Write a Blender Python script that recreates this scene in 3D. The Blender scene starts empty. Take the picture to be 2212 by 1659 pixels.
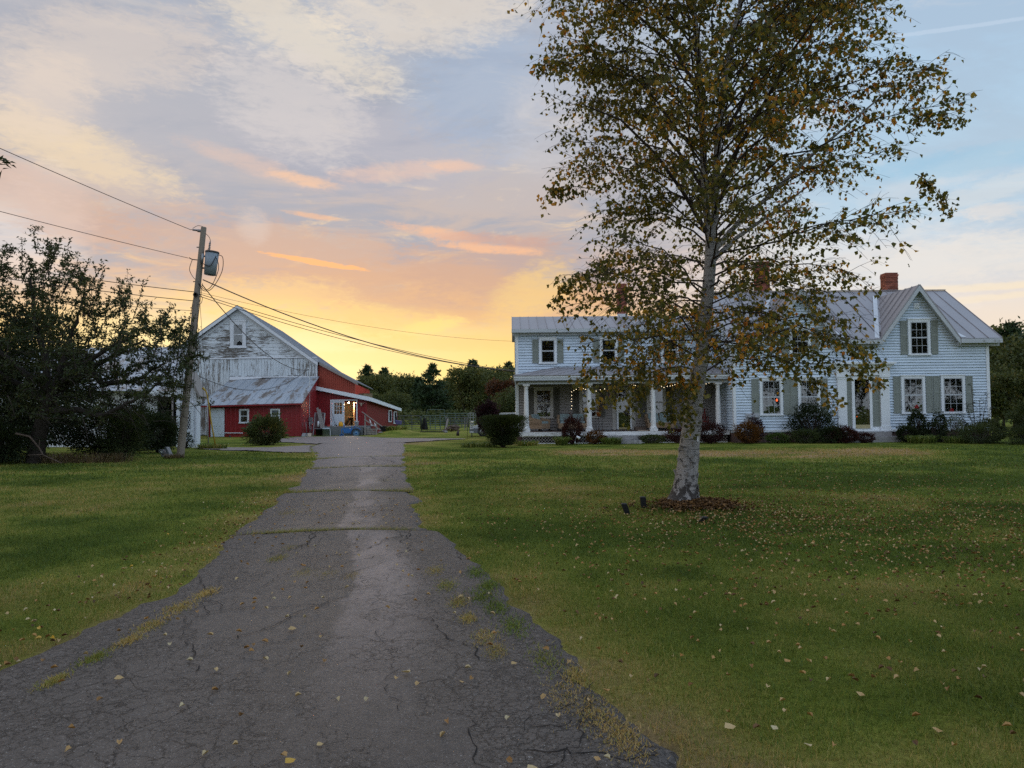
import bpy, math, random
import numpy as np
from mathutils import Vector, Matrix

# ------------------------------------------------------------------ camera, sky, sun, exposure
S = bpy.context.scene
COL = S.collection
R_ = math.radians
random.seed(7)
rng = np.random.default_rng(11)

EYE = 1.6
PITCH = math.atan(57.5 / 1580.0)
ROLL = 0.0085
cam_data = bpy.data.cameras.new("camera")
cam = bpy.data.objects.new("camera", cam_data)
COL.objects.link(cam)
S.camera = cam
cam_data.sensor_fit = 'HORIZONTAL'
cam_data.sensor_width = 36.0
cam_data.lens = 36.0 * 1580.0 / 2212.0
cam_data.clip_start = 0.05
cam_data.clip_end = 6000.0
_r, _u, _f = Vector((1, 0, 0)), Vector((0, -math.sin(PITCH), math.cos(PITCH))), Vector((0, math.cos(PITCH), math.sin(PITCH)))
_cr = math.cos(ROLL) * _r - math.sin(ROLL) * _u
_cu = math.sin(ROLL) * _r + math.cos(ROLL) * _u
m3 = Matrix((_cr, _cu, -_f)).transposed()
cam.matrix_world = Matrix.Translation((0, 0, EYE)) @ m3.to_4x4()

S.view_settings.view_transform = 'Standard'
S.view_settings.look = 'None'
S.view_settings.exposure = 0.15
S.view_settings.gamma = 1.0
S.view_settings.use_curve_mapping = False
S.render.engine = 'CYCLES'
S.cycles.max_bounces = 5
S.cycles.diffuse_bounces = 3
S.cycles.glossy_bounces = 3
S.cycles.transmission_bounces = 4
S.cycles.transparent_max_bounces = 8
S.cycles.use_denoising = False


def lin(c, k=1.0):
    """sRGB 0..255 -> linear rgba"""
    o = []
    for v in c[:3]:
        v = v / 255.0
        o.append((v / 12.92 if v <= 0.04045 else ((v + 0.055) / 1.055) ** 2.4) * k)
    return (o[0], o[1], o[2], 1.0)


class NT:
    """small helper around a node tree"""
    def __init__(self, tree):
        self.t = tree
        self.n = tree.nodes
        self.l = tree.links
        self.n.clear()

    def _in(self, sock, v):
        if v is None:
            return
        if isinstance(v, bpy.types.NodeSocket):
            self.l.new(v, sock)
        else:
            sock.default_value = v

    def node(self, kind, **props):
        nd = self.n.new(kind)
        for k, v in props.items():
            setattr(nd, k, v)
        return nd

    def m(self, op, a, b=None, c=None, clamp=False):
        nd = self.n.new('ShaderNodeMath')
        nd.operation = op
        nd.use_clamp = clamp
        self._in(nd.inputs[0], a)
        if b is not None:
            self._in(nd.inputs[1], b)
        if c is not None:
            self._in(nd.inputs[2], c)
        return nd.outputs[0]

    def vm(self, op, a, b=None):
        nd = self.n.new('ShaderNodeVectorMath')
        nd.operation = op
        self._in(nd.inputs[0], a)
        if b is not None:
            self._in(nd.inputs[1], b)
        return nd.outputs[0]

    def xyz(self, x, y, z):
        nd = self.n.new('ShaderNodeCombineXYZ')
        for i, v in enumerate((x, y, z)):
            self._in(nd.inputs[i], v)
        return nd.outputs[0]

    def sep(self, v):
        nd = self.n.new('ShaderNodeSeparateXYZ')
        self._in(nd.inputs[0], v)
        return nd.outputs

    def ss(self, v, a, b):
        nd = self.n.new('ShaderNodeMapRange')
        nd.interpolation_type = 'SMOOTHSTEP'
        self._in(nd.inputs[0], v)
        nd.inputs[1].default_value = a
        nd.inputs[2].default_value = b
        return nd.outputs[0]

    def mix(self, f, a, b, mode='MIX'):
        nd = self.n.new('ShaderNodeMix')
        nd.data_type = 'RGBA'
        nd.blend_type = mode
        self._in(nd.inputs[0], f)
        self._in(nd.inputs[6], a)
        self._in(nd.inputs[7], b)
        return nd.outputs[2]

    def noise(self, vec, scale, detail=4.0, rough=0.5, dist=0.0, dim='3D'):
        nd = self.n.new('ShaderNodeTexNoise')
        nd.noise_dimensions = dim
        self._in(nd.inputs['Vector'], vec)
        nd.inputs['Scale'].default_value = scale
        nd.inputs['Detail'].default_value = detail
        nd.inputs['Roughness'].default_value = rough
        nd.inputs['Distortion'].default_value = dist
        return nd.outputs['Fac']

    def ramp(self, f, stops, interp='LINEAR'):
        nd = self.n.new('ShaderNodeValToRGB')
        cr = nd.color_ramp
        cr.interpolation = interp
        while len(cr.elements) > 1:
            cr.elements.remove(cr.elements[-1])
        cr.elements[0].position = stops[0][0]
        cr.elements[0].color = stops[0][1]
        for p, c in stops[1:]:
            e = cr.elements.new(p)
            e.color = c
        self._in(nd.inputs[0], f)
        return nd.outputs[0]

    def scale(self, v, s):
        nd = self.n.new('ShaderNodeMapping')
        self._in(nd.inputs[0], v)
        nd.inputs['Scale'].default_value = s
        return nd.outputs[0]


# ---- sky: clear dusk gradient + cloud layers, all functions of the direction only
world = bpy.data.worlds.new("World")
S.world = world
world.use_nodes = True
w = NT(world.node_tree)
tc = w.node('ShaderNodeTexCoord').outputs['Generated']
nrm = w.vm('NORMALIZE', tc)
sx, sy, sz = w.sep(nrm)
az = w.m('MULTIPLY', w.m('ARCTAN2', sx, sy), 57.2958)
el = w.m('MULTIPLY', w.m('ARCSINE', sz), 57.2958)
zz = w.m('ADD', w.m('MAXIMUM', sz, 0.0), 0.10)
px_ = w.m('DIVIDE', sx, zz)
py_ = w.m('DIVIDE', sy, zz)
pl = w.xyz(px_, py_, 0.0)
t_el = w.m('DIVIDE', el, 60.0, clamp=True)
wob = w.m('MULTIPLY', w.m('SUBTRACT', w.noise(pl, 0.9, 4, 0.55), 0.5), 0.13)
t_w = w.m('ADD', t_el, w.m('MULTIPLY', wob, w.ss(el, 2.0, 12.0)), clamp=True)


def G(*st):
    return [(d / 60.0, lin(c)) for d, c in st]


sunset = w.ramp(t_w, G((0, (255, 228, 146)), (3, (255, 220, 124)), (5.5, (246, 204, 128)), (7.5, (226, 182, 140)), (10, (204, 168, 150)),
                      (14, (193, 177, 170)), (19, (184, 182, 187)), (24, (177, 180, 189)), (30, (172, 180, 194)), (42, (176, 196, 220)), (60, (190, 214, 244))))
east = w.ramp(t_w, G((0, (238, 216, 188)), (4, (240, 220, 196)), (7, (226, 216, 208)), (10, (200, 210, 220)), (14, (182, 205, 222)), (18, (172, 198, 219)),
                    (25, (168, 194, 218)), (32, (172, 194, 218)), (45, (172, 198, 224)), (60, (190, 214, 244))))
behind = w.ramp(t_w, [(0.0, lin((206, 214, 224), 1.25)), (0.2, lin((200, 216, 234), 1.35)), (0.5, lin((190, 212, 238), 1.35)), (1.0, lin((176, 204, 238), 1.3))])  # sky out of view, raised above the visible sky to light the house fronts
f_e = w.ss(w.m('ADD', az, w.m('MULTIPLY', wob, 90.0)), 4.0, 27.0)
base = w.mix(f_e, sunset, east)
base = w.mix(w.ss(w.m('ABSOLUTE', w.m('ADD', az, 12.0)), 55.0, 125.0), base, behind)
# glow low over the barn, where the sun has gone down
da = w.m('DIVIDE', w.m('ADD', az, 20.0), 15.0)
de = w.m('DIVIDE', w.m('SUBTRACT', el, 3.5), 4.8)
glow = w.m('EXPONENT', w.m('MULTIPLY', w.m('ADD', w.m('MULTIPLY', da, da), w.m('MULTIPLY', de, de)), -1.0))
base = w.mix(w.m('MULTIPLY', glow, 0.90), base, lin((255, 240, 186)))
# pale haze further left
dl = w.ss(w.m('MULTIPLY', az, -1.0), 24.0, 36.0)
base = w.mix(w.m('MULTIPLY', w.m('MULTIPLY', dl, w.ss(el, 6.0, 12.0)), 0.40), base, lin((226, 208, 192)))
# soft cloud bodies
c1 = w.noise(w.scale(pl, (0.6, 1.0, 1.0)), 2.3, 9, 0.62, 0.6)
c2 = w.noise(w.scale(pl, (0.9, 1.0, 1.0)), 4.2, 9, 0.64, 0.7)
front = w.m('SUBTRACT', 1.0, w.ss(w.m('ABSOLUTE', az), 60.0, 110.0))
m_mauve = w.m('MULTIPLY', w.m('MULTIPLY', w.ss(c1, 0.44, 0.60), w.ss(el, 5.0, 12.0)), 0.80)
base = w.mix(w.m('MULTIPLY', m_mauve, w.m('SUBTRACT', 1.0, w.m('MULTIPLY', f_e, 0.75))), base, lin((158, 164, 178)))
hi = w.mix(f_e, w.mix(w.ss(el, 8.0, 22.0), lin((252, 206, 140)), lin((232, 216, 196))), lin((226, 218, 212)))
m_hi = w.m('MULTIPLY', w.m('MULTIPLY', w.ss(c2, 0.54, 0.74), w.ss(el, 3.0, 12.0)), 0.62)
base = w.mix(w.m('MULTIPLY', m_hi, w.m('SUBTRACT', 1.0, w.m('MULTIPLY', f_e, 0.35))), base, hi)


az_n, el_n = w.m('MULTIPLY', az, 0.22), w.m('MULTIPLY', el, 0.62)
NZ = w.m('ADD', w.m('MULTIPLY', w.m('SUBTRACT', w.noise(w.xyz(az_n, el_n, 1.7), 0.9, 7, 0.64, 0.5), 0.5), 2.8),
         w.m('MULTIPLY', w.m('SUBTRACT', w.noise(w.xyz(w.m('MULTIPLY', az, 0.30), w.m('MULTIPLY', el, 0.85), 8.1), 3.4, 8, 0.68, 0.5), 0.5), 3.0))


def sky_patch(a0, e0, ra, re, tilt, col, amt, soft=1.0, nscale=9.0):
    """a lit cloud standing at azimuth a0 / elevation e0 (degrees)"""
    global base
    ct, st = math.cos(R_(tilt)), math.sin(R_(tilt))
    # (the vanishing share of the running colour only makes the clouds be worked out in turn)
    hold = w.sep(base)[0]
    a_ = w.m('SUBTRACT', w.m('MULTIPLY_ADD', hold, 1e-7, az), a0)
    e_ = w.m('SUBTRACT', w.m('MULTIPLY_ADD', hold, 1e-7, el), e0)
    u = w.m('DIVIDE', w.m('ADD', w.m('MULTIPLY', a_, ct), w.m('MULTIPLY', e_, st)), ra)
    v = w.m('DIVIDE', w.m('SUBTRACT', w.m('MULTIPLY', e_, ct), w.m('MULTIPLY', a_, st)), re)
    d = w.m('ADD', w.m('MULTIPLY_ADD', u, u, w.m('MULTIPLY', v, v)), NZ)
    msk = w.m('SUBTRACT', 1.0, w.ss(d, 1.0 - 0.75 * soft, 1.0 + 0.75 * soft))
    # the running colour is the first input everywhere, so the chain is worked out one cloud at a time
    delta = w.vm('SUBTRACT', base, lin(col)[:3])
    sc = w.n.new('ShaderNodeVectorMath')
    sc.operation = 'SCALE'
    w.l.new(delta, sc.inputs[0])
    w.l.new(w.m('MULTIPLY', msk, amt), sc.inputs['Scale'])
    base = w.vm('SUBTRACT', base, sc.outputs[0])


def PX(u, v):
    """direction (azimuth, elevation) of a sky feature"""
    dx = u - 1106.0
    d = math.hypot(dx, 1580.0)
    return math.degrees(math.atan(dx / 1580.0)), math.degrees(math.atan((887.0 - v) / d))


for (u, v, ra, re, tilt, col, amt, soft) in (
        (340, 170, 13, 6.0, -10, (170, 172, 182), 0.55, 1.3), (150, 420, 9, 2.6, -10, (196, 178, 170), 0.45, 1.3), (800, 320, 9, 3.2, 0, (172, 172, 186), 0.45, 1.2), (1060, 180, 6, 4, 0, (158, 178, 204), 0.5, 1.3),
        (900, 640, 14, 2.2, 0, (226, 176, 128), 0.65, 1.2), (620, 560, 12, 2.6, -6, (204, 166, 146), 0.55, 1.2), (1080, 575, 7, 2.2, 0, (200, 164, 146), 0.6, 1.2),
        (140, 300, 6, 1.6, -14, (236, 212, 176), 0.65, 1.2), (80, 190, 3, 2.4, 20, (226, 208, 192), 0.5, 1.2), (210, 90, 7, 2.4, 16, (222, 206, 192), 0.5, 1.2),
        (650, 60, 7, 2.0, -18, (234, 220, 198), 0.6, 1.1), (930, 8, 8, 2.2, 6, (230, 216, 198), 0.6, 1.1), (630, 210, 5, 3.2, -20, (214, 206, 202), 0.6, 1.3),
        (60, 480, 3, 3.5, -20, (232, 224, 220), 0.5, 1.2), (100, 430, 5, 1.8, -20, (206, 168, 148), 0.5, 1.1),
        (555, 350, 4.6, 0.62, -13, (230, 194, 172), 0.45, 1.5), (650, 378, 2.4, 0.40, -8, (248, 198, 156), 0.55, 1.2), (870, 362, 4.6, 0.62, 7, (232, 194, 172), 0.50, 1.5),
        (985, 352, 2.0, 0.4, -4, (242, 196, 164), 0.45, 1.2), (680, 460, 1.9, 0.20, -5, (244, 188, 144), 0.6, 1.1),
        (945, 500, 3.8, 0.42, -9, (246, 188, 146), 0.68, 1.3), (1050, 532, 3.8, 0.36, -5, (250, 190, 144), 0.72, 1.2), (1070, 515, 4.0, 0.45, -3, (200, 160, 148), 0.6, 1.1),
        (690, 562, 3.6, 0.20, -7, (255, 186, 124), 0.9, 0.7), (545, 480, 1.0, 1.1, 30, (218, 204, 196), 0.35, 1.5),
        (1150, 640, 3.6, 1.8, 30, (255, 218, 128), 0.45, 1.5), (940, 702, 2.2, 0.5, 8, (255, 226, 140), 0.6, 1.2), (760, 690, 8, 1.2, -3, (255, 222, 134), 0.5, 1.3),
        (560, 640, 6, 1.4, 4, (252, 214, 142), 0.5, 1.3), (1000, 740, 8, 0.6, 0, (246, 206, 128), 0.4, 1.2), (800, 770, 6, 0.5, 0, (250, 222, 150), 0.45, 1.2),
        (2150, 415, 4, 0.7, 10, (214, 216, 216), 0.5, 1.3), (2050, 385, 5.0, 0.8, 12, (208, 212, 216), 0.45, 1.3), (2160, 462, 1.6, 0.5, 0, (222, 214, 208), 0.6, 1.2),
        (2120, 560, 8, 1.2, 0, (232, 222, 208), 0.4, 1.3), (2130, 628, 7, 0.25, -2, (248, 226, 186), 0.6, 1.1), (2100, 655, 6, 0.22, 2, (246, 226, 190), 0.5, 1.1),
        (1800, 600, 12, 3, 0, (236, 226, 216), 0.45, 1.3), (2080, 56, 6, 0.12, -6, (192, 208, 226), 0.5, 0.9),
        (2110, 350, 6, 0.8, 0, (140, 190, 218), 0.45, 1.2), (1180, 260, 3, 3.0, 60, (208, 202, 202), 0.35, 1.5)):
    a0, e0 = PX(u, v)
    sky_patch(a0, e0, ra, re, tilt, col, amt, soft)

nish = w.node('ShaderNodeTexSky')
nish.sky_type = 'NISHITA'
nish.sun_disc = False
nish.sun_elevation = R_(3.0)
nish.sun_rotation = R_(-19.0)
bg1 = w.node('ShaderNodeBackground')
w._in(bg1.inputs[0], base)
bg1.inputs[1].default_value = 0.97
bg2 = w.node('ShaderNodeBackground')
w._in(bg2.inputs[0], nish.outputs[0])
bg2.inputs[1].default_value = 0.006
add = w.node('ShaderNodeAddShader')
w.l.new(bg1.outputs[0], add.inputs[0])
w.l.new(bg2.outputs[0], add.inputs[1])
wo = w.node('ShaderNodeOutputWorld')
w.l.new(add.outputs[0], wo.inputs[0])
world.cycles.sampling_method = 'MANUAL'
world.cycles.sample_map_resolution = 512

sun_d = bpy.data.lights.new("sun", 'SUN')
sun_d.energy = 0.35
sun_d.angle = R_(14)
sun_d.color = (1.0, 0.72, 0.42)
sun = bpy.data.objects.new("sun", sun_d)
COL.objects.link(sun)
_sd = Vector((math.sin(R_(-19)) * math.cos(R_(4)), math.cos(R_(-19)) * math.cos(R_(4)), math.sin(R_(4))))
sun.rotation_euler = (-_sd).to_track_quat('-Z', 'Y').to_euler()

# ------------------------------------------------------------------ materials
_MAT = {}


def new_mat(name):
    m = bpy.data.materials.new(name)
    m.use_nodes = True
    return m, NT(m.node_tree)


def finish(m, t, color, rough=0.7, metal=0.0, bump=None, bump_d=0.01, bump_s=0.5, spec=0.3, transl=None, alpha=None, emis=None, emis_s=1.0):
    p = t.node('ShaderNodeBsdfPrincipled')
    t._in(p.inputs['Base Color'], color)
    t._in(p.inputs['Roughness'], rough)
    t._in(p.inputs['Metallic'], metal)
    p.inputs['Specular IOR Level'].default_value = spec
    if bump is not None:
        b = t.node('ShaderNodeBump')
        b.inputs['Strength'].default_value = bump_s
        b.inputs['Distance'].default_value = bump_d
        t._in(b.inputs['Height'], bump)
        t.l.new(b.outputs[0], p.inputs['Normal'])
    if emis is not None:
        t._in(p.inputs['Emission Color'], emis)
        p.inputs['Emission Strength'].default_value = emis_s
    out = p.outputs[0]
    if transl is not None:
        tr = t.node('ShaderNodeBsdfTranslucent')
        t._in(tr.inputs[0], transl[1])
        mx = t.node('ShaderNodeMixShader')
        mx.inputs[0].default_value = transl[0]
        t.l.new(out, mx.inputs[1])
        t.l.new(tr.outputs[0], mx.inputs[2])
        out = mx.outputs[0]
    o = t.node('ShaderNodeOutputMaterial')
    t.l.new(out, o.inputs[0])
    return m


def pos(t):
    return t.node('ShaderNodeNewGeometry').outputs['Position']


def orand(t):
    return t.node('ShaderNodeObjectInfo').outputs['Random']


def simple(name, rgb, rough=0.6, metal=0.0, var=0.12, nscale=6.0, spec=0.3, bump=0.0, space='P', objvar=0.0):
    """plain colour with a little grime"""
    if name in _MAT:
        return _MAT[name]
    m, t = new_mat(name)
    v = pos(t) if space == 'P' else t.node('ShaderNodeTexCoord').outputs['Object']
    n1 = t.noise(v, nscale, 6, 0.6)
    n2 = t.noise(v, nscale * 7, 3, 0.6)
    k = t.m('ADD', t.m('MULTIPLY', t.m('SUBTRACT', n1, 0.5), var * 4), 1.0)
    k = t.m('MULTIPLY', k, t.m('ADD', t.m('MULTIPLY', t.m('SUBTRACT', n2, 0.5), var * 1.5), 1.0))
    if objvar:
        k = t.m('MULTIPLY', k, t.m('ADD', t.m('MULTIPLY', t.m('SUBTRACT', orand(t), 0.5), objvar), 1.0))
    c = t.mix(1.0, (rgb[0], rgb[1], rgb[2], 1), t.xyz(k, k, k), 'MULTIPLY')
    finish(m, t, c, rough, metal, bump=n2 if bump else None, bump_s=bump, bump_d=0.01, spec=spec)
    _MAT[name] = m
    return m


def leaf_mat(name, stops, transl=0.35, rough=0.55):
    """leaf colour by the leaf's own 'tint' value"""
    m, t = new_mat(name)
    a = t.node('ShaderNodeAttribute')
    a.attribute_name = 'tint'
    c = t.ramp(a.outputs['Fac'], stops)
    n = t.noise(pos(t), 0.9, 3, 0.5)
    k = t.m('ADD', t.m('MULTIPLY', n, 0.8), 0.6)
    c = t.mix(1.0, c, t.xyz(k, k, k), 'MULTIPLY')
    tl = t.mix(1.0, c, (1.5, 1.35, 0.7, 1), 'MULTIPLY')
    finish(m, t, c, rough, spec=0.25, transl=(transl, tl))
    return m


def weathered(name, vertical, paint, wood, amount, spec=0.2):
    """peeling paint on boards, grain along the board"""
    m, t = new_mat(name)
    p = pos(t)
    r = orand(t)
    off = t.vm('ADD', p, t.xyz(t.m('MULTIPLY', r, 37.0), t.m('MULTIPLY', r, 11.0), t.m('MULTIPLY', r, 23.0)))
    sc = (6.0, 6.0, 0.9) if vertical else (0.9, 0.9, 7.0)
    sc2 = (30.0, 30.0, 1.6) if vertical else (1.6, 1.6, 30.0)
    n1 = t.noise(t.scale(off, sc), 2.2, 6, 0.65, 0.4)
    n2 = t.noise(t.scale(off, sc2), 1.6, 4, 0.6)
    big = t.noise(p, 0.45, 3, 0.5)
    k = t.m('ADD', t.m('ADD', t.m('MULTIPLY', n1, 0.62), t.m('MULTIPLY', n2, 0.38)), t.m('MULTIPLY', t.m('SUBTRACT', big, 0.5), 0.55))
    k = t.m('ADD', k, t.m('MULTIPLY', t.m('SUBTRACT', r, 0.5), 0.07))
    msk = t.ss(k, 0.62 - amount * 0.12, 0.70 - amount * 0.12)
    wn = t.m('ADD', t.m('MULTIPLY', n2, 0.9), 0.55)
    wc = t.mix(1.0, (wood[0], wood[1], wood[2], 1), t.xyz(wn, wn, wn), 'MULTIPLY')
    pn = t.m('ADD', t.m('MULTIPLY', n1, 0.35), 0.80)
    pc = t.mix(1.0, (paint[0], paint[1], paint[2], 1), t.xyz(pn, pn, pn), 'MULTIPLY')
    finish(m, t, t.mix(msk, pc, wc), 0.75, bump=t.m('SUBTRACT', n2, msk), bump_d=0.006, bump_s=0.6, spec=spec)
    return m


def siding_mat(name, rgb, peel=0.0):
    m, t = new_mat(name)
    p = pos(t)
    r = orand(t)
    n = t.noise(t.scale(p, (0.7, 0.7, 5.0)), 2.0, 5, 0.6)
    g = t.noise(p, 1.1, 4, 0.6)
    k = t.m('ADD', t.m('ADD', t.m('MULTIPLY', n, 0.30), t.m('MULTIPLY', g, 0.34)), t.m('ADD', t.m('MULTIPLY', r, 0.10), 0.66))
    c = t.mix(1.0, (rgb[0], rgb[1], rgb[2], 1), t.xyz(k, k, k), 'MULTIPLY')
    finish(m, t, c, 0.6, bump=n, bump_d=0.003, bump_s=0.3, spec=0.25)
    return m


M = {}
M['siding'] = siding_mat('white_siding', (0.60, 0.695, 0.80))
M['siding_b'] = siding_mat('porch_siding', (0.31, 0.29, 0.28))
M['trim'] = simple('white_trim', (0.78, 0.82, 0.86), 0.5, var=0.05, nscale=3)
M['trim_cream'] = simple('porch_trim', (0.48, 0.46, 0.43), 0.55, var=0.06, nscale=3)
M['column'] = weathered('column_paint', True, (0.78, 0.78, 0.78), (0.35, 0.30, 0.26), -0.7)
M['porch_edge'] = weathered('porch_edge_paint', False, (0.78, 0.78, 0.78), (0.16, 0.11, 0.09), 0.5)
M['fascia'] = simple('fascia', (0.50, 0.53, 0.56), 0.6, var=0.08, nscale=2)
M['sash'] = simple('sash_paint', (0.50, 0.53, 0.56), 0.5, var=0.08)
M['shutter'] = simple('shutter_paint', (0.25, 0.275, 0.245), 0.6, var=0.06, nscale=5)
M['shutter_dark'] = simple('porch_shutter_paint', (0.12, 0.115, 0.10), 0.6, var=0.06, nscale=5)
M['barn_h'] = weathered('barn_paint_horizontal', False, (0.66, 0.70, 0.74), (0.13, 0.115, 0.10), 1.15)
M['barn_v'] = weathered('barn_paint_vertical', True, (0.62, 0.67, 0.71), (0.17, 0.15, 0.13), 1.0)
M['barn_trim'] = weathered('barn_trim_paint', False, (0.68, 0.70, 0.74), (0.28, 0.27, 0.26), 0.1)
M['clean_v'] = weathered('vestibule_paint', True, (0.68, 0.71, 0.76), (0.30, 0.28, 0.26), -0.1)
M['red'] = simple('red_siding', (0.26, 0.018, 0.022), 0.38, var=0.10, nscale=2.0, spec=0.5)
M['red_metal'] = simple('red_corrugated', (0.52, 0.06, 0.04), 0.27, metal=0.55, var=0.10, nscale=2.0, spec=0.6)
M['red_dull'] = simple('red_boards', (0.20, 0.022, 0.020), 0.6, var=0.10, nscale=1.6)
M['concrete'] = simple('concrete', (0.17, 0.18, 0.18), 0.85, var=0.22, nscale=2.2, bump=0.4)
M['granite'] = simple('granite', (0.30, 0.29, 0.29), 0.85, var=0.25, nscale=7, bump=0.6)
M['foundation'] = simple('foundation', (0.16, 0.10, 0.09), 0.85, var=0.25, nscale=3, bump=0.4)
M['brick'] = simple('brick', (0.27, 0.085, 0.055), 0.85, var=0.22, nscale=9, bump=0.5, objvar=0.75)
M['mortar'] = simple('mortar', (0.20, 0.17, 0.15), 0.9, var=0.2)
M['flashing'] = simple('flashing', (0.62, 0.64, 0.67), 0.45, metal=0.2, var=0.1)
M['dark'] = simple('dark_interior', (0.010, 0.010, 0.011), 0.9, var=0.2)
M['room'] = simple('room_wall', (0.035, 0.028, 0.022), 0.9, var=0.4, nscale=3)
M['curtain'] = simple('curtain', (0.22, 0.20, 0.18), 0.9, var=0.2, nscale=9)
M['curtain_warm'] = simple('curtain_warm', (0.16, 0.07, 0.04), 0.9, var=0.25, nscale=9)
M['black'] = simple('black_plastic', (0.012, 0.012, 0.013), 0.45, var=0.2)
M['black_iron'] = simple('black_iron', (0.03, 0.028, 0.026), 0.6, var=0.2)
M['grey_bin'] = simple('grey_plastic', (0.22, 0.26, 0.28), 0.5, var=0.1)
M['grey_metal'] = simple('galvanised', (0.30, 0.31, 0.32), 0.45, metal=0.6, var=0.12)
M['blue'] = simple('tractor_blue', (0.045, 0.17, 0.44), 0.45, var=0.12)
M['tyre'] = simple('tyre', (0.05, 0.055, 0.06), 0.8, var=0.2)
M['yellow'] = simple('yellow_plastic', (0.75, 0.36, 0.02), 0.5, var=0.1)
M['guard_yellow'] = simple('yellow_guard', (0.42, 0.27, 0.03), 0.6, var=0.2)
M['white_plastic'] = simple('white_plastic', (0.72, 0.74, 0.76), 0.45, var=0.05)
M['wood_grey'] = weathered('grey_wood', True, (0.30, 0.27, 0.25), (0.20, 0.18, 0.165), 0.3)
M['wood_pole'] = weathered('pole_wood', True, (0.27, 0.225, 0.185), (0.12, 0.10, 0.085), 0.1)
M['bone'] = simple('bone', (0.42, 0.34, 0.27), 0.7, var=0.15)
M['purple'] = simple('purple_tub', (0.13, 0.12, 0.28), 0.5, var=0.1)
M['cushion'] = simple('teal_cushion', (0.25, 0.32, 0.33), 0.85, var=0.08, nscale=8)
M['wicker'] = simple('wicker', (0.33, 0.23, 0.15), 0.75, var=0.3, nscale=30, bump=0.6)
M['wood_red'] = simple('red_chair_paint', (0.17, 0.02, 0.015), 0.6, var=0.15)
M['terracotta'] = simple('terracotta', (0.48, 0.16, 0.04), 0.7, var=0.15)
M['green_tube'] = simple('green_gate_tube', (0.11, 0.15, 0.13), 0.5, metal=0.3, var=0.2)
M['dark_tube'] = simple('gate_tube', (0.10, 0.11, 0.11), 0.45, metal=0.4, var=0.2)
M['car'] = simple('car_paint', (0.55, 0.57, 0.60), 0.25, var=0.03, spec=0.6)
M['car_grey'] = simple('car_lower', (0.16, 0.17, 0.19), 0.4, var=0.05)
M['wire'] = simple('cable', (0.03, 0.025, 0.025), 0.6, var=0.1)
M['copper_wire'] = simple('light_cable', (0.16, 0.12, 0.10), 0.5, var=0.1)
M['transformer'] = simple('transformer_paint', (0.25, 0.29, 0.33), 0.5, var=0.08)
M['ceramic'] = simple('insulator', (0.22, 0.20, 0.21), 0.3, var=0.1, spec=0.6)
M['bark'] = simple('bark', (0.034, 0.027, 0.022), 0.9, var=0.35, nscale=12, bump=0.8)
M['twig'] = simple('twig', (0.045, 0.033, 0.028), 0.85, var=0.3, nscale=9)
M['log'] = simple('split_log', (0.13, 0.095, 0.075), 0.9, var=0.35, nscale=6, bump=0.5)
M['stone'] = simple('stone', (0.26, 0.25, 0.24), 0.9, var=0.25, nscale=5, bump=0.6)


def emit_mat(name, rgb, s):
    m, t = new_mat(name)
    e = t.node('ShaderNodeEmission')
    e.inputs[0].default_value = (*rgb, 1)
    e.inputs[1].default_value = s
    o = t.node('ShaderNodeOutputMaterial')
    t.l.new(e.outputs[0], o.inputs[0])
    return m


M['bulb'] = emit_mat('bulb', (1.0, 0.86, 0.62), 40.0)
M['fairy'] = emit_mat('fairy_bulb', (1.0, 0.80, 0.52), 4.0)
M['ember'] = emit_mat('orange_lamp', (1.0, 0.13, 0.03), 1.6)


def glass_mat():
    m, t = new_mat('window_glass')
    g = t.node('ShaderNodeBsdfGlossy')
    g.inputs['Roughness'].default_value = 0.03
    g.inputs['Color'].default_value = (0.95, 0.97, 1, 1)
    n = t.noise(pos(t), 1.6, 2, 0.5)
    b = t.node('ShaderNodeBump')
    b.inputs['Strength'].default_value = 0.12
    b.inputs['Distance'].default_value = 0.05
    t._in(b.inputs['Height'], n)
    t.l.new(b.outputs[0], g.inputs['Normal'])
    tr = t.node('ShaderNodeBsdfTransparent')
    tr.inputs[0].default_value = (0.75, 0.78, 0.78, 1)
    fr = t.node('ShaderNodeFresnel')
    fr.inputs[0].default_value = 1.55
    k = t.m('ADD', t.m('MULTIPLY', fr.outputs[0], 1.25), 0.03, clamp=True)
    mx = t.node('ShaderNodeMixShader')
    t.l.new(k, mx.inputs[0])
    t.l.new(tr.outputs[0], mx.inputs[1])
    t.l.new(g.outputs[0], mx.inputs[2])
    o = t.node('ShaderNodeOutputMaterial')
    t.l.new(mx.outputs[0], o.inputs[0])
    return m


M['glass'] = glass_mat()


def roof_mat(name, rgb, rust, rust_amt, rough=0.42, metal=0.35):
    m, t = new_mat(name)
    p = pos(t)
    n1 = t.noise(t.scale(p, (0.8, 0.35, 0.35)), 1.5, 6, 0.62, 0.4)
    n2 = t.noise(p, 9, 4, 0.6)
    r = orand(t)
    k = t.m('ADD', t.m('ADD', t.m('MULTIPLY', n1, 0.4), t.m('MULTIPLY', r, 0.14)), 0.72)
    c = t.mix(1.0, (*rgb, 1), t.xyz(k, k, k), 'MULTIPLY')
    msk = t.m('MULTIPLY', t.ss(t.m('ADD', n1, t.m('MULTIPLY', t.m('SUBTRACT', n2, 0.5), 0.25)), 0.72 - rust_amt, 0.80 - rust_amt), 0.85)
    c = t.mix(msk, c, (*rust, 1))
    rr = t.m('ADD', t.m('MULTIPLY', n1, 0.25), rough - 0.08)
    return finish(m, t, c, rr, metal, bump=n1, bump_d=0.02, bump_s=0.25, spec=0.5)


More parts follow.
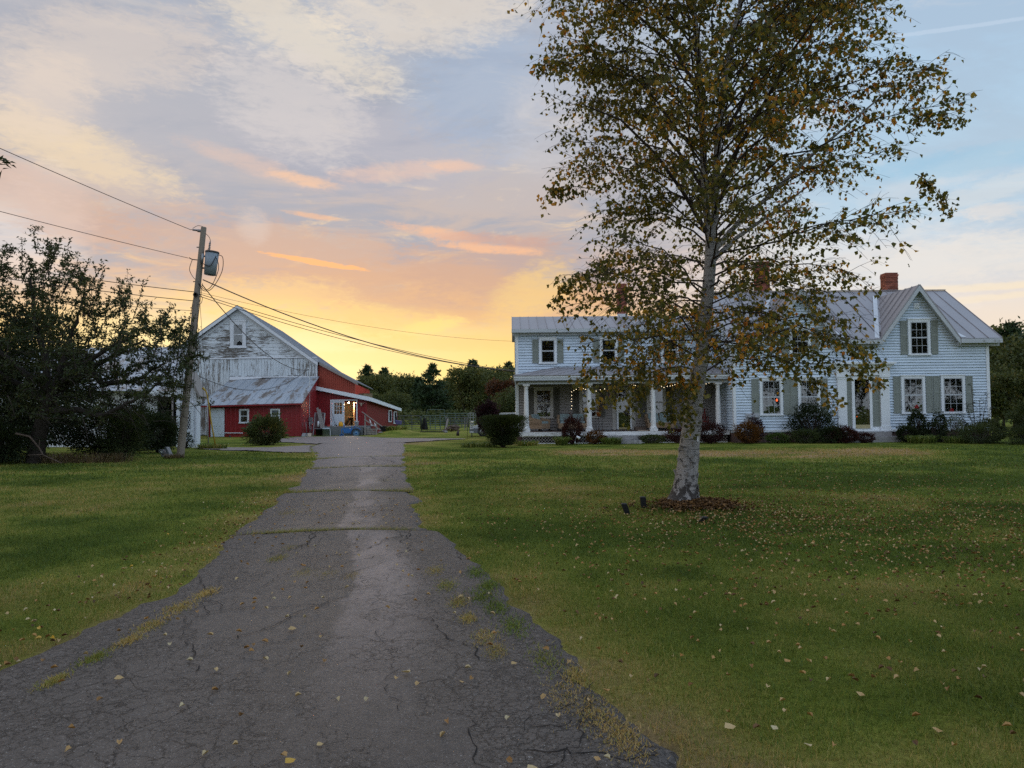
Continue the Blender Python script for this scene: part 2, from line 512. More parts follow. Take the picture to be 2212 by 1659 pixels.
M['roof'] = roof_mat('standing_seam_roof', (0.34, 0.32, 0.33), (0.25, 0.2, 0.18), -0.1)
M['roof_old'] = roof_mat('old_metal_roof', (0.42, 0.46, 0.51), (0.17, 0.13, 0.10), 0.21)
M['roof_barn'] = roof_mat('barn_roof', (0.30, 0.32, 0.35), (0.22, 0.18, 0.16), 0.05)


def birch_bark():
    m, t = new_mat('birch_bark')
    p = pos(t)
    z_ = t.sep(p)[2]
    n1 = t.noise(t.scale(p, (1.4, 1.4, 9.0)), 3.2, 5, 0.65, 0.6)
    n2 = t.noise(t.scale(p, (3.2, 3.2, 2.0)), 3.0, 8, 0.72, 0.3)
    n3 = t.noise(t.scale(p, (4, 4, 60)), 2.0, 3, 0.6)
    band = t.ss(n1, 0.57, 0.63)
    scar = t.ss(t.m('ADD', n2, t.m('MULTIPLY', t.ss(t.m('MULTIPLY', z_, -1.0), -0.7, 0.0), 0.16)), 0.575, 0.64)
    dark = t.m('MAXIMUM', t.m('MULTIPLY', band, 0.72), scar)
    k = t.m('ADD', t.m('MULTIPLY', n3, 0.5), 0.72)
    c = t.mix(1.0, (0.34, 0.315, 0.30, 1), t.xyz(k, k, k), 'MULTIPLY')
    c = t.mix(t.m('MULTIPLY', dark, 0.92), c, (0.035, 0.028, 0.024, 1))
    return finish(m, t, c, 0.8, bump=t.m('SUBTRACT', n3, t.m('MULTIPLY', dark, 1.4)), bump_d=0.012, bump_s=0.8, spec=0.2)


M['birch'] = birch_bark()


def g3(*c):
    return (c[0], c[1], c[2], 1)


M['leaf_birch'] = leaf_mat('birch_leaf', [(0.0, g3(0.0702, 0.0793, 0.0274)), (0.42, g3(0.1403, 0.1373, 0.0366)), (0.62, g3(0.2517, 0.1983, 0.0427)), (0.78, g3(0.4422, 0.2517, 0.0427)), (0.92, g3(0.6100, 0.2440, 0.0427)), (1.0, g3(0.3355, 0.1067, 0.0427))], 0.5)
M['leaf_apple'] = leaf_mat('apple_leaf', [(0, g3(0.0323, 0.0483, 0.0201)), (0.7, g3(0.0684, 0.0805, 0.0281)), (1, g3(0.1509, 0.1208, 0.0363))], 0.25)
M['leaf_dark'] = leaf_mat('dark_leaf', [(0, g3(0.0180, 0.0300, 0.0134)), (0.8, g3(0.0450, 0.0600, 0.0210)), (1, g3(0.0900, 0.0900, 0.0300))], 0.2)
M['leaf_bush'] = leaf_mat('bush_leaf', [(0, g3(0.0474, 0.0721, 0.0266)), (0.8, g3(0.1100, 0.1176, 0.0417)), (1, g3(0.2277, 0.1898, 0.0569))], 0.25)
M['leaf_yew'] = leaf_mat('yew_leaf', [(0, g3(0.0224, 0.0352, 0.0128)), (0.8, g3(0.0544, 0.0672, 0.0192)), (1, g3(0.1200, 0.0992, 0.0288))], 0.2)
M['leaf_red'] = leaf_mat('red_leaf', [(0, g3(0.0446, 0.0153, 0.0153)), (0.8, g3(0.0956, 0.0357, 0.0281)), (1, g3(0.1785, 0.0765, 0.0382))], 0.25)
M['leaf_orange'] = leaf_mat('orange_leaf', [(0, g3(0.1100, 0.0495, 0.0132)), (0.8, g3(0.2200, 0.0935, 0.0220)), (1, g3(0.2860, 0.1650, 0.0330))], 0.3)
M['leaf_purple'] = leaf_mat('purple_leaf', [(0, g3(0.0182, 0.0078, 0.0117)), (0.8, g3(0.0585, 0.0234, 0.0338)), (1, g3(0.1560, 0.0780, 0.1040))], 0.2)
M['leaf_maple'] = leaf_mat('red_maple_leaf', [(0, g3(.05, .03, .014)), (0.6, g3(.12, .045, .022)), (1, g3(.22, .07, .03))], 0.3)
M['leaf_pine'] = leaf_mat('pine_needle', [(0, g3(0.0238, 0.0475, 0.0238)), (0.8, g3(0.0617, 0.0950, 0.0404)), (1, g3(0.1187, 0.1425, 0.0475))], 0.15)
M['leaf_wood'] = leaf_mat('wood_leaf', [(0, g3(0.0534, 0.0729, 0.0243)), (0.7, g3(0.1336, 0.1409, 0.0438)), (1, g3(0.3158, 0.1943, 0.0485))], 0.25)
M['leaf_lily'] = leaf_mat('lily_leaf', [(0, g3(.06, .10, .02)), (0.7, g3(.15, .19, .05)), (1, g3(.28, .27, .09))], 0.3)
M['leaf_dry'] = leaf_mat('dry_stem', [(0, g3(.09, .06, .035)), (0.7, g3(.18, .13, .075)), (1, g3(.26, .20, .12))], 0.2)
M['flower'] = leaf_mat('rose_petal', [(0, g3(.45, .02, .03)), (1, g3(.55, .05, .06))], 0.2)
M['red_orange'] = simple('orange_red_sheet', (0.36, 0.065, 0.04), 0.38, metal=0.25, var=0.10, nscale=2.0, spec=0.5)  # orange-red base colour of the barn's ribbed front sheet
M['fallen'] = leaf_mat('fallen_leaf', [(0, g3(.085, .048, .026)), (0.25, g3(.19, .105, .045)), (0.5, g3(.42, .23, .08)), (0.75, g3(.52, .38, .19)), (0.9, g3(.50, .42, .26)), (1, g3(.58, .34, .03))], 0.12, 0.75)
M['grass'] = leaf_mat('grass_blade', [(0, g3(0.0642, 0.1071, 0.0214)), (0.45, g3(0.1328, 0.1885, 0.0343)), (0.7, g3(0.2464, 0.2571, 0.0600)), (1, g3(0.4714, 0.3321, 0.1393))], 0.3)

# ------------------------------------------------------------------ mesh helpers
ORG = {}          # world origin of every parent


def tag(o, label=None, cat=None, group=None, kind=None):
    if label:
        o['label'] = label
    if cat:
        o['category'] = cat
    if group:
        o['group'] = group
    if kind:
        o['kind'] = kind
    return o


def thing(name, label, cat, loc=(0, 0, 0), group=None):
    o = bpy.data.objects.new(name, None)
    COL.objects.link(o)
    o.location = loc
    o.empty_display_size = 0.2
    ORG[o.name] = Vector(loc)
    return tag(o, label, cat, group)


def link_mesh(name, me, mat, parent=None, origin=(0, 0, 0)):
    o = bpy.data.objects.new(name, me)
    COL.objects.link(o)
    origin = Vector(origin)
    if mat is not None and not me.materials:
        me.materials.append(mat)
    if parent is not None:
        o.parent = parent
        o.location = origin - ORG[parent.name]
    else:
        o.location = origin
    ORG[o.name] = origin
    return o


class MB:
    def __init__(self):
        self.v = []
        self.f = []
        self.smooth = []

    def add(self, vs, fs, smooth=False):
        b = len(self.v)
        self.v.extend([tuple(p) for p in vs])
        self.f.extend([tuple(i + b for i in f) for f in fs])
        self.smooth.extend([smooth] * len(fs))
        return self

    def box(self, x0, x1, y0, y1, z0, z1):
        vs = [(x0, y0, z0), (x1, y0, z0), (x1, y1, z0), (x0, y1, z0), (x0, y0, z1), (x1, y0, z1), (x1, y1, z1), (x0, y1, z1)]
        return self.add(vs, [(0, 3, 2, 1), (4, 5, 6, 7), (0, 1, 5, 4), (1, 2, 6, 5), (2, 3, 7, 6), (3, 0, 4, 7)])

    def hexa(self, lo, hi):
        """two quads (4 points each, same winding) joined"""
        return self.add(list(lo) + list(hi), [(0, 3, 2, 1), (4, 5, 6, 7), (0, 1, 5, 4), (1, 2, 6, 5), (2, 3, 7, 6), (3, 0, 4, 7)])

    def beam(self, p, q, wx, wz, up=(0, 0, 1)):
        p, q = Vector(p), Vector(q)
        d = (q - p).normalized()
        s = d.cross(Vector(up))
        if s.length < 1e-4:
            s = d.cross(Vector((0, 1, 0)))
        s.normalize()
        u = s.cross(d).normalized()
        s = s * wx / 2
        u = u * wz / 2
        return self.hexa([p - s - u, p + s - u, p + s + u, p - s + u], [q - s - u, q + s - u, q + s + u, q - s + u])

    def prism(self, poly, off):
        """poly: planar points, extruded by vector off"""
        n = len(poly)
        off = Vector(off)
        a = [Vector(p) for p in poly]
        b = [p + off for p in a]
        fs = [tuple(range(n - 1, -1, -1)), tuple(range(n, 2 * n))]
        fs += [(i, (i + 1) % n, n + (i + 1) % n, n + i) for i in range(n)]
        return self.add(a + b, fs)

    def tube(self, pts, r, n=8, cap=True, smooth=True):
        pts = [Vector(p) for p in pts]
        if not hasattr(r, '__len__'):
            r = [r] * len(pts)
        vs, fs = [], []
        ref = None
        for i, p in enumerate(pts):
            d = (pts[min(i + 1, len(pts) - 1)] - pts[max(i - 1, 0)])
            if d.length < 1e-9:
                d = Vector((0, 0, 1))
            d.normalize()
            if ref is None:
                ref = d.orthogonal().normalized()
            s = (ref - d * ref.dot(d))
            if s.length < 1e-5:
                s = d.orthogonal()
            s.normalize()
            ref = s
            t = d.cross(s)
            for k in range(n):
                a = 2 * math.pi * k / n
                vs.append(p + (s * math.cos(a) + t * math.sin(a)) * r[i])
        for i in range(len(pts) - 1):
            for k in range(n):
                a, b = i * n + k, i * n + (k + 1) % n
                fs.append((a, b, b + n, a + n))
        if cap:
            fs.append(tuple(range(n - 1, -1, -1)))
            fs.append(tuple((len(pts) - 1) * n + k for k in range(n)))
        return self.add(vs, fs, smooth)

    def lathe(self, c, prof, n=16, axis='Z', smooth=True):
        """prof: (radius, height) pairs"""
        vs, fs = [], []
        for (r, h) in prof:
            for k in range(n):
                a = 2 * math.pi * k / n
                x, y = r * math.cos(a), r * math.sin(a)
                if axis == 'Z':
                    vs.append((c[0] + x, c[1] + y, c[2] + h))
                elif axis == 'Y':
                    vs.append((c[0] + x, c[1] - h, c[2] + y))
                else:
                    vs.append((c[0] + h, c[1] + x, c[2] + y))
        for i in range(len(prof) - 1):
            for k in range(n):
                a, b = i * n + k, i * n + (k + 1) % n
                fs.append((a, b, b + n, a + n))
        fs.append(tuple(range(n - 1, -1, -1)))
        fs.append(tuple((len(prof) - 1) * n + k for k in range(n)))
        return self.add(vs, fs, smooth)

    def ball(self, c, r, n=8, sq=(1, 1, 1)):
        prof = [(r * math.sin(math.pi * i / n) + 1e-4, -r * math.cos(math.pi * i / n) * sq[2]) for i in range(n + 1)]
        return self.lathe(c, prof, n + 2)

    def build(self, name, mat, parent=None, origin=None):
        if origin is None:
            a = np.array(self.v)
            lo, hi = a.min(0), a.max(0)
            origin = ((lo[0] + hi[0]) / 2, (lo[1] + hi[1]) / 2, lo[2])
        ox, oy, oz = origin
        me = bpy.data.meshes.new(name)
        me.from_pydata([(x - ox, y - oy, z - oz) for x, y, z in self.v], [], self.f)
        if any(self.smooth):
            me.polygons.foreach_set('use_smooth', self.smooth)
        me.update()
        return link_mesh(name, me, mat, parent, origin)


def np_mesh(name, verts, tris, mat, parent=None, origin=(0, 0, 0), tint=None, k=3, smooth=False):
    """mesh straight from numpy arrays (tris: n x k)"""
    me = bpy.data.meshes.new(name)
    verts = np.asarray(verts, dtype=np.float32) - np.asarray(origin, dtype=np.float32)
    tris = np.asarray(tris, dtype=np.int32)
    me.vertices.add(len(verts))
    me.vertices.foreach_set('co', verts.ravel())
    me.loops.add(tris.size)
    me.loops.foreach_set('vertex_index', tris.ravel())
    me.polygons.add(len(tris))
    me.polygons.foreach_set('loop_start', np.arange(len(tris), dtype=np.int32) * k)
    me.polygons.foreach_set('loop_total', np.full(len(tris), k, dtype=np.int32))
    if smooth:
        me.polygons.foreach_set('use_smooth', np.ones(len(tris), dtype=bool))
    if tint is not None:
        at = me.attributes.new('tint', 'FLOAT', 'POINT')
        at.data.foreach_set('value', np.asarray(tint, dtype=np.float32))
    me.update(calc_edges=True)
    return link_mesh(name, me, mat, parent, origin)


def unit(a):
    return a / np.maximum(np.linalg.norm(a, axis=-1, keepdims=True), 1e-9)


def leaf_arrays(p, d, up, L, W, fold=0.25, tint=None, rounded=False):
    """pointed leaves folded along the midrib: base, left, tip, right -> 2 triangles each"""
    n = len(p)
    d = unit(d)
    s = unit(np.cross(d, up))
    nn = np.cross(s, d)
    L = np.broadcast_to(np.asarray(L, float), (n,))[:, None]
    W = np.broadcast_to(np.asarray(W, float), (n,))[:, None]
    b = p
    tip = p + d * L - nn * L * 0.10
    if not rounded:
        l = p + d * L * 0.40 + s * W * 0.5 + nn * W * fold
        r = p + d * L * 0.40 - s * W * 0.5 + nn * W * fold
        V = np.stack([b, l, tip, r], 1).reshape(-1, 3)
        i = np.arange(n)[:, None] * 4
        T = np.concatenate([i + [0, 2, 1], i + [0, 3, 2]], 1).reshape(-1, 3)
        return V, T, None if tint is None else np.repeat(tint, 4)
    l1 = p + d * L * 0.16 + s * W * 0.42 + nn * W * fold * .8
    l2 = p + d * L * 0.58 + s * W * 0.40 + nn * W * fold
    r1 = p + d * L * 0.16 - s * W * 0.42 + nn * W * fold * .8
    r2 = p + d * L * 0.58 - s * W * 0.40 + nn * W * fold
    V = np.stack([b, l1, l2, tip, r2, r1], 1).reshape(-1, 3)
    i = np.arange(n)[:, None] * 6
    T = np.concatenate([i + [0, 2, 1], i + [0, 3, 2], i + [0, 4, 3], i + [0, 5, 4]], 1).reshape(-1, 3)
    return V, T, None if tint is None else np.repeat(tint, 6)


def tubes_np(lines, sides):
    """lines: list of (pts list of 3-tuples, radii list) -> arrays of quads"""
    V, F = [], []
    b = 0
    cs = [(math.cos(2 * math.pi * k / sides), math.sin(2 * math.pi * k / sides)) for k in range(sides)]
    for pts, rad in lines:
        P = np.asarray(pts, float)
        m = len(P)
        D = np.gradient(P, axis=0)
        D = unit(D)
        ref = np.array([0.31, 0.52, 0.79]) if abs(D[0][2]) < 0.9 else np.array([0.9, 0.3, 0.1])
        s = unit(np.cross(D, ref))
        t = np.cross(D, s)
        rr = np.asarray(rad, float)[:, None]
        ring = np.stack([P + (s * c + t * q) * rr for c, q in cs], 1).reshape(-1, 3)
        V.append(ring)
        i0 = (np.arange(m - 1)[:, None] * sides + np.arange(sides)[None, :]).ravel()
        i1 = (np.arange(m - 1)[:, None] * sides + (np.arange(sides)[None, :] + 1) % sides).ravel()
        F.append(np.stack([i0, i1, i1 + sides, i0 + sides], 1) + b)
        b += len(ring)
    return np.concatenate(V), np.concatenate(F)


def copy_tree(o, parent=None):
    c = o.copy()
    COL.objects.link(c)
    if parent is not None:
        c.parent = parent
    for ch in [x for x in list(o.children)]:
        copy_tree(ch, c)
    return c


def fbm2(x, y, seed=0, octs=4, f0=1.0):
    """cheap smooth value noise, ~0..1"""
    r = np.random.default_rng(seed)
    tot = np.zeros_like(x, dtype=float)
    amp, s = 1.0, 0.0
    tab = r.random((256, 256))
    f = f0
    for _ in range(octs):
        xx, yy = x * f + 31.7, y * f + 17.3
        xi, yi = np.floor(xx).astype(int), np.floor(yy).astype(int)
        u, v = xx - xi, yy - yi
        u, v = u * u * (3 - 2 * u), v * v * (3 - 2 * v)
        g = lambda a, b: tab[a & 255, b & 255]
        tot += amp * ((g(xi, yi) * (1 - u) + g(xi + 1, yi) * u) * (1 - v) + (g(xi, yi + 1) * (1 - u) + g(xi + 1, yi + 1) * u) * v)
        s += amp
        amp *= 0.5
        f *= 2.03
    return tot / s


def sstep(x, a, b):
    t = np.clip((x - a) / (b - a), 0, 1)
    return t * t * (3 - 2 * t)


# ------------------------------------------------------------------ ground
LE = np.array([(-3.5, -3.0), (-3.3, 2.0), (-3.20, 4.6), (-3.17, 6.5), (-3.5, 8.5), (-3.72, 9.6), (-4.13, 12.0), (-5.06, 17.6), (-6.4, 23.5), (-7.6, 28.3), (-8.6, 31.5), (-9.4, 34.5), (-9.9, 38.0)])
RE = np.array([(1.6, -3.0), (1.15, 2.0), (0.64, 3.9), (0.30, 5.25), (-0.05, 6.6), (-0.55, 8.4), (-0.85, 9.4), (-1.22, 9.95), (-1.63, 12.8), (-2.58, 18.0), (-3.30, 22.5), (-4.05, 27.5), (-4.72, 32.2), (-5.2, 35.2), (-5.5, 38.0)])


def edge_x(tab, y):
    return np.interp(y, tab[:, 1], tab[:, 0])


def edge_noise(y, s):
    return (fbm2(y * 1.0, np.zeros_like(y) + s, 5 + s, 4, 1.7) - 0.5) * 0.36 + (fbm2(y * 1.0, np.zeros_like(y) + s, 15 + s, 3, 9.0) - 0.5) * 0.09


YARD = [(-9.0, 29.0), (-10.6, 30.3), (-12.7, 31.6), (-14.2, 32.9), (-14.5, 33.7), (-13.2, 33.9), (-11.4, 33.7), (-10.1, 34.7), (-9.6, 36.2), (-10.4, 37.3), (-12.6, 39.6),
        (-14.0, 43.0), (-14.2, 47.4), (-10.5, 48.6), (-9.6, 47.2), (-7.9, 44.6), (-5.2, 43.6), (-2.9, 42.7), (-2.6, 41.6), (-4.0, 39.8), (-5.4, 37.4), (-5.3, 35.0), (-4.7, 32.0), (-4.3, 29.0)]


def in_poly(x, y, poly):
    ins = np.zeros(x.shape, dtype=bool)
    n = len(poly)
    for i in range(n):
        x0, y0 = poly[i]
        x1, y1 = poly[(i + 1) % n]
        c = ((y0 > y) != (y1 > y)) & (x < (x1 - x0) * (y - y0) / (y1 - y0 + 1e-12) + x0)
        ins ^= c
    return ins


def on_drive(x, y, pad=0.0):
    a = (x > edge_x(LE, y) + edge_noise(y, 1) - pad) & (x < edge_x(RE, y) + edge_noise(y, 2) + pad) & (y < 38.0)
    return a | in_poly(x, y, YARD)


def edge_dist(x, y):
    """metres outside the driveway (0 on it)"""
    return np.maximum(np.maximum(edge_x(LE, y) - x, x - edge_x(RE, y)), 0.0)


def dryness(x, y):
    """0 green .. 1 straw-brown"""
    n = fbm2(x, y * 1.3, 3, 4, 0.33)
    n2 = fbm2(x, y, 9, 3, 1.9)
    d = 0.27 + (n - 0.5) * 1.05 + (n2 - 0.5) * 0.55
    e = edge_dist(x, y)
    d += 0.34 * np.exp(-(e / (0.28 + 0.03 * y)) ** 2) * (y < 40)
    # parched strip in front of the house
    band = np.exp(-((y - 26.6 - 0.8 * np.sin(x * 0.5)) / 1.9) ** 2) * sstep(x, 0.5, 3.0) * (1 - sstep(x, 13.5, 17.0))
    d += 1.25 * band * (0.35 + 0.65 * sstep(fbm2(x, y * 2.0, 21, 4, 0.5), 0.36, 0.58)) * 0.95
    # greener middle band
    g = np.exp(-((y - 15.5) / 4.5) ** 2) * sstep(x, 1.0, 4.0)
    d -= 0.22 * g
    # mowing stripes, running away to the right
    d += 0.05 * np.sin((x * 0.35 + y) * 3.3) * (y > 9)
    return np.clip(d, 0, 1)


def ground_z(x, y):
    z = (fbm2(x, y, 13, 3, 0.22) - 0.5) * 0.10 * sstep(edge_dist(x, y), 0.2, 2.0) * (1 - sstep(y, 24, 30))
    # mound round the birch
    r = np.hypot((x - 2.95) / 1.15, (y - 12.15) / 0.85)
    z = z + 0.07 * np.exp(-(r / 0.62) ** 2)
    # bank beside the barn steps
    r = np.hypot((x + 8.1) / 1.3, (y - 52.0) / 2.6)
    z = z + 0.50 * np.exp(-(r / 0.8) ** 2)
    # little mound at the pole
    r = np.hypot(x + 12.0, y - 26.1)
    z = z + 0.07 * np.exp(-(r / 0.45) ** 2)
    return z


def grid_lines(lo, hi, step, far, grow=1.35):
    a = list(np.arange(lo, hi + 1e-6, step))
    s = step
    p = [a[-1]]
    while p[-1] < far[1]:
        s *= grow
        p.append(p[-1] + s)
    s = step
    q = [a[0]]
    while q[-1] > far[0]:
        s *= grow
        q.append(q[-1] - s)
    return np.array(q[::-1][:-1] + a + p[1:])


xs = grid_lines(-26, 30, 0.22, (-2500, 2500))
ys = grid_lines(1.0, 56, 0.22, (-400, 3500))
GX, GY = np.meshgrid(xs, ys)
gx, gy = GX.ravel(), GY.ravel()
gz = ground_z(gx, gy)
near = on_drive(gx, gy, -0.15)
gz = np.where(near, -0.03, gz)
nx_, ny_ = len(xs), len(ys)
ii = (np.arange(ny_ - 1)[:, None] * nx_ + np.arange(nx_ - 1)[None, :]).ravel()
quads = np.stack([ii, ii + 1, ii + 1 + nx_, ii + nx_], 1)


def ground_mat():
    m, t = new_mat('lawn')
    p = pos(t)
    a = t.node('ShaderNodeAttribute')
    a.attribute_name = 'tint'
    n1 = t.noise(p, 2.2, 6, 0.7)
    n2 = t.noise(p, 30, 5, 0.7)
    n3 = t.noise(t.scale(p, (1, 0.35, 1)), 0.9, 5, 0.65)
    n4 = t.noise(p, 260, 2, 0.6)
    k = t.m('ADD', a.outputs['Fac'], t.m('ADD', t.m('MULTIPLY', t.m('SUBTRACT', n1, 0.5), 0.55), t.m('MULTIPLY', t.m('SUBTRACT', n3, 0.5), 0.45)))
    c = t.ramp(k, [(0.0, g3(.078, .112, .016)), (0.30, g3(.180, .208, .034)), (0.55, g3(.275, .245, .060)), (0.80, g3(.30, .215, .095)), (1.0, g3(.40, .265, .145))])
    q = t.m('ADD', t.m('MULTIPLY', n2, 1.9), t.m('ADD', t.m('MULTIPLY', n4, 0.9), -0.40))
    q = t.m('MULTIPLY', q, t.m('ADD', t.m('MULTIPLY', t.noise(p, 0.33, 4, 0.6), 1.5), 0.25))
    c = t.mix(1.0, c, t.xyz(q, q, q), 'MULTIPLY')
    return finish(m, t, c, 0.95, bump=t.m('ADD', n2, t.m('MULTIPLY', n4, 0.4)), bump_d=0.05, bump_s=0.9, spec=0.05)


ground = np_mesh('ground', np.stack([gx, gy, gz], 1), quads, ground_mat(), tint=dryness(gx, gy), k=4, smooth=True)
tag(ground, kind='structure')


def asphalt_mat():
    m, t = new_mat('asphalt')
    p = pos(t)
    uv = t.node('ShaderNodeUVMap').outputs[0]
    u, v, _ = t.sep(uv)
    agg = t.noise(p, 62, 4, 0.8)
    agg2 = t.noise(p, 18, 4, 0.7)
    spk = t.noise(p, 95, 2, 0.5)
    big = t.noise(t.scale(p, (1.2, 0.45, 1)), 1.1, 5, 0.6)
    # alligator cracking, stronger towards the edges
    nw = t.n.new('ShaderNodeTexNoise')
    nw.inputs['Scale'].default_value = 4.0
    nw.inputs['Detail'].default_value = 9
    nw.inputs['Roughness'].default_value = 0.68
    t.l.new(p, nw.inputs['Vector'])
    off = t.vm('MULTIPLY', t.vm('SUBTRACT', nw.outputs['Color'], (0.5, 0.5, 0.5)), (0.30, 0.30, 0.0))
    wp = t.vm('ADD', p, off)
    ks = []
    for sc, wd, mult in ((7.5, 0.022, 0.9), (19.0, 0.055, 0.8), (0.9, 0.0045, 1.0)):
        vo = t.n.new('ShaderNodeTexVoronoi')
        vo.feature = 'DISTANCE_TO_EDGE'
        vo.inputs['Scale'].default_value = sc
        t.l.new(wp, vo.inputs['Vector'])
        ks.append(t.m('MULTIPLY', t.m('SUBTRACT', 1.0, t.ss(vo.outputs['Distance'], 0.0, wd)), mult))
    eu = t.m('ABSOLUTE', t.m('SUBTRACT', u, 0.5))
    edge = t.ss(t.m('ADD', eu, t.m('MULTIPLY', t.m('SUBTRACT', big, 0.5), 0.5)), 0.20, 0.44)
    m2 = t.noise(p, 0.8, 4, 0.6)
    pm = t.ss(t.m('ADD', t.m('MULTIPLY', edge, 0.34), m2), 0.46, 0.62)
    pm2 = t.ss(t.m('ADD', t.m('MULTIPLY', edge, 0.30), t.noise(p, 1.7, 3, 0.6)), 0.50, 0.66)
    cr = t.m('MAXIMUM', t.m('MULTIPLY', ks[0], pm), t.m('MAXIMUM', t.m('MULTIPLY', ks[1], pm2), t.m('MULTIPLY', ks[2], t.ss(m2, 0.44, 0.56))))
    # pinkish paler band along the track; asphalt also paler with distance
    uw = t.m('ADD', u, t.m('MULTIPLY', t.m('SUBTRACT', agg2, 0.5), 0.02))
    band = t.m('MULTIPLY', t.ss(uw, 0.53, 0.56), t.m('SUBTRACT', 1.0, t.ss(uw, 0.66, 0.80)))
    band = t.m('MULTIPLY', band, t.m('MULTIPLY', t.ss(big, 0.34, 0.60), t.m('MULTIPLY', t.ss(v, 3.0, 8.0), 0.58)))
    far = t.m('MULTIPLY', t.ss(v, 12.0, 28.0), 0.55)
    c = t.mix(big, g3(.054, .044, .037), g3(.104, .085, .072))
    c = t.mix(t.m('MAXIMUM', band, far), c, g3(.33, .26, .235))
    # darker repair patches between the cross cracks
    wb = t.m('MULTIPLY', t.m('SUBTRACT', big, 0.5), 0.5)
    vv = t.m('ADD', v, wb)
    for (u0, u1, v0, v1, k_) in ((0.22, 0.54, 7.4, 9.5, 0.30), (0.10, 0.72, 10.0, 14.3, 0.18), (0.05, 0.50, 16.2, 20.2, 0.22), (0.56, 0.98, 21.4, 25.0, 0.18)):
        pmk = t.m('MULTIPLY', t.m('MULTIPLY', t.ss(uw, u0, u0 + .02), t.m('SUBTRACT', 1.0, t.ss(uw, u1, u1 + .02))), t.m('MULTIPLY', t.ss(vv, v0, v0 + .12), t.m('SUBTRACT', 1.0, t.ss(vv, v1, v1 + .12))))
        c = t.mix(t.m('MULTIPLY', pmk, k_), c, g3(.030, .027, .027))
    a = t.m('ADD', t.m('MULTIPLY', agg, 2.3), t.m('ADD', t.m('MULTIPLY', agg2, 1.1), -0.68))
    c = t.mix(1.0, c, t.xyz(a, a, a), 'MULTIPLY')
    c = t.mix(t.m('MULTIPLY', t.ss(spk, 0.64, 0.72), 0.8), c, g3(.34, .32, .30))
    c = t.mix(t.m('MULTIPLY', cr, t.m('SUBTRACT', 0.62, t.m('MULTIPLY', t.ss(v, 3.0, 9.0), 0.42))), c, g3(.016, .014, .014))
    h = t.m('SUBTRACT', t.m('ADD', t.m('MULTIPLY', agg, 0.5), t.m('MULTIPLY', agg2, 0.3)), t.m('MULTIPLY', cr, 0.9))
    return finish(m, t, c, 0.60, bump=h, bump_d=0.008, bump_s=1.0, spec=0.5)


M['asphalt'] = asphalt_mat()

# transverse frost heaves: (y at left, y at right, height)
HEAVE = [(9.50, 9.72, 0.045), (14.42, 14.50, 0.030), (20.3, 21.05, 0.035), (24.6, 25.7, 0.04), (30.0, 30.6, 0.03)]


def drive_z(u, y):
    z = 0.012 + 0.02 * (1 - (2 * u - 1) ** 2)
    for (a, b, h) in HEAVE:
        yc = a + (b - a) * u
        d = y - yc
        z = z + h * np.exp(-(d / 0.55) ** 2) * (0.4 + 0.6 * np.exp(-((u - 0.55) / 0.3) ** 2)) - 0.03 * np.exp(-(d / 0.045) ** 2)
    return z


sy_ = np.concatenate([np.arange(-3, 14, 0.05), np.arange(14, 38.01, 0.09)])
su_ = np.linspace(0, 1, 31)
lx = edge_x(LE, sy_) + edge_noise(sy_, 1)
rx = edge_x(RE, sy_) + edge_noise(sy_, 2)
DU, DY = np.meshgrid(su_, sy_)
dxx = lx[:, None] * (1 - DU) + rx[:, None] * DU
dz = drive_z(DU, DY) + (fbm2(dxx, DY, 77, 3, 0.8) - 0.5) * 0.02
dz[:, 0] = -0.03
dz[:, -1] = -0.03
dv = np.stack([dxx.ravel(), DY.ravel(), dz.ravel()], 1)
nu = len(su_)
ii = (np.arange(len(sy_) - 1)[:, None] * nu + np.arange(nu - 1)[None, :]).ravel()
dq = np.stack([ii, ii + 1, ii + 1 + nu, ii + nu], 1)
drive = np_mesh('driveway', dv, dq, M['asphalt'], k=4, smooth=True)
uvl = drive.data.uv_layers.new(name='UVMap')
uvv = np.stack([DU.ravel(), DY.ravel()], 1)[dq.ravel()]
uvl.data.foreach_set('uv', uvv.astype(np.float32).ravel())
tag(drive, kind='structure')

yx = np.arange(-15, -2, 0.16)
yy = np.arange(28.4, 49.2, 0.16)
YX, YY = np.meshgrid(yx, yy)
jx = YX + (fbm2(YX, YY, 31, 3, 1.1) - 0.5) * 0.7
jy = YY + (fbm2(YX, YY, 32, 3, 1.1) - 0.5) * 0.7
cin = in_poly(jx, jy, YARD) & ~((YX > edge_x(LE, YY)) & (YX < edge_x(RE, YY)) & (YY < 37.6))
vid = np.arange(YX.size).reshape(YX.shape)
q = []
c4 = cin[:-1, :-1] & cin[1:, :-1] & cin[:-1, 1:] & cin[1:, 1:]
a_, b_ = np.nonzero(c4)
yq = np.stack([vid[a_, b_], vid[a_, b_ + 1], vid[a_ + 1, b_ + 1], vid[a_ + 1, b_]], 1)
yv = np.stack([YX.ravel(), YY.ravel(), np.full(YX.size, 0.022) + (fbm2(YX.ravel(), YY.ravel(), 41, 3, 0.6) - 0.5) * 0.03], 1)
used, inv = np.unique(yq, return_inverse=True)
yard = np_mesh('paved_yard', yv[used], inv.reshape(-1, 4), M['asphalt'], k=4, smooth=True)
uvl = yard.data.uv_layers.new(name='UVMap')
uvl.data.foreach_set('uv', np.tile(np.array([0.35, 26.0], dtype=np.float32), yq.size))
tag(yard, kind='structure')


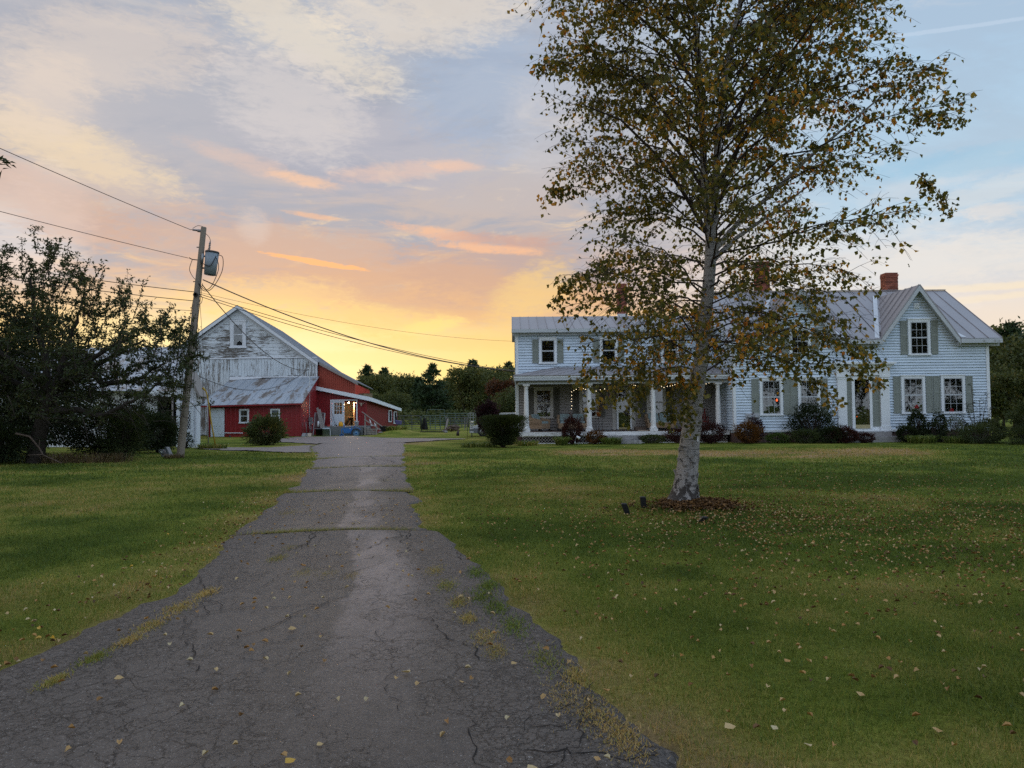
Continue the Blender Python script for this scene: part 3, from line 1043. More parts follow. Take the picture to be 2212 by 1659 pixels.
# ------------------------------------------------------------------ grass blades (near lawn) and dry tufts
def blades(n, xy, h, wdt, tint, z=None, lean=0.5):
    x, y = xy
    z = ground_z(x, y) if z is None else z
    a = rng.random(n) * 2 * np.pi
    la = rng.random(n) * 2 * np.pi
    ll = rng.random(n) * lean
    hh = h * (0.55 + 0.75 * rng.random(n))
    bx, by = np.cos(a) * wdt * 0.5, np.sin(a) * wdt * 0.5
    base = np.stack([x, y, z - 0.004], 1)
    side = np.stack([bx, by, np.zeros(n)], 1)
    tip = base + np.stack([np.cos(la) * hh * ll, np.sin(la) * hh * ll, hh], 1)
    V = np.stack([base - side, base + side, tip], 1).reshape(-1, 3)
    T = np.arange(3 * n).reshape(-1, 3)
    return V, T, np.repeat(tint, 3)


def cat_mesh(name, parts, mat, **kw):
    V, T, K = [], [], []
    b = 0
    for v, t, k in parts:
        V.append(v)
        T.append(t + b)
        K.append(k)
        b += len(v)
    return np_mesh(name, np.concatenate(V), np.concatenate(T), mat, tint=np.concatenate(K), **kw)


parts = []
for (y0, y1, dens, h, wd) in ((2.6, 6.5, 5200, 0.034, 0.0048), (6.5, 11, 2000, 0.037, 0.008), (11, 18, 560, 0.042, 0.015), (18, 30, 150, 0.05, 0.032)):
    area_w = 2 * (y1 * 0.74 + 1.0)
    n = int(dens * area_w * (y1 - y0))
    x = (rng.random(n) - 0.5) * area_w
    y = y0 + rng.random(n) * (y1 - y0)
    keep = (np.abs(x) < y * 0.72 + 0.8) & ~on_drive(x, y, -0.03)
    x, y = x[keep], y[keep]
    clump = fbm2(x, y, 55, 3, 2.6)
    keep = rng.random(len(x)) < 0.45 + 0.9 * clump
    x, y, clump = x[keep], y[keep], clump[keep]
    dr = dryness(x, y)
    tn = np.clip(0.10 + dr * 0.95 + (rng.random(len(x)) - 0.5) * 0.75, 0, 1)
    parts.append(blades(len(x), (x, y), h * (0.6 + 0.9 * clump), wd, tn, lean=0.9))
grass = cat_mesh('grass', parts, M['grass'])
tag(grass, 'short autumn lawn grass, green with straw coloured blades', 'grass', kind='stuff')

# weeds in the cracks of the driveway
TUFT = []
for (a, b, h) in HEAVE[:4]:
    n = 2600 if a < 12 else 1400
    u = rng.beta(3, 3, n) if a < 12 else rng.random(n)
    u = 0.02 + u * 0.96
    y = a + (b - a) * u + rng.normal(0, 0.045, n)
    lxx, rxx = edge_x(LE, y), edge_x(RE, y)
    TUFT.append((lxx * (1 - u) + rxx * u, y, np.full(n, 0.055 if a < 12 else 0.06), rng.random(n) * 0.45 + 0.5))
SPOTS = [(-0.35, 7.22, .12, .2), (-0.22, 6.72, .10, .25), (-0.27, 6.34, .14, .3), (-0.14, 5.95, .12, .25), (0.0, 5.43, .13, .3), (-0.79, 7.29, .10, .8), (-0.61, 6.69, .12, .6), (-0.46, 6.11, .10, .75),
         (-0.35, 5.62, .07, .8), (-0.21, 5.15, .10, .8), (-0.12, 4.85, .08, .8), (0.2, 4.7, .13, .5), (0.36, 4.41, .09, .8), (0.26, 4.05, .13, .9), (0.40, 3.89, .12, .85), (0.47, 3.66, .12, .9), (0.55, 3.53, .10, .9),
         (-2.71, 5.51, .10, .8), (-2.72, 6.0, .12, .85), (-2.7, 6.5, .08, .9), (-2.68, 5.15, .07, .85), (-2.72, 4.8, .07, .5), (-2.73, 4.4, .06, .7), (-2.05, 7.22, .12, .8), (-1.8, 7.18, .12, .8), (-1.55, 7.1, .08, .9),
         (-2.55, 8.0, .10, .7), (-2.6, 8.6, .10, .75), (-2.5, 9.1, .07, .7), (-2.2, 14.9, .2, .8), (-2.9, 15.2, .25, .8), (-3.0, 16.6, .25, .75), (-3.4, 17.4, .2, .8), (-3.5, 11.6, .2, .8)]
for (x0, y0, r, tn) in SPOTS:
    n = 420
    TUFT.append((x0 + rng.normal(0, r * 0.45, n), y0 + rng.normal(0, r * 1.1, n), np.full(n, 0.017), np.clip(tn * .8 + .26 + rng.normal(0, 0.12, n), 0, 1)))
x = np.concatenate([q[0] for q in TUFT]); y = np.concatenate([q[1] for q in TUFT]); hh = np.concatenate([q[2] for q in TUFT]); tn = np.concatenate([q[3] for q in TUFT])
cr = cat_mesh('crack_grass', [blades(len(x), (x, y), hh * 1.25, 0.008, tn, z=np.full(len(x), 0.02), lean=1.6)], M['grass'])
tag(cr, 'dry grass and weeds growing in the driveway cracks', 'weeds', kind='stuff')


# long wandering cracks, open and dark
cv_, cf_ = [], []
rc = random.Random(12)
for k in range(34):
    y = rc.uniform(3.0, 9.0) if k < 24 else rc.uniform(9.8, 24)
    u = rc.choice((rc.uniform(.05, .35), rc.uniform(.72, .95), rc.uniform(.2, .8)))
    x = float(edge_x(LE, y)) * (1 - u) + float(edge_x(RE, y)) * u
    an = rc.choice((1.6, 1.75, 1.7, 1.6, 1.4, .2)) + rc.uniform(-.2, .2)
    n_ = rc.randint(14, 46)
    w0 = rc.uniform(.0012, .0032) * (1 + y * .10)
    a0 = an
    pv = None
    for s in range(n_):
        a0 += rc.gauss(0, .05)
        an = a0 + rc.gauss(0, .55)
        st = .045 * (1 + y * .06)
        x += math.cos(an) * st
        y += math.sin(an) * st
        le, re = float(edge_x(LE, y)), float(edge_x(RE, y))
        uu = (x - le) / (re - le)
        if not .02 < uu < .98:
            break
        ww = w0 * rc.uniform(.35, 1.5) * min(1, (n_ - s) / 6)
        zz_ = float(drive_z(uu, y)) + .013
        nx2, ny2 = -math.sin(an) * ww, math.cos(an) * ww
        cv_ += [(x - nx2, y - ny2, zz_ - .006), (x + nx2, y + ny2, zz_ - .006)]
        j = len(cv_) - 2
        if pv is not None:
            cf_.append((pv, j, j + 1, pv + 1))
        pv = j
crk = MB().add(cv_, cf_).build('open_cracks', simple('crack_shade', (.018, .015, .014), .95, var=.3))
tag(crk, 'long wandering open cracks running along the driveway asphalt', 'cracks', kind='stuff')
# soil and dead thatch filling the transverse cracks
m_ = []
for (a, b, h) in HEAVE[:4]:
    u = np.linspace(0.01, 0.99, 90)
    yc = a + (b - a) * u + (fbm2(u * 9, u * 0 + a, 66, 4, 1.0) - .5) * .16
    wd = .022 + .05 * fbm2(u * 14, u * 0 + b, 67, 3, 1.0)
    xx = edge_x(LE, yc) * (1 - u) + edge_x(RE, yc) * u
    zc = drive_z(u, yc) + .016
    m_.append((np.stack([xx, yc - wd, zc], 1), np.stack([xx, yc + wd, zc], 1)))
sv, sf = [], []
for lo_, hi_ in m_:
    b0_ = len(sv)
    for p_, q_ in zip(lo_, hi_):
        sv += [tuple(p_), tuple(q_)]
    for k in range(len(lo_) - 1):
        j = b0_ + 2 * k
        sf.append((j, j + 2, j + 3, j + 1))
soil = MB().add(sv, sf).build('crack_soil', simple('crack_soil_colour', (.075, .052, .034), .95, var=.5, nscale=9))
tag(soil, 'dark soil and thatch packed in the cross cracks of the driveway', 'soil', kind='stuff')


# ------------------------------------------------------------------ fallen leaves
def leaf_bed(name, x, y, z, size, tint, label):
    n = len(x)
    a = rng.random(n) * 2 * np.pi
    d = np.stack([np.cos(a), np.sin(a), rng.normal(0.12, 0.3, n)], 1)
    up = np.stack([rng.normal(0, .35, n), rng.normal(0, .35, n), np.ones(n)], 1)
    V, T, K = leaf_arrays(np.stack([x, y, z], 1), d, up, size * (0.7 + 0.6 * rng.random(n)), size * 0.75, 0.5, tint, True)
    o = np_mesh(name, V, T, M['fallen'], tint=K)
    return tag(o, label, 'leaves', kind='stuff')


n = 5200
x = np.concatenate([rng.normal(5.6, 2.6, n // 2), rng.normal(5.0, 2.6, n // 2), rng.normal(3.4, 1.3, n // 6)])
y = np.concatenate([rng.normal(11.6, 2.8, n // 2), rng.normal(7.6, 2.4, n // 2), rng.normal(10.9, 1.0, n // 6)])
xe = rng.uniform(-4, 14, 1500)
ye = rng.uniform(3, 22, 1500)
x, y = np.concatenate([x, xe]), np.concatenate([y, ye])
k = (y > 2.8) & (x > edge_x(RE, y) + 0.1) & (x < 14)
x, y = x[k], y[k]
leaf_bed('fallen_leaves', x, y, ground_z(x, y) + 0.028 + rng.random(len(x)) * 0.02, 0.036, 0.05 + .78 * rng.random(len(x)), 'pale and orange birch leaves scattered over the right lawn')
n = 2600
a = rng.random(n) * 2 * np.pi
r = np.where(rng.random(n) < .72, np.sqrt(rng.random(n)) * 0.50, np.abs(rng.normal(.42, .30, n))) * (.8 + .4 * fbm2(np.cos(a), np.sin(a), 5, 3, 1.5))
x, y = 2.95 + np.cos(a) * r * 1.15, 12.02 + np.sin(a) * r * 0.85 - 0.1
leaf_bed('leaf_litter', x, y, ground_z(x, y) + 0.02 + rng.random(n) * 0.035, 0.055, rng.random(n) ** 1.5 * 0.38, 'rusty brown leaf litter heaped round the birch foot')
n = 420
y = 3.0 + rng.random(n) ** 1.6 * 12
x = edge_x(LE, y) - np.abs(rng.normal(0, 0.5, n)) + 0.12
leaf_bed('edge_leaves', x, y, ground_z(x, y) + 0.035, 0.036, rng.random(n), 'pale leaves lying along the left edge of the driveway')
n = 260
y = 3.2 + rng.random(n) * 10
x = edge_x(LE, y) * (1 - (u := rng.random(n) ** 1.0)) + edge_x(RE, y) * u
leaf_bed('drive_leaves', x, y, np.full(n, 0.045), 0.038, 0.3 + rng.random(n) * 0.6, 'small pale leaves strewn over the asphalt')


def big_leaf(x, y, size, rot, tn, label, group=None):
    """one curled leaf: six-sided blade bent over its midrib"""
    vs, fs = [], []
    ring = [(0, 0), (0.22, 0.40), (0.62, 0.34), (1.0, 0.05), (0.62, -0.30), (0.22, -0.42)]
    mid = [(0.3, 0), (0.65, 0)]
    c, s = math.cos(rot), math.sin(rot)
    for (a, b) in ring + mid:
        h = 0.004 + abs(b) * size * (0.8 if b > 0 else .35) + abs(a - 0.5) * size * 0.3
        vs.append((x + (a * c - b * s) * size, y + (a * s + b * c) * size, 0.036 + h))
    fs = [(0, 6, 1), (1, 6, 7, 2), (2, 7, 3), (3, 7, 4), (4, 7, 6, 5), (5, 6, 0)]
    o = MB().add(vs, fs).build('fallen_leaf', M['fallen'])
    at = o.data.attributes.new('tint', 'FLOAT', 'POINT')
    at.data.foreach_set('value', [tn] * len(vs))
    return tag(o, label, 'leaf', group)


GL = 'single dry leaves on the asphalt'
big_leaf(-1.02, 3.30, 0.051, 0.7, 0.98, 'orange curled leaf lying on the asphalt near the photo bottom', GL)
big_leaf(-0.93, 3.48, 0.034, 0.2, 0.75, 'pale leaf on the asphalt just behind the orange curled leaf', GL)
big_leaf(-1.62, 5.3, 0.061, 0.1, 0.72, 'large tan leaf left of centre on the asphalt', GL)
big_leaf(-0.62, 4.42, 0.058, 2.9, 0.8, 'tan leaf alone in the middle of the asphalt', GL)
big_leaf(-0.02, 4.55, 0.041, 0.4, 0.7, 'small pale leaf right of the middle of the asphalt', GL)
big_leaf(0.05, 3.22, 0.051, 0.3, 0.8, 'broad pale leaf on the asphalt close to the lower right weeds', GL)
big_leaf(0.36, 3.30, 0.041, 1.2, 0.6, 'buff leaf beside the brown weeds at the bottom edge', GL)
big_leaf(0.52, 4.10, 0.048, 2.2, 0.55, 'brown leaf at the right border of the asphalt', GL)
big_leaf(-2.35, 4.35, 0.054, 0.2, 0.7, 'tan leaf on the cracked left side of the asphalt', GL)
big_leaf(-0.30, 4.25, 0.034, 1.9, 0.68, 'little cream leaf between two larger leaves on the asphalt', GL)
GR = 'larger leaves on the right lawn'
for (x, y, s, r, tn, lb) in ((1.02, 3.62, .12, .1, .85, 'long pale curled leaf on the grass near the driveway edge'), (1.25, 3.60, .09, .8, .98, 'orange leaf just right of the long pale curled leaf'),
                            (1.36, 3.42, .08, 2.0, .97, 'yellow leaf on the dark grass below the orange leaf'), (2.02, 3.55, .11, 1.2, .7, 'brown folded leaf upright in the grass at lower right'),
                            (1.66, 4.55, .09, .3, .6, 'tan leaf on the green patch right of the driveway'), (1.86, 4.0, .11, .9, .72, 'pair sized pale leaf in the grass near the lower centre right')):
    big_leaf(x, y, s * .5, r, tn * .9, lb, GR)

# ------------------------------------------------------------------ building helpers
def clapboards(parent, name, x0, x1, z0, z1, y, step, mat, slope=None, axis='x', face=-1, thick=0.022, tilt=0.044):
    """horizontal lapped boards; slope = (xc, zapex, k): gable sides, half width = (zapex - z)/k"""
    k = 0
    z = z0
    while z < z1 - 0.02:
        zt = min(z + step, z1)
        a0, a1, b0, b1 = x0, x1, x0, x1
        if slope:
            xc, za, kk = slope
            h0, h1 = max((za - z) / kk, 0), max((za - zt) / kk, 0)
            a0, a1, b0, b1 = max(x0, xc - h0), min(x1, xc + h0), max(x0, xc - h1), min(x1, xc + h1)
            if a1 - a0 < 0.05:
                break
            if b1 - b0 < 0.02:
                b0 = b1 = xc
                b0 -= 0.01
                b1 += 0.01
        f = face
        lo_y, hi_y = y + f * (thick + tilt), y + f * (thick * 0.45)
        if axis == 'x':
            lo = [(a0, lo_y, z), (a1, lo_y, z), (a1, y, z), (a0, y, z)]
            hi = [(b0, hi_y, zt + 0.012), (b1, hi_y, zt + 0.012), (b1, y, zt + 0.012), (b0, y, zt + 0.012)]
        else:
            lo = [(lo_y, a0, z), (lo_y, a1, z), (y, a1, z), (y, a0, z)]
            hi = [(hi_y, b0, zt + 0.012), (hi_y, b1, zt + 0.012), (y, b1, zt + 0.012), (y, b0, zt + 0.012)]
        MB().hexa(lo, hi).build(name, mat, parent)
        z = zt
        k += 1


def roof_slope(parent, A, B, C, D, n, mat, sheet='roof_sheet', seam=True, th=0.04, seam_h=0.035, name='roof_slope'):
    """A,B eave left/right; C,D ridge right/left. n pans between standing seams."""
    A, B, C, D = map(Vector, (A, B, C, D))
    nrm_ = (B - A).cross(D - A)
    if nrm_.length < 1e-6:
        nrm_ = (B - C).cross(D - C)
    nrm_.normalize()
    if nrm_.z < 0:
        nrm_ = -nrm_
    deck = MB()
    dn = -nrm_ * th
    g = nrm_ * 0.004
    deck.hexa([A + dn, B + dn, C + dn, D + dn], [A - g, B - g, C - g, D - g])
    deck_o = deck.build(name, mat, parent)
    for i in range(n):
        t0, t1 = i / n, (i + 1) / n
        e = 0.004 / max((B - A).length, 0.1)
        t0 += e
        t1 -= e
        a, b = A.lerp(B, t0), A.lerp(B, t1)
        d, c = D.lerp(C, t0), D.lerp(C, t1)
        MB().hexa([a, b, c, d], [a + nrm_ * .006, b + nrm_ * .006, c + nrm_ * .006, d + nrm_ * .006]).build(sheet, mat, deck_o)
    if seam:
        for i in range(n + 1):
            t0 = i / n
            a, d = A.lerp(B, t0), D.lerp(C, t0)
            MB().beam(a + nrm_ * seam_h * 0.5, d + nrm_ * seam_h * 0.5, 0.022, seam_h, up=nrm_).build('roof_seam', mat, deck_o)
    return deck_o


def window(parent, x0, x1, z0, z1, y, cols=3, rows=2, cas=0.11, trim=None, room=None, curtain=None, lower_open=False, head=True, upper_light=None, name='window'):
    """double-hung window in a wall facing -y, standing just proud of the boards"""
    trim = trim or M['trim']
    m = MB()
    yf = y - 0.055
    m.box(x0, x0 + cas, yf, y, z0 + 0.06, z1 - cas)
    m.box(x1 - cas, x1, yf, y, z0 + 0.06, z1 - cas)
    m.box(x0, x1, yf, y, z1 - cas, z1)
    m.box(x0 - 0.03, x1 + 0.03, yf - 0.035, y, z0, z0 + 0.06)
    if head:
        m.box(x0 - 0.03, x1 + 0.03, yf - 0.03, y - 0.002, z1, z1 + 0.045)
    win = m.build(name, trim, parent)
    ix0, ix1, iz0, iz1 = x0 + cas, x1 - cas, z0 + 0.06, z1 - cas
    MB().box(ix0, ix1, y - 0.034, y - 0.030, iz0, iz1).build('room_back', room or M['dark'], win)
    zm = (iz0 + iz1) / 2
    fr = 0.045
    for (a, b, yo) in ((zm, iz1, 0.0), (iz0, zm + 0.03, 0.010)):
        ys = y - 0.045 - yo * 0 + 0.0
        s = MB()
        yy0, yy1 = (y - 0.050, y - 0.040) if yo == 0 else (y - 0.053, y - 0.043)
        s.box(ix0, ix0 + fr, yy0, yy1, a, b)
        s.box(ix1 - fr, ix1, yy0, yy1, a, b)
        s.box(ix0 + fr, ix1 - fr, yy0, yy1, a, a + fr)
        s.box(ix0 + fr, ix1 - fr, yy0, yy1, b - fr, b)
        s.build('sash', M['sash'] if trim is M['trim'] else trim, win)
        gx0, gx1, gz0, gz1 = ix0 + fr, ix1 - fr, a + fr, b - fr
        pw, ph = (gx1 - gx0) / cols, (gz1 - gz0) / rows
        for i in range(1, cols):
            MB().box(gx0 + i * pw - 0.008, gx0 + i * pw + 0.008, yy0 + 0.001, yy1, gz0, gz1).build('muntin', M['sash'] if trim is M['trim'] else trim, win)
        for j in range(1, rows):
            MB().box(gx0, gx1, yy0 + 0.002, yy1, gz0 + j * ph - 0.008, gz0 + j * ph + 0.008).build('muntin', M['sash'] if trim is M['trim'] else trim, win)
        for i in range(cols):
            for j in range(rows):
                MB().box(gx0 + i * pw + 0.006, gx0 + (i + 1) * pw - 0.006, yy0 + 0.004, yy0 + 0.006, gz0 + j * ph + 0.006, gz0 + (j + 1) * ph - 0.006).build('pane', M['glass'], win)
    if curtain:
        for s in curtain:
            a, b, zb = s
            MB().box(ix0 + a, ix0 + b, y - 0.0385, y - 0.0355, iz0 + zb, iz1).build('curtain', M['curtain'] if trim is M['trim'] else M['curtain_warm'], win)
    return win


def shutter(parent, x0, x1, z0, z1, y, mat, louvers=True, midf=0.52):
    """louvred shutter: stiles, rails and tilted louvres"""
    m = MB()
    yf, yb = y - 0.035, y - 0.010
    st = 0.045
    m.box(x0, x0 + st, yf, yb, z0, z1)
    m.box(x1 - st, x1, yf, yb, z0, z1)
    zmid = z0 + (z1 - z0) * midf
    rails = [(z0, z0 + 0.10), (zmid - 0.04, zmid + 0.04), (z1 - 0.07, z1)]
    for a, b in rails:
        m.box(x0 + st, x1 - st, yf + 0.003, yb, a, b)
    m.box(x0 + st, x1 - st, yb - 0.004, yb - 0.001, z0, z1)
    o = m.build('shutter', mat, parent)
    if louvers:
        for (a, b) in ((rails[0][1], rails[1][0]), (rails[1][1], rails[2][0])):
            k = MB()
            n = max(2, int((b - a) / 0.045))
            s = (b - a) / n
            for i in range(n):
                z = a + i * s
                k.hexa([(x0 + st, yf + 0.004, z), (x1 - st, yf + 0.004, z), (x1 - st, yf + 0.010, z), (x0 + st, yf + 0.010, z)],
                       [(x0 + st, yb - 0.006, z + s * .80), (x1 - st, yb - 0.006, z + s * .80), (x1 - st, yb - 0.004, z + s * .80), (x0 + st, yb - 0.004, z + s * .80)])
            q = k.build('louvre_panel', mat, o)
            q['kind'] = 'stuff'
    return o


def brick_stack(parent, x0, x1, y0, y1, z0, z1, cap=True):
    core = MB().box(x0 + .012, x1 - .012, y0 + .012, y1 - .012, z0, z1 - 0.01).build('chimney', M['mortar'], parent)
    H, L, J = 0.088, 0.225, 0.012
    nz = int((z1 - z0) / H)
    hh = (z1 - z0) / nz
    for k in range(nz):
        za, zb = z0 + k * hh, z0 + (k + 1) * hh - J
        out = 0.022 if (cap and k in (nz - 2, nz - 3)) else 0.0
        off = (k % 2) * L / 2
        a = x0 - out
        nx = max(1, round((x1 - x0) / L))
        for i in range(-1, nx + 1):
            u0 = x0 + i * (x1 - x0) / nx + off * (x1 - x0) / (nx * L)
            u1 = u0 + (x1 - x0) / nx - J
            u0c, u1c = max(u0, x0 - out), min(u1, x1 + out)
            if u1c - u0c > 0.04:
                j = random.uniform(-.004, .004)
                MB().box(u0c, u1c, y0 - out + j, y0 + 0.09, za, zb).build('brick', M['brick'], core)
        ny = max(1, round((y1 - y0 - .1) / L))
        for s, xa, xb in ((0, x0 - out, x0 + 0.09), (1, x1 - 0.09, x1 + out)):
            for i in range(ny):
                v0 = y0 + 0.105 + i * (y1 - y0 - .105) / ny
                v1 = v0 + (y1 - y0 - .105) / ny - J
                if s == 0 or k > nz - 8:
                    MB().box(xa, xb, v0, v1, za, zb).build('brick', M['brick'], core)
    MB().box(x0 - .03, x1 + .03, y0 - .03, y1 + .03, z0 - 0.5, z0 + 0.10).build('chimney_flashing', M['flashing'], core)
    return core


# ------------------------------------------------------------------ farmhouse
house = thing('farmhouse', 'pale clapboard farmhouse with grey metal roof, long porch and sage shutters', 'house', (11.5, 36.0, 0))
HY = 34.5           # front wall of the main block
HX0, HX1 = 10.42, 22.50
WY = 37.5           # front wall of the wing
WX0, WX1 = 0.20, 10.42

# wall cores (what the boards are nailed to), one for each block
mw = MB()
mw.box(HX0 + .03, HX1 - .03, HY, 42.5, 0.45, 4.72)
gable_r = MB().prism([(HX1 - .05, HY, 4.6), (HX1 - .05, 42.5, 4.6), (HX1 - .05, 38.5, 7.55)], (-0.1, 0, 0))
mw.v += []
main_wall = mw.build('wall', M['siding'], house)
clapboards(main_wall, 'clapboard', HX0 + .10, HX1 - .12, 0.60, 4.62, HY, 0.130, M['siding'])
# left return of the main block (faces the porch)
clapboards(main_wall, 'clapboard', HY + .10, WY, 0.60, 4.62, HX0 + .03, 0.130, M['siding'], axis='y')
# gable ends
for xx, f in ((HX1 - .03, 1), (HX0 + .03, -1)):
    MB().prism([(xx, HY + .1, 4.62), (xx, 42.4, 4.62), (xx, 38.5, 7.56)], (-f * 0.1, 0, 0)).build('gable_panel', M['siding'], main_wall)
    clapboards(main_wall, 'clapboard', HY, 42.5, 4.62, 7.5, xx, 0.19, M['siding'], slope=(38.5, 7.60, 0.745), axis='y', face=f)
clapboards(main_wall, 'clapboard', HY + .1, 42.5, 0.60, 4.62, HX1 - .03, 0.20, M['siding'], axis='y', face=1)
# corner boards, skirt, foundation
for (a, b) in ((HX0 - .01, HX0 + .12), (HX1 - .13, HX1 + .01)):
    MB().box(a, b, HY - .078, HY + .10, 0.56, 4.66).build('corner_board', M['trim'], house)
MB().box(HX0 - .01, 15.2, HY - .080, HY - .002, 0.50, 0.60).build('skirt_board', M['trim'], house)
MB().box(17.85, HX1 + .01, HY - .080, HY - .002, 0.50, 0.60).build('skirt_board', M['trim'], house)
MB().box(HX0 + .05, HX1 - .05, HY + .02, 42.4, -0.1, 0.51).build('foundation', M['foundation'], house)

# cross gable walls over the front
GABLES = ((19.14, 7.34, 1.86, 4.80), (13.60, 7.25, 1.72, 4.85))
for gi, (xc, za, hw, zf) in enumerate(GABLES):
    k = (za - zf) / hw
    xs_ = hw - 0.10
    MB().prism([(xc - xs_ + .06, HY + .001, 4.60), (xc + xs_ - .06, HY + .001, 4.60), (xc, HY + .001, za - .22)], (0, 0.12, 0)).build('gable_wall', M['siding'], house)
    gw = [o for o in house.children if o.name.startswith('gable_wall')][-1]
    clapboards(gw, 'clapboard', xc - hw + .1, xc + hw - .1, 4.62, za - .25, HY, 0.130, M['siding'], slope=(xc, za - .16, k))
    # roof of the cross gable: ridge runs back into the main roof
    yb = 38.2
    for s in (-1, 1):
        e = (xc + s * hw, HY - .38, zf)
        eb = (xc + s * hw, yb, zf)
        r = (xc, HY - .38, za)
        rb = (xc, yb, za)
        if s < 0:
            roof_slope(house, eb, e, r, rb, 7, M['roof'], seam_h=0.05)
        else:
            roof_slope(house, e, eb, rb, r, 7, M['roof'], seam_h=0.05)
        # rake boards: outer fascia, inner moulding and soffit
        d = Vector((xc, 0, za)) - Vector((xc + s * hw, 0, zf))
        u = Vector((-d.z, 0, d.x)).normalized()
        if u.z > 0:
            u = -u
        p0, p1 = Vector((xc + s * (hw + .0), HY - .40, zf - .03)), Vector((xc, HY - .40, za - .03))
        MB().prism([p0, p1, p1 + Vector((0, 0, -.15 / math.cos(math.atan(k)))), p0 + Vector((0, 0, -.15 / math.cos(math.atan(k))))], (0, 0.03, 0)).build('rake_board', M['fascia'], house)
        q = 0.30 / math.cos(math.atan(k))
        p0b, p1b = p0 + Vector((0, .36, -.05)), p1 + Vector((0, .36, -.05))
        MB().prism([p0b, p1b, p1b + Vector((0, 0, -q)), p0b + Vector((0, 0, -q))], (0, 0.03, 0)).build('rake_frieze', M['fascia'], house)
        o2 = u * 0.10
        MB().hexa([p0 + Vector((0, .03, -.06)), p1 + Vector((0, .03, -.06)), p1 + Vector((0, .40, -.06)), p0 + Vector((0, .40, -.06))],
                  [p0 + Vector((0, .03, -.09)), p1 + Vector((0, .03, -.09)), p1 + Vector((0, .40, -.09)), p0 + Vector((0, .40, -.09))]).build('soffit', M['fascia'], house)

# main roof
for (a, b, cut, n_) in ((10.15, 11.88, 0, 3), (11.88, 15.32, 1, 5), (15.32, 17.28, 0, 3), (17.28, 21.00, 1, 6), (21.00, 22.92, 0, 3)):
    if cut:      # behind a cross gable the slope starts inside its wall
        y0_, z0_ = HY + .16, 4.80 + .58 / 4.42 * 2.95
    else:
        y0_, z0_ = HY - .42, 4.80
    roof_slope(house, (a, y0_, z0_), (b, y0_, z0_), (b, 38.5, 7.75), (a, 38.5, 7.75), n_, M['roof'])
roof_slope(house, (22.92, 42.9, 4.80), (10.15, 42.9, 4.80), (10.15, 38.5, 7.75), (22.92, 38.5, 7.75), 10, M['roof'], seam=False)
MB().beam((10.12, 38.5, 7.79), (22.95, 38.5, 7.79), 0.14, 0.03).build('ridge_cap', M['roof'], house)
# white valley flashings where the cross gables meet the main roof
for (xc, za, hw, zf) in GABLES:
    for s in (-1, 1):
        p, q = Vector((xc + s * (hw + .06), HY - .36, zf + .06)), Vector((xc + s * .1, 37.9, 7.40))
        MB().hexa([p, p + Vector((s * .22, 0, 0)), q + Vector((s * .22, 0, 0)), q], [p + Vector((0, 0, .012)), p + Vector((s * .22, 0, .012)), q + Vector((s * .22, 0, .012)), q + Vector((0, 0, .012))]).build('valley_flashing', M['flashing'], house)
# boxed cornice between and beside the gables
for (a, b) in ((10.13, 11.86), (15.34, 17.27), (21.01, 22.93)):
    m = MB()
    m.box(a, b, HY - .44, HY - .40, 4.58, 4.78)
    m.box(a, b, HY - .398, HY - .002, 4.60, 4.64)
    m.box(a, b, HY - .20, HY - .055, 4.46, 4.598)
    m.build('cornice', M['fascia'], house)
# gable-end rakes on the right
for (y0, y1) in ((HY - .42, 38.5), (42.9, 38.5)):
    MB().hexa([(22.80, y0, 4.62), (22.90, y0, 4.62), (22.90, y1, 7.57), (22.80, y1, 7.57)], [(22.80, y0, 4.77), (22.90, y0, 4.77), (22.90, y1, 7.72), (22.80, y1, 7.72)]).build('rake_board', M['fascia'], house)
for x in (22.05, 22.55, 22.75):
    MB().box(x, x + .05, HY - .50, HY - .44, 4.66, 4.74).build('gutter_bracket', M['fascia'], house)

# windows of the main block
cw = [(0.0, 0.14, 0.0), (0.70, 0.84, 0.0)]
window(house, 18.33, 19.45, 1.28, 3.08, HY - .03, 3, 2, curtain=[(0.02, .10, .0), (.66, .86, .75)])
window(house, 20.20, 21.33, 1.28, 3.08, HY - .03, 3, 2, curtain=[(0.0, .10, .9)])
window(house, 18.72, 19.76, 4.04, 5.74, HY - .03, 3, 2, curtain=[(0.0, .10, 0.9)])
wA = window(house, 11.66, 12.74, 1.26, 3.03, HY - .03, 3, 2, curtain=[(.0, .14, 0), (.60, .84, .78)])
window(house, 13.46, 14.50, 1.26, 3.03, HY - .03, 3, 2, curtain=[(.0, .30, .9), (.62, .82, .85)])
window(house, 13.10, 14.12, 4.12, 5.42, HY - .03, 3, 2)
for (a, b, c, d) in ((17.96, 18.29, 1.33, 3.05), (19.49, 19.81, 1.33, 3.05), (19.84, 20.16, 1.33, 3.05), (21.37, 21.69, 1.33, 3.05), (11.28, 11.62, 1.30, 3.0), (12.78, 13.10, 1.30, 3.0), (13.11, 13.43, 1.30, 3.0), (14.54, 14.86, 1.30, 3.0),
                     (18.36, 18.68, 4.10, 5.70), (19.80, 20.12, 4.10, 5.70), (12.74, 13.06, 4.15, 5.38), (14.16, 14.48, 4.15, 5.38)):
    shutter(house, a, b, c, d, HY - .055, M['shutter'], midf=0.55)
MB().box(19.03, 19.29, HY - .08, HY - .02, 6.25, 6.52).build('gable_vent', M['trim'], house)
gv = [o for o in house.children if o.name.startswith('gable_vent')][-1]
for i in range(4):
    MB().box(19.06, 19.26, HY - .105, HY - .081, 6.28 + i * .058, 6.305 + i * .058).build('slat', M['trim'], gv)

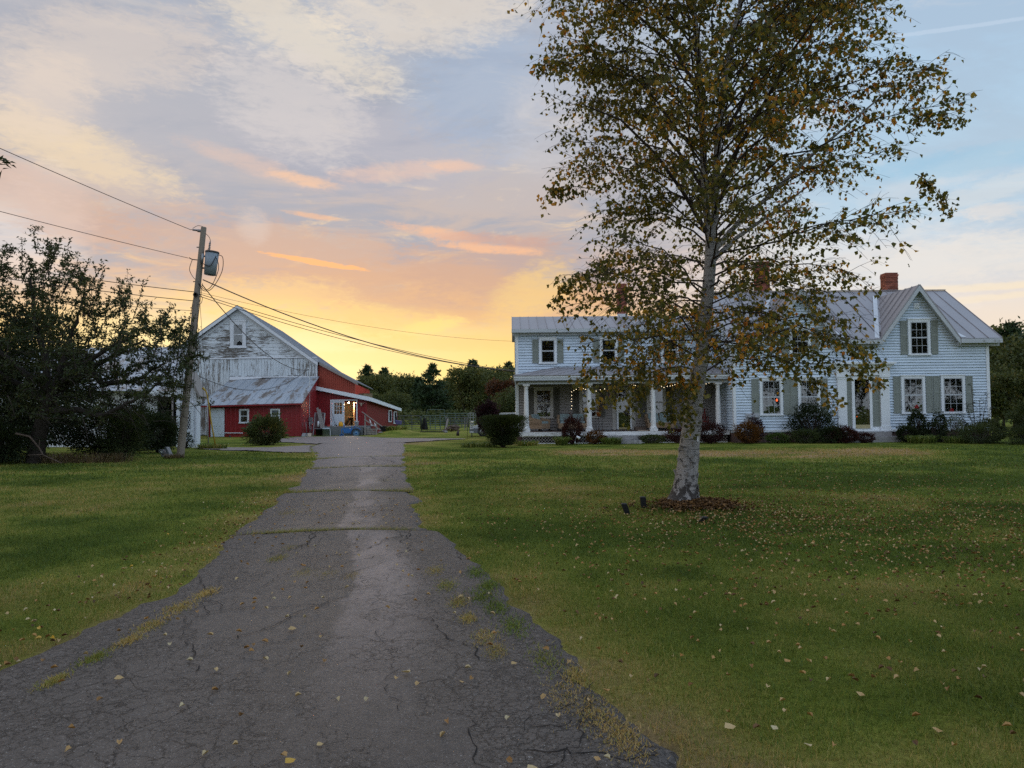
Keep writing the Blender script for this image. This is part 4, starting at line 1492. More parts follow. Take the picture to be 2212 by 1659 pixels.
# Greek revival entry
for (a, b) in ((15.30, 15.72), (17.31, 17.73)):
    e = MB()
    e.box(a, b, HY - .16, HY - .03, 0.56, 3.10)
    e.box(a - .03, b + .03, HY - .18, HY - .03, 0.56, 0.74)
    e.box(a - .04, b + .04, HY - .19, HY - .03, 3.02, 3.12)
    e.box(a - .02, b + .02, HY - .175, HY - .03, 2.93, 2.96)
    e.build('pilaster', M['trim'], house)
e = MB()
e.box(15.26, 17.77, HY - .17, HY - .03, 3.12, 3.50)
e.box(15.20, 17.83, HY - .22, HY - .03, 3.50, 3.58)
e.box(15.12, 17.91, HY - .30, HY - .03, 3.58, 3.64)
e.box(15.05, 17.98, HY - .36, HY - .03, 3.64, 3.73)
e.build('entablature', M['trim'], house)
MB().box(15.72, 17.31, HY - .071, HY - .034, 0.56, 3.10).build('entry_panel', M['trim'], house)
dr = MB()
dr.box(15.98, 16.11, HY - .12, HY - .063, 0.62, 3.05)
dr.box(16.80, 16.93, HY - .12, HY - .063, 0.62, 3.05)
dr.box(16.11, 16.80, HY - .12, HY - .063, 2.93, 3.05)
door = dr.build('front_door', M['trim'], house)
MB().box(16.11, 16.80, HY - .12, HY - .063, 0.62, 0.80).build('kick_plate', simple('brass_plate', (0.42, 0.36, 0.20), 0.5, var=.05), door)
MB().box(16.11, 16.80, HY - .079, HY - .073, 0.80, 2.93).build('room_back', M['dark'], door)
MB().box(16.11, 16.80, HY - .105, HY - .100, 0.80, 2.93).build('pane', M['glass'], door)
MB().box(16.66, 16.79, HY - .090, HY - .082, 0.80, 2.93).build('curtain', M['curtain_warm'], door)
MB().box(15.10, 17.93, HY - .20, HY - .06, 0.48, 0.56).build('entry_sill', M['trim'], house)
for (a, b) in ((15.74, 15.96), (16.95, 17.29)):
    shutter(house, a, b, 0.72, 2.98, HY - .066, M['shutter'])
st = MB().box(15.4, 17.9, 33.75, HY - .03, 0.0, 0.26).build('entry_step', M['granite'], house)
# joints of the granite entry steps
MB().box(15.9, 17.6, 33.98, HY - .05, 0.262, 0.46).build('entry_step', M['granite'], house)
# meter box on the left of the block
mb = MB().box(10.98, 11.62, HY - .14, HY - .034, 0.95, 1.38).build('meter_box', simple('meter_grey', (0.42, 0.44, 0.46), 0.5, var=.05), house)
for x in (11.12, 11.42):
    MB().lathe((x, HY - .14, 1.20), [(0.105, 0), (0.105, .05), (0.085, .09), (0.04, .11)], 14, 'Y').build('meter_dial', M['grey_metal'], mb)

# chimneys
brick_stack(house, 20.04, 20.70, 38.9, 39.5, 7.62, 8.82)
brick_stack(house, 13.10, 13.78, 38.7, 39.3, 7.70, 9.45)
brick_stack(house, 5.90, 6.40, 40.3, 40.8, 6.80, 8.60)

# ---- wing
wing = MB().box(WX0 + .03, WX1, WY, 43.4, 0.45, 5.68).build('wall', M['siding'], house)
clapboards(wing, 'clapboard', WX0 + .12, WX1, 3.30, 5.52, WY, 0.142, M['siding'])
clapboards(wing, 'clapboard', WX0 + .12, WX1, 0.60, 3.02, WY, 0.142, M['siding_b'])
clapboards(wing, 'clapboard', WY + .1, 43.4, 0.60, 5.68, WX0 + .03, 0.20, M['siding'], axis='y')
MB().prism([(WX0 + .04, WY, 5.66), (WX0 + .04, 43.4, 5.66), (WX0 + .04, 40.45, 6.66)], (0.1, 0, 0)).build('gable_panel', M['siding'], house)
MB().box(WX0 - .01, WX0 + .14, WY - .078, WY + .1, 0.56, 5.60).build('corner_board', M['trim'], house)
MB().box(WX0 + .05, WX1, WY + .02, 43.3, -0.1, 0.46).build('foundation', M['foundation'], house)
roof_slope(house, (0.02, WY - .42, 5.74), (10.5, WY - .42, 5.74), (10.5, 40.5, 6.80), (0.02, 40.5, 6.80), 23, M['roof'])
roof_slope(house, (10.5, 43.8, 5.74), (0.02, 43.8, 5.74), (0.02, 40.5, 6.80), (10.5, 40.5, 6.80), 8, M['roof'], seam=False)
m = MB()
m.box(0.0, 10.4, WY - .46, WY - .42, 5.56, 5.74)
m.box(0.0, 10.4, WY - .418, WY - .04, 5.58, 5.62)
m.box(0.05, 10.4, WY - .22, WY - .05, 5.44, 5.578)
m.build('cornice', M['fascia'], house)
for (a, b) in ((1.40, 2.31), (4.52, 5.43), (7.65, 8.56)):
    window(house, a, b, 3.98, 5.32, WY - .03, 1, 1)
    shutter(house, a - .34, a - .03, 4.03, 5.24, WY - .055, M['shutter'])
    shutter(house, b + .03, b + .34, 4.03, 5.24, WY - .055, M['shutter'])

# ---- porch
PY = 35.3
porch_floor = MB().box(0.35, HX0 - .02, PY - .20, WY - .002, 0.50, 0.565).build('porch_floor', simple('porch_floor_paint', (0.12, 0.085, 0.07), .7, var=.2), house)
for i, (a, b) in enumerate(((0.33, 2.6), (2.61, 4.95), (4.96, 7.6), (7.61, HX0 - .02))):
    MB().box(a, b, PY - .245, PY - .203, 0.37, 0.555).build('porch_skirt', M['porch_edge'], house)
cv = MB()
cv.box(0.20, HX0 - .02, PY - .30, WY - .002, 2.985, 3.02)
cv.build('porch_ceiling', simple('porch_ceiling_paint', (0.16, 0.15, 0.14), .8, var=.08), house)
m = MB()
m.box(0.12, HX0 - .02, PY - .34, PY - .30, 3.03, 3.24)
m.box(0.30, HX0 - .02, PY - .16, PY + .12, 2.86, 2.984)
m.box(0.30, 0.50, PY + .125, WY - .04, 2.86, 2.984)
m.box(0.10, 0.14, PY - .299, WY - .04, 3.03, 3.24)
m.build('porch_fascia', M['fascia'], house)
MB().box(0.10, HX0 - .02, PY - .36, PY - .345, 3.17, 3.255).build('gutter', M['trim'], house)
roof_slope(house, (0.06, PY - .38, 3.27), (HX0 - .02, PY - .38, 3.27), (HX0 - .02, WY - .04, 3.80), (2.40, WY - .04, 3.80), 16, M['roof'], name='porch_roof', seam_h=0.03)
roof_slope(house, (0.06, WY - .04, 3.27), (0.06, PY - .38, 3.27), (2.40, WY - .041, 3.80), (2.395, WY - .039, 3.80), 4, M['roof'], name='porch_roof', seam_h=0.03)


def column(x, y, z0, z1):
    prof = [(0.165, 0.115), (0.175, 0.13), (0.175, 0.17), (0.135, 0.22), (0.128, 0.26)]
    n = 10
    for i in range(n + 1):
        t = i / n
        prof.append((0.128 - 0.036 * t ** 1.6, 0.28 + t * (z1 - z0 - 0.52)))
    H = z1 - z0
    prof += [(0.098, H - .22), (0.115, H - .20), (0.098, H - .18), (0.10, H - .13), (0.150, H - .07)]
    o = MB().lathe((x, y, z0), prof, 20).build('column', M['column'], house)
    MB().box(x - .18, x + .18, y - .18, y + .18, z0, z0 + .115).build('plinth', M['column'], o)
    MB().box(x - .165, x + .165, y - .165, y + .165, z1 - .07, z1 - .002).build('capital', M['column'], o)


for x in (0.68, 3.71, 6.80, 9.93):
    column(x, PY, 0.567, 2.86)

for (a, b) in ((1.12, 2.10), (3.44, 4.42), (6.88, 7.86), (8.75, 9.6)):
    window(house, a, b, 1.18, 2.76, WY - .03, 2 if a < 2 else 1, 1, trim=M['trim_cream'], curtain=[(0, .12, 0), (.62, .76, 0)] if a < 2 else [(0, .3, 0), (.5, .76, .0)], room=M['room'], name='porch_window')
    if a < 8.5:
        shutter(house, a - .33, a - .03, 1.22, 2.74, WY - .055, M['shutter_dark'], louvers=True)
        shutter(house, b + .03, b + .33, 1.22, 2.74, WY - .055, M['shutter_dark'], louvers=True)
m = MB()
m.box(5.12, 5.30, WY - .07, WY - .03, 0.57, 2.80)
m.box(6.12, 6.30, WY - .07, WY - .03, 0.57, 2.80)
m.box(5.08, 6.34, WY - .08, WY - .03, 2.80, 2.92)
m.build('door_casing', M['trim_cream'], house)
m = MB()
m.box(5.33, 5.43, WY - .11, WY - .07, 0.60, 2.74)
m.box(6.02, 6.11, WY - .11, WY - .07, 0.60, 2.74)
m.box(5.43, 6.02, WY - .11, WY - .07, 2.62, 2.74)
sd = m.build('storm_door', M['trim'], house)
MB().box(5.43, 6.02, WY - .11, WY - .07, 0.60, 0.70).build('kick_plate', _MAT['brass_plate'], sd)
MB().box(5.43, 6.02, WY - .078, WY - .072, 0.70, 2.62).build('room_back', M['dark'], sd)
MB().box(5.43, 6.02, WY - .098, WY - .094, 0.70, 2.62).build('pane', M['glass'], sd)
MB().box(5.92, 6.00, WY - .085, WY - .081, 0.72, 2.60).build('curtain', M['curtain_warm'], sd)

# lattice under the porch: crossing laths in dark bays
for (a, b) in ((0.45, 4.45), (6.0, 10.3)):
    back = MB().box(a, b, PY + .30, PY + .34, 0.0, 0.36).build('crawl_space', M['dark'], house)
    fr = MB().box(a, b, PY - .19, PY - .17, 0.0, 0.035).box(a, b, PY - .19, PY - .17, 0.335, 0.368).build('lattice', M['porch_edge'], house)
    step = 0.15
    x = a - 0.3
    while x < b:
        for s in (-1, 1):
            xa, xb = (x, x + .30) if s > 0 else (x + .30, x)
            t0, t1 = 0.0, 1.0
            za, zb = 0.035, 0.335
            # clip to the bay
            pts = []
            lo, hi = min(xa, xb), max(xa, xb)
            if hi < a + .02 or lo > b - .02:
                continue
            f0 = max(0, (a - xa) / (xb - xa) if xb > xa else (b - xa) / (xb - xa))
            f1 = min(1, (b - xa) / (xb - xa) if xb > xa else (a - xa) / (xb - xa))
            if f1 - f0 < .1:
                continue
            yv_ = PY - (.166 if s > 0 else .158)
            p = (xa + (xb - xa) * f0, yv_, za + (zb - za) * f0)
            q = (xa + (xb - xa) * f1, yv_, za + (zb - za) * f1)
            MB().beam(p, q, 0.007, 0.026, up=(0, 0, 1)).build('lath', M['wood_grey'], fr)
        x += step
# granite steps to the porch
for (x0, x1, y0, y1, z0, z1) in ((4.50, 5.92, 34.62, PY - .26, 0.17, 0.355), (4.38, 6.02, 34.22, PY - .28, 0.0, 0.165)):
    m = MB()
    nn = 14
    vs = []
    top, bot = [], []
    m2 = MB()
    for i in range(nn):
        a, b = x0 + (x1 - x0) * i / nn, x0 + (x1 - x0) * (i + 1) / nn
        m2.add([(a, y0 + random.uniform(-.02, .02), z0 + .01), (b, y0 + random.uniform(-.02, .02), z0 + .01), (b, y0, z1), (a, y0, z1), (a, y1, z1), (b, y1, z1)], [(0, 1, 2, 3), (3, 2, 5, 4)])
    m2.box(x0, x1, y0 + .03, y1, z0, z1 - .004)
    m2.build('granite_step', M['granite'], house)


# ------------------------------------------------------------------ barn
barn = thing('barn', 'large weathered white barn with peeling gable boards and a red metal side', 'barn', (-19.7, 52.6, 0))
BY = 52.6
BXC, BZA, BK = -19.67, 9.20, 0.700
BXR, BXL = -14.0, -25.34
MB().prism([(BXL + .05, BY + .03, -.1), (BXR - .06, BY + .03, -.1), (BXR - .06, BY + .03, 5.2), (BXC, BY + .03, BZA - .08), (BXL + .05, BY + .03, 5.2)], (0, 0.15, 0)).build('gable_wall', M['dark'], barn)
bw = [o for o in barn.children][-1]
# upper horizontal boards
z = 5.56
while z < BZA - .25:
    zt = z + 0.255
    h0, h1 = (BZA - z) / BK - .10, max((BZA - zt) / BK - .10, 0.05)
    for sgn in (-1, 1):      # two boards in each row, butted off centre
        j = (hash(int(z * 100)) % 7 - 3) * 0.35
        xj = BXC + j * min(1.0, h1 / 2.2)
        if sgn < 0:
            a0, a1, b0, b1 = BXC - h0, xj - .005, BXC - h1, xj - .005
        else:
            a0, a1, b0, b1 = xj + .005, BXC + h0, xj + .005, BXC + h1
        if a1 - a0 < .05 or b1 - b0 < 0.01:
            continue
        MB().hexa([(a0, BY - .035, z), (a1, BY - .035, z), (a1, BY + .02, z), (a0, BY + .02, z)],
                  [(b0, BY - .008, zt + .012), (b1, BY - .008, zt + .012), (b1, BY + .02, zt + .012), (b0, BY + .02, zt + .012)]).build('board', M['barn_h'], bw)
    z = zt
# belt boards
MB().box(BXL + .1, -19.9, BY - .07, BY - .02, 5.47, 5.56).build('belt_board', M['barn_trim'], barn)
MB().box(-19.89, BXR - .02, BY - .07, BY - .02, 5.50, 5.59).build('belt_board', M['barn_trim'], barn)


def vboards(x0, x1, z0, z1, w_, y=BY, mat=None, parent=None, jig=0.03):
    x = x0
    mat = mat or M['barn_v']
    while x < x1 - .03:
        xx = min(x + w_ * random.uniform(.85, 1.15), x1)
        j = random.uniform(-.008, .010)
        MB().box(x, xx - .012, y - .028 + j, y + .02, z0 + random.uniform(-jig, jig), z1 - random.uniform(0, jig)).build('board', mat, parent or bw)
        x = xx


vboards(-20.30, BXR - .12, 4.24, 5.48, 0.205)
vboards(BXL + .1, -20.31, 2.68, 5.46, 0.205)
vboards(BXL + .1, -20.31, 0.05, 2.66, 0.205)
MB().box(-20.3, BXR - .1, BY - .06, BY - .02, 4.12, 4.22).build('belt_board', M['barn_trim'], barn)
MB().box(BXR - .12, BXR - .01, BY - .06, BY + .05, 4.12, 5.40).build('corner_board', M['barn_trim'], barn)
# hay-loft window
m = MB()
m.box(-20.28, -20.08, BY - .09, BY - .03, 6.36, 8.18)
m.box(-19.34, -19.14, BY - .09, BY - .03, 6.36, 8.18)
m.box(-20.34, -19.10, BY - .12, BY - .03, 8.18, 8.28)
m.box(-20.34, -19.08, BY - .12, BY - .03, 6.26, 6.38)
m.box(-20.08, -19.34, BY - .09, BY - .03, 8.02, 8.18)
hw_ = m.build('loft_window', M['barn_trim'], barn)
MB().box(-20.08, -19.34, BY - .045, BY - .038, 6.38, 8.02).build('room_back', M['dark'], hw_)
m = MB()
for a, b in ((-20.08, -20.02), (-19.40, -19.34)):
    m.box(a, b, BY - .078, BY - .06, 6.38, 8.02)
m.box(-20.02, -19.40, BY - .078, BY - .06, 7.22, 7.28)
m.box(-20.02, -19.40, BY - .078, BY - .06, 7.96, 8.02)
m.box(-20.02, -19.40, BY - .078, BY - .06, 6.38, 6.46)
m.build('sash', M['barn_trim'], hw_)
MB().box(-20.02, -19.40, BY - .070, BY - .066, 7.28, 7.96).build('pane', M['glass'], hw_)
MB().prism([(-20.02, BY - .070, 6.46), (-19.85, BY - .07, 6.46), (-19.74, BY - .07, 6.70), (-19.56, BY - .07, 6.78), (-19.40, BY - .07, 6.62), (-19.40, BY - .07, 7.22), (-20.02, BY - .07, 7.22)], (0, .004, 0)).build('broken_pane', M['glass'], hw_)
# roof: right slope runs back, its eave sagging; left slope behind the wing
RSX = -1.9        # the long axis leans a little to the left going back
roof_slope(barn, (-13.9, BY - .35, 5.22), (-13.9 + RSX, 68.4, 5.18), (BXC + RSX, 68.4, BZA + .05), (BXC, BY - .35, BZA + .12), 14, M['roof_barn'], seam_h=0.03)
roof_slope(barn, (-26.4 + RSX, 68.4, 4.6), (-26.4, BY - .35, 4.6), (BXC, BY - .35, BZA + .12), (BXC + RSX, 68.4, BZA + .05), 14, M['roof_barn'], seam_h=0.03)
roof_slope(barn, (-11.10, BY - .02, 3.74), (-11.1 + RSX, 68.4, 3.70), (-13.88 + RSX, 68.4, 5.20), (-13.88, BY - .02, 5.24), 14, M['roof_barn'], seam_h=0.03)
for (xe, ze) in ((-13.9, 5.20), (BXC - 6.67, 4.55)):
    s = 1 if xe > BXC else -1
    MB().prism([(xe, BY - .37, ze - .03), (BXC, BY - .37, BZA + .10), (BXC, BY - .37, BZA - .14), (xe, BY - .37, ze - .26)], (0, 0.04, 0)).build('rake_board', M['barn_trim'], barn)
    MB().prism([(xe + .3 * -s, BY - .05, ze - .02), (BXC, BY - .05, BZA - .16), (BXC, BY - .05, BZA - .38), (xe + .3 * -s, BY - .05, ze - .24)], (0, 0.02, 0)).build('rake_frieze', M['barn_trim'], barn)
MB().prism([(-13.88, BY - .04, 5.20), (-11.08, BY - .04, 3.70), (-11.08, BY - .04, 3.52), (-13.88, BY - .04, 5.02)], (0, .03, 0)).build('rake_board', M['wood_grey'], barn)
# rear and left walls, plain
MB().hexa([(BXL, BY + .2, -.1), (BXL + .1, BY + .2, -.1), (BXL - 1.8, 67.8, -.1), (BXL - 1.9, 67.8, -.1)], [(BXL, BY + .2, 5.2), (BXL + .1, BY + .2, 5.2), (BXL - 1.8, 67.8, 5.2), (BXL - 1.9, 67.8, 5.2)]).build('side_wall', M['barn_v'], barn)
MB().prism([(BXL + RSX, 67.8, -.1), (-11.4 + RSX, 67.8, -.1), (-11.4 + RSX, 67.8, 3.6), (BXC + RSX, 67.8, BZA - .2), (BXL + RSX, 67.8, 5.1)], (0, .1, 0)).build('rear_wall', M['barn_v'], barn)


def corrugated(name, p0, p1, z0, z1a, z1b, mat, parent, pitch=0.20, depth=0.022, z0b=None, out=None):
    """ribbed sheet wall from p0 to p1 (x, y); top runs z1a..z1b"""
    p0, p1 = Vector((*p0, 0)), Vector((*p1, 0))
    d = p1 - p0
    L = d.length
    n = max(1, int(L / pitch))
    nn = Vector((d.y, -d.x, 0)).normalized()
    prof = [(0.0, 0), (0.62, 0), (0.72, 1), (0.90, 1), (1.0, 0)]
    pts = []
    for i in range(n):
        for (u, h) in prof[:-1]:
            t = (i + u) / n
            pts.append((p0 + d * t + nn * h * depth, t))
    pts.append((p1, 1.0))
    vs, fs = [], []
    z0b = z0 if z0b is None else z0b
    for (p, t) in pts:
        vs.append((p.x, p.y, z0 * (1 - t) + z0b * t))
        vs.append((p.x, p.y, z1a * (1 - t) + z1b * t))
    m_ = len(pts)
    # a thin back skin gives the sheet real thickness
    for (p, t) in pts:
        q = p - nn * 0.05
        vs.append((q.x, q.y, z0 * (1 - t) + z0b * t))
        vs.append((q.x, q.y, z1a * (1 - t) + z1b * t))
    for i in range(m_ - 1):
        a, b = 2 * i, 2 * i + 2
        fs.append((a, b, b + 1, a + 1))
        c, e = 2 * m_ + a, 2 * m_ + b
        fs.append((c, c + 1, e + 1, e))
        fs.append((a + 1, b + 1, e + 1, c + 1))
    fs.append((0, 1, 2 * m_ + 1, 2 * m_))
    k = 2 * (m_ - 1)
    fs.append((k, 2 * m_ + k, 2 * m_ + k + 1, k + 1))
    return MB().add(vs, fs).build(name, mat, parent)


corrugated('metal_wall', (BXR - .02, BY + .25), (-11.33, BY + .25), 2.3, 5.08, 3.62, M['red_orange'], barn, pitch=0.135, depth=0.03)
corrugated('metal_side_wall', (-11.33, BY + .26), (-11.33 + RSX, 67.8), 0.0, 3.62, 3.60, M['red_metal'], barn, pitch=0.23, depth=0.03)

# ------------------------------------------------------------------ front shed of the barn
shed = thing('shed', 'low red shed with patched metal roof and white sliding door', 'shed', (-17.2, 49.0, 0))
SY = 49.0
corrugated('front_wall', (-20.38, SY), (-14.12, SY), -0.05, 2.02, 2.14, M['red'], shed, pitch=0.30, depth=0.014)
corrugated('side_wall', (-14.12, SY), (-14.0, BY - .02), -0.05, 2.16, 4.12, M['red'], shed, pitch=0.30, depth=0.014)
corrugated('side_wall', (-20.2, BY), (-20.38, SY), -0.05, 3.9, 2.02, M['red'], shed, pitch=0.30, depth=0.014)
roof_slope(shed, (-20.75, SY - .40, 2.10), (-13.95, SY - .40, 2.22), (-13.88, BY - .04, 4.16), (-20.22, BY - .04, 3.98), 11, M['roof_old'], seam_h=0.035)
MB().beam((-20.75, SY - .41, 2.04), (-13.95, SY - .41, 2.16), .05, .09).build('eave_board', M['red'], shed)
MB().hexa([(-20.3, BY - .10, 3.96), (-18.0, BY - .10, 4.08), (-18.0, BY - .04, 4.08), (-20.3, BY - .04, 3.96)], [(-20.3, BY - .08, 4.12), (-18.0, BY - .08, 4.16), (-18.0, BY - .04, 4.16), (-20.3, BY - .04, 4.12)]).build('flashing', M['barn_trim'], shed)
MB().box(-20.36, -17.93, SY - .10, SY - .04, 1.97, 2.04).build('door_rail', M['black_iron'], shed)
for x in (-20.0, -19.5, -19.35, -18.9, -18.45):
    MB().box(x, x + .06, SY - .13, SY - .102, 1.98, 2.05).build('rail_bracket', M['grey_metal'], shed)
dd = MB().box(-20.14, -19.24, SY - .10, SY - .05, 0.03, 1.92).build('sliding_door', simple('door_paint', (0.66, 0.72, 0.78), .5, var=.04), shed)
for (za, zb) in ((0.20, 0.62), (0.72, 1.20), (1.30, 1.74)):
    for (xa, xb) in ((-20.03, -19.74), (-19.64, -19.35)):
        MB().box(xa, xb, SY - .112, SY - .101, za, zb).build('door_panel', _MAT['door_paint'], dd)
for x in (-20.10, -19.34):
    MB().box(x, x + .07, SY - .12, SY - .05, 1.90, 2.0).build('door_hanger', M['grey_metal'], dd)
for (a, b) in ((-18.26, -17.61), (-16.18, -15.54)):
    window(shed, a, b, 0.90, 1.86, SY - .015, 1, 1, cas=0.075, head=False, room=M['room'], curtain=[(.05, .25, .0)] if a < -17 else [(.10, .35, .1)])
MB().beam((-19.22, SY - .08, 0.28), (-18.0, SY - .08, 0.26), .03, .05).build('sill_batten', M['trim'], shed)
# service mast and meter at the shed corner
mast = thing('service_mast', 'thin white electric mast with meter box on the red wall corner', 'mast', (-14.0, 50.6, 0))
MB().tube([(-14.05, 50.7, 1.1), (-14.10, 50.9, 4.55), (-14.13, 50.85, 4.66), (-14.20, 50.75, 4.62)], .028, 8).build('mast_pipe', M['white_plastic'], mast)
MB().box(-14.03, -13.80, 50.45, 50.72, 0.75, 1.25).build('meter_box', M['grey_metal'], mast)
MB().tube([(-13.90, 50.55, .75), (-13.90, 50.55, .0)], .025, 6).build('conduit', M['grey_metal'], mast)

# ------------------------------------------------------------------ red lean-to with the lit doorway
lean = thing('lean_to', 'red ribbed metal lean-to with lit doorway and white sloping fascia', 'shed', (-12, 52.6, 0))
LY = BY
def ltop(x):
    return 3.22 + (x + 14.0) * (2.40 - 3.22) / 3.54
DX0, DX1, DZ0, DZ1 = -12.98, -11.20, 0.62, 2.42
corrugated('front_wall', (-14.0, LY), (DX0, LY), -0.05, ltop(-14), ltop(DX0), M['red'], lean, pitch=0.17, depth=0.045)
corrugated('front_wall', (DX1, LY), (-10.44, LY), -0.05, ltop(DX1), ltop(-10.44), M['red'], lean, pitch=0.17, depth=0.045)
corrugated('front_wall', (DX0, LY), (DX1, LY), DZ1, ltop(DX0), ltop(DX1), M['red'], lean, pitch=0.17, depth=0.03)
MB().hexa([(-10.46, LY, .0), (-9.40, 60, .0), (-9.40, 60.1, .0), (-10.56, LY + .1, .0)], [(-10.46, LY, 2.42), (-9.40, 60, 1.70), (-9.40, 60.1, 1.70), (-10.56, LY + .1, 2.42)]).build('side_wall', M['red_dull'], lean)
MB().prism([(-14, 60, 0), (-9.4, 60, 0), (-9.4, 60, 1.72), (-14, 60, 3.1)], (0, .1, 0)).build('rear_wall', M['red_dull'], lean)
m = MB()
rf = [(-14.0, LY - .30, 3.46), (-10.1, LY - .30, 2.62), (-9.15, 60.2, 1.84), (-14.0, 60.2, 3.3)]
m.hexa([(x, y, z - .06) for x, y, z in rf], rf)
m.build('roof', M['roof_old'], lean)
MB().hexa([(-14.02, LY - .36, 3.20), (-10.1, LY - .36, 2.36), (-10.1, LY - .30, 2.36), (-14.02, LY - .30, 3.20)], [(-14.02, LY - .36, 3.46), (-10.1, LY - .36, 2.64), (-10.1, LY - .30, 2.64), (-14.02, LY - .30, 3.46)]).build('fascia', M['trim'], lean)
MB().hexa([(-10.098, LY - .36, 2.36), (-9.10, 60.2, 1.62), (-9.16, 60.2, 1.62), (-10.16, LY - .30, 2.36)], [(-10.098, LY - .36, 2.64), (-9.10, 60.2, 1.86), (-9.16, 60.2, 1.86), (-10.16, LY - .30, 2.64)]).build('fascia', M['trim'], lean)
for (t, w_) in ((0.66, .10), (0.84, .10)):
    def wp(tt, off, zz):
        return (-10.46 + 1.06 * tt + off * .99, LY + 7.4 * tt - off * .14, zz)
    zb, zt_ = (0.78, 1.72) if t < .7 else (0.62, 1.62)
    o = MB().hexa([wp(t, .02, zb), wp(t, .08, zb), wp(t + w_, .08, zb), wp(t + w_, .02, zb)], [wp(t, .02, zt_), wp(t, .08, zt_), wp(t + w_, .08, zt_), wp(t + w_, .02, zt_)]).build('side_window', M['trim'], lean)
    MB().hexa([wp(t + .015, .082, zb + .07), wp(t + .015, .088, zb + .07), wp(t + w_ - .015, .088, zb + .07), wp(t + w_ - .015, .082, zb + .07)], [wp(t + .015, .082, zt_ - .07), wp(t + .015, .088, zt_ - .07), wp(t + w_ - .015, .088, zt_ - .07), wp(t + w_ - .015, .082, zt_ - .07)]).build('pane', M['dark'], o)
# doorway trim, folded-back door leaf and the lit room
m = MB()
m.box(DX0 - .08, DX0, LY - .06, LY + .05, DZ0, DZ1 + .08)
m.box(DX1, DX1 + .08, LY - .06, LY + .05, DZ0, DZ1 + .08)
m.box(DX0, DX1, LY - .06, LY + .05, DZ1, DZ1 + .08)
m.build('door_casing', M['trim'], lean)
lf = MB()
lf.box(DX0 + .03, DX0 + .17, LY - .03, LY + .02, DZ0 + .01, DZ1 - .01)
lf.box(DX0 + .78, DX0 + .92, LY - .03, LY + .02, DZ0 + .01, DZ1 - .01)
lf.box(DX0 + .17, DX0 + .78, LY - .03, LY + .02, DZ0 + .01, 1.44)
lf.box(DX0 + .17, DX0 + .78, LY - .03, LY + .02, 2.30, DZ1 - .01)
leaf = lf.build('door_leaf', _MAT['door_paint'], lean)
for i in range(3):
    for j in range(3):
        xa, za = DX0 + .19 + i * .195, 1.46 + j * .28
        MB().box(xa, xa + .175, LY - .012, LY - .006, za, za + .26).build('pane', M['glass'], leaf)
for i in range(4):
    MB().box(DX0 + .17 + i * .195, DX0 + .19 + i * .195, LY - .025, LY, 1.44, 2.30).build('muntin', M['trim'], leaf)
for j in range(4):
    MB().box(DX0 + .17, DX0 + .78, LY - .022, LY + .002, 1.44 + j * .28, 1.46 + j * .28).build('muntin', M['trim'], leaf)
for xa in (DX0 + .20, DX0 + .52):
    MB().box(xa, xa + .24, LY - .038, LY - .031, .76, 1.34).build('door_panel', _MAT['door_paint'], leaf)
room_wood = simple('room_boards', (0.20, 0.145, 0.08), .85, var=.25, nscale=5)
MB().box(-13.9, -10.6, 55.4, 55.5, .55, 3.0).build('room_wall', room_wood, lean)
MB().box(-13.95, -13.85, LY + .1, 55.4, .55, 3.0).build('room_wall', room_wood, lean)
MB().box(-10.7, -10.6, LY + .1, 55.4, .55, 2.9).build('room_wall', room_wood, lean)
MB().box(-13.9, -10.6, LY + .02, 55.5, .50, .60).build('room_floor', M['concrete'], lean)
MB().box(-13.9, -10.6, LY + .05, 55.5, 2.46, 2.52).build('room_ceiling', room_wood, lean)
MB().box(-11.72, -11.60, 54.0, 54.12, .6, 2.46).build('room_post', simple('pale_post', (0.42, 0.32, 0.18), .7, var=.1), lean)
lamps = ((-11.95, 53.5, 2.30), (-11.32, 53.3, 2.28), (-11.55, 54.4, 2.02))
for (x, y, z) in lamps:
    l_ = thing('work_lamp', 'bright bulb hanging inside the red shed doorway, ' + ('by the door leaf' if x < -11.8 else ('at the right jamb' if y < 53.4 else 'lower and further in')), 'lamp', (x, y, z), 'bulbs lit inside the doorway')
    MB().lathe((x, y, z), [(0.03, .13), (0.05, .11), (0.12, .03), (0.125, .02)], 12).build('lamp_shade', M['grey_metal'], l_)
    MB().ball((x, y, z), .062, 6).build('bulb', M['bulb'], l_)
    MB().tube([(x, y, z + .13), (x, y, 2.45)], .008, 5).build('cord', M['black'], l_)
pl_d = bpy.data.lights.new('doorway_bulbs', 'POINT')
pl_d.energy = 70
pl_d.color = (1.0, .78, .50)
pl_d.shadow_soft_size = .12
plo = bpy.data.objects.new('doorway_bulbs', pl_d)
plo.location = (-11.6, 53.7, 2.12)
COL.objects.link(plo)
# work bench and clutter seen through the door
bench = thing('workbench', 'dark cluttered bench with pipes inside the lit doorway', 'bench', (-11.6, 54.8, .6))
MB().box(-12.3, -10.75, 54.5, 55.2, 1.20, 1.27).build('bench_top', room_wood, bench)
for x in (-12.25, -11.5, -10.85):
    MB().box(x, x + .07, 54.52, 54.6, .6, 1.20).build('leg', M['black_iron'], bench)
for i in range(9):
    x = -12.2 + i * .16
    MB().beam((x, 54.3 + random.random() * .1, .62), (x + random.uniform(-.2, .2), 54.9, 1.15), .04, .04).build('scrap_bar', M['black_iron'] if i % 2 else M['log'], bench)
MB().box(-11.55, -10.9, 54.9, 55.2, 1.27, 1.62).build('tool_chest', M['black_iron'], bench)

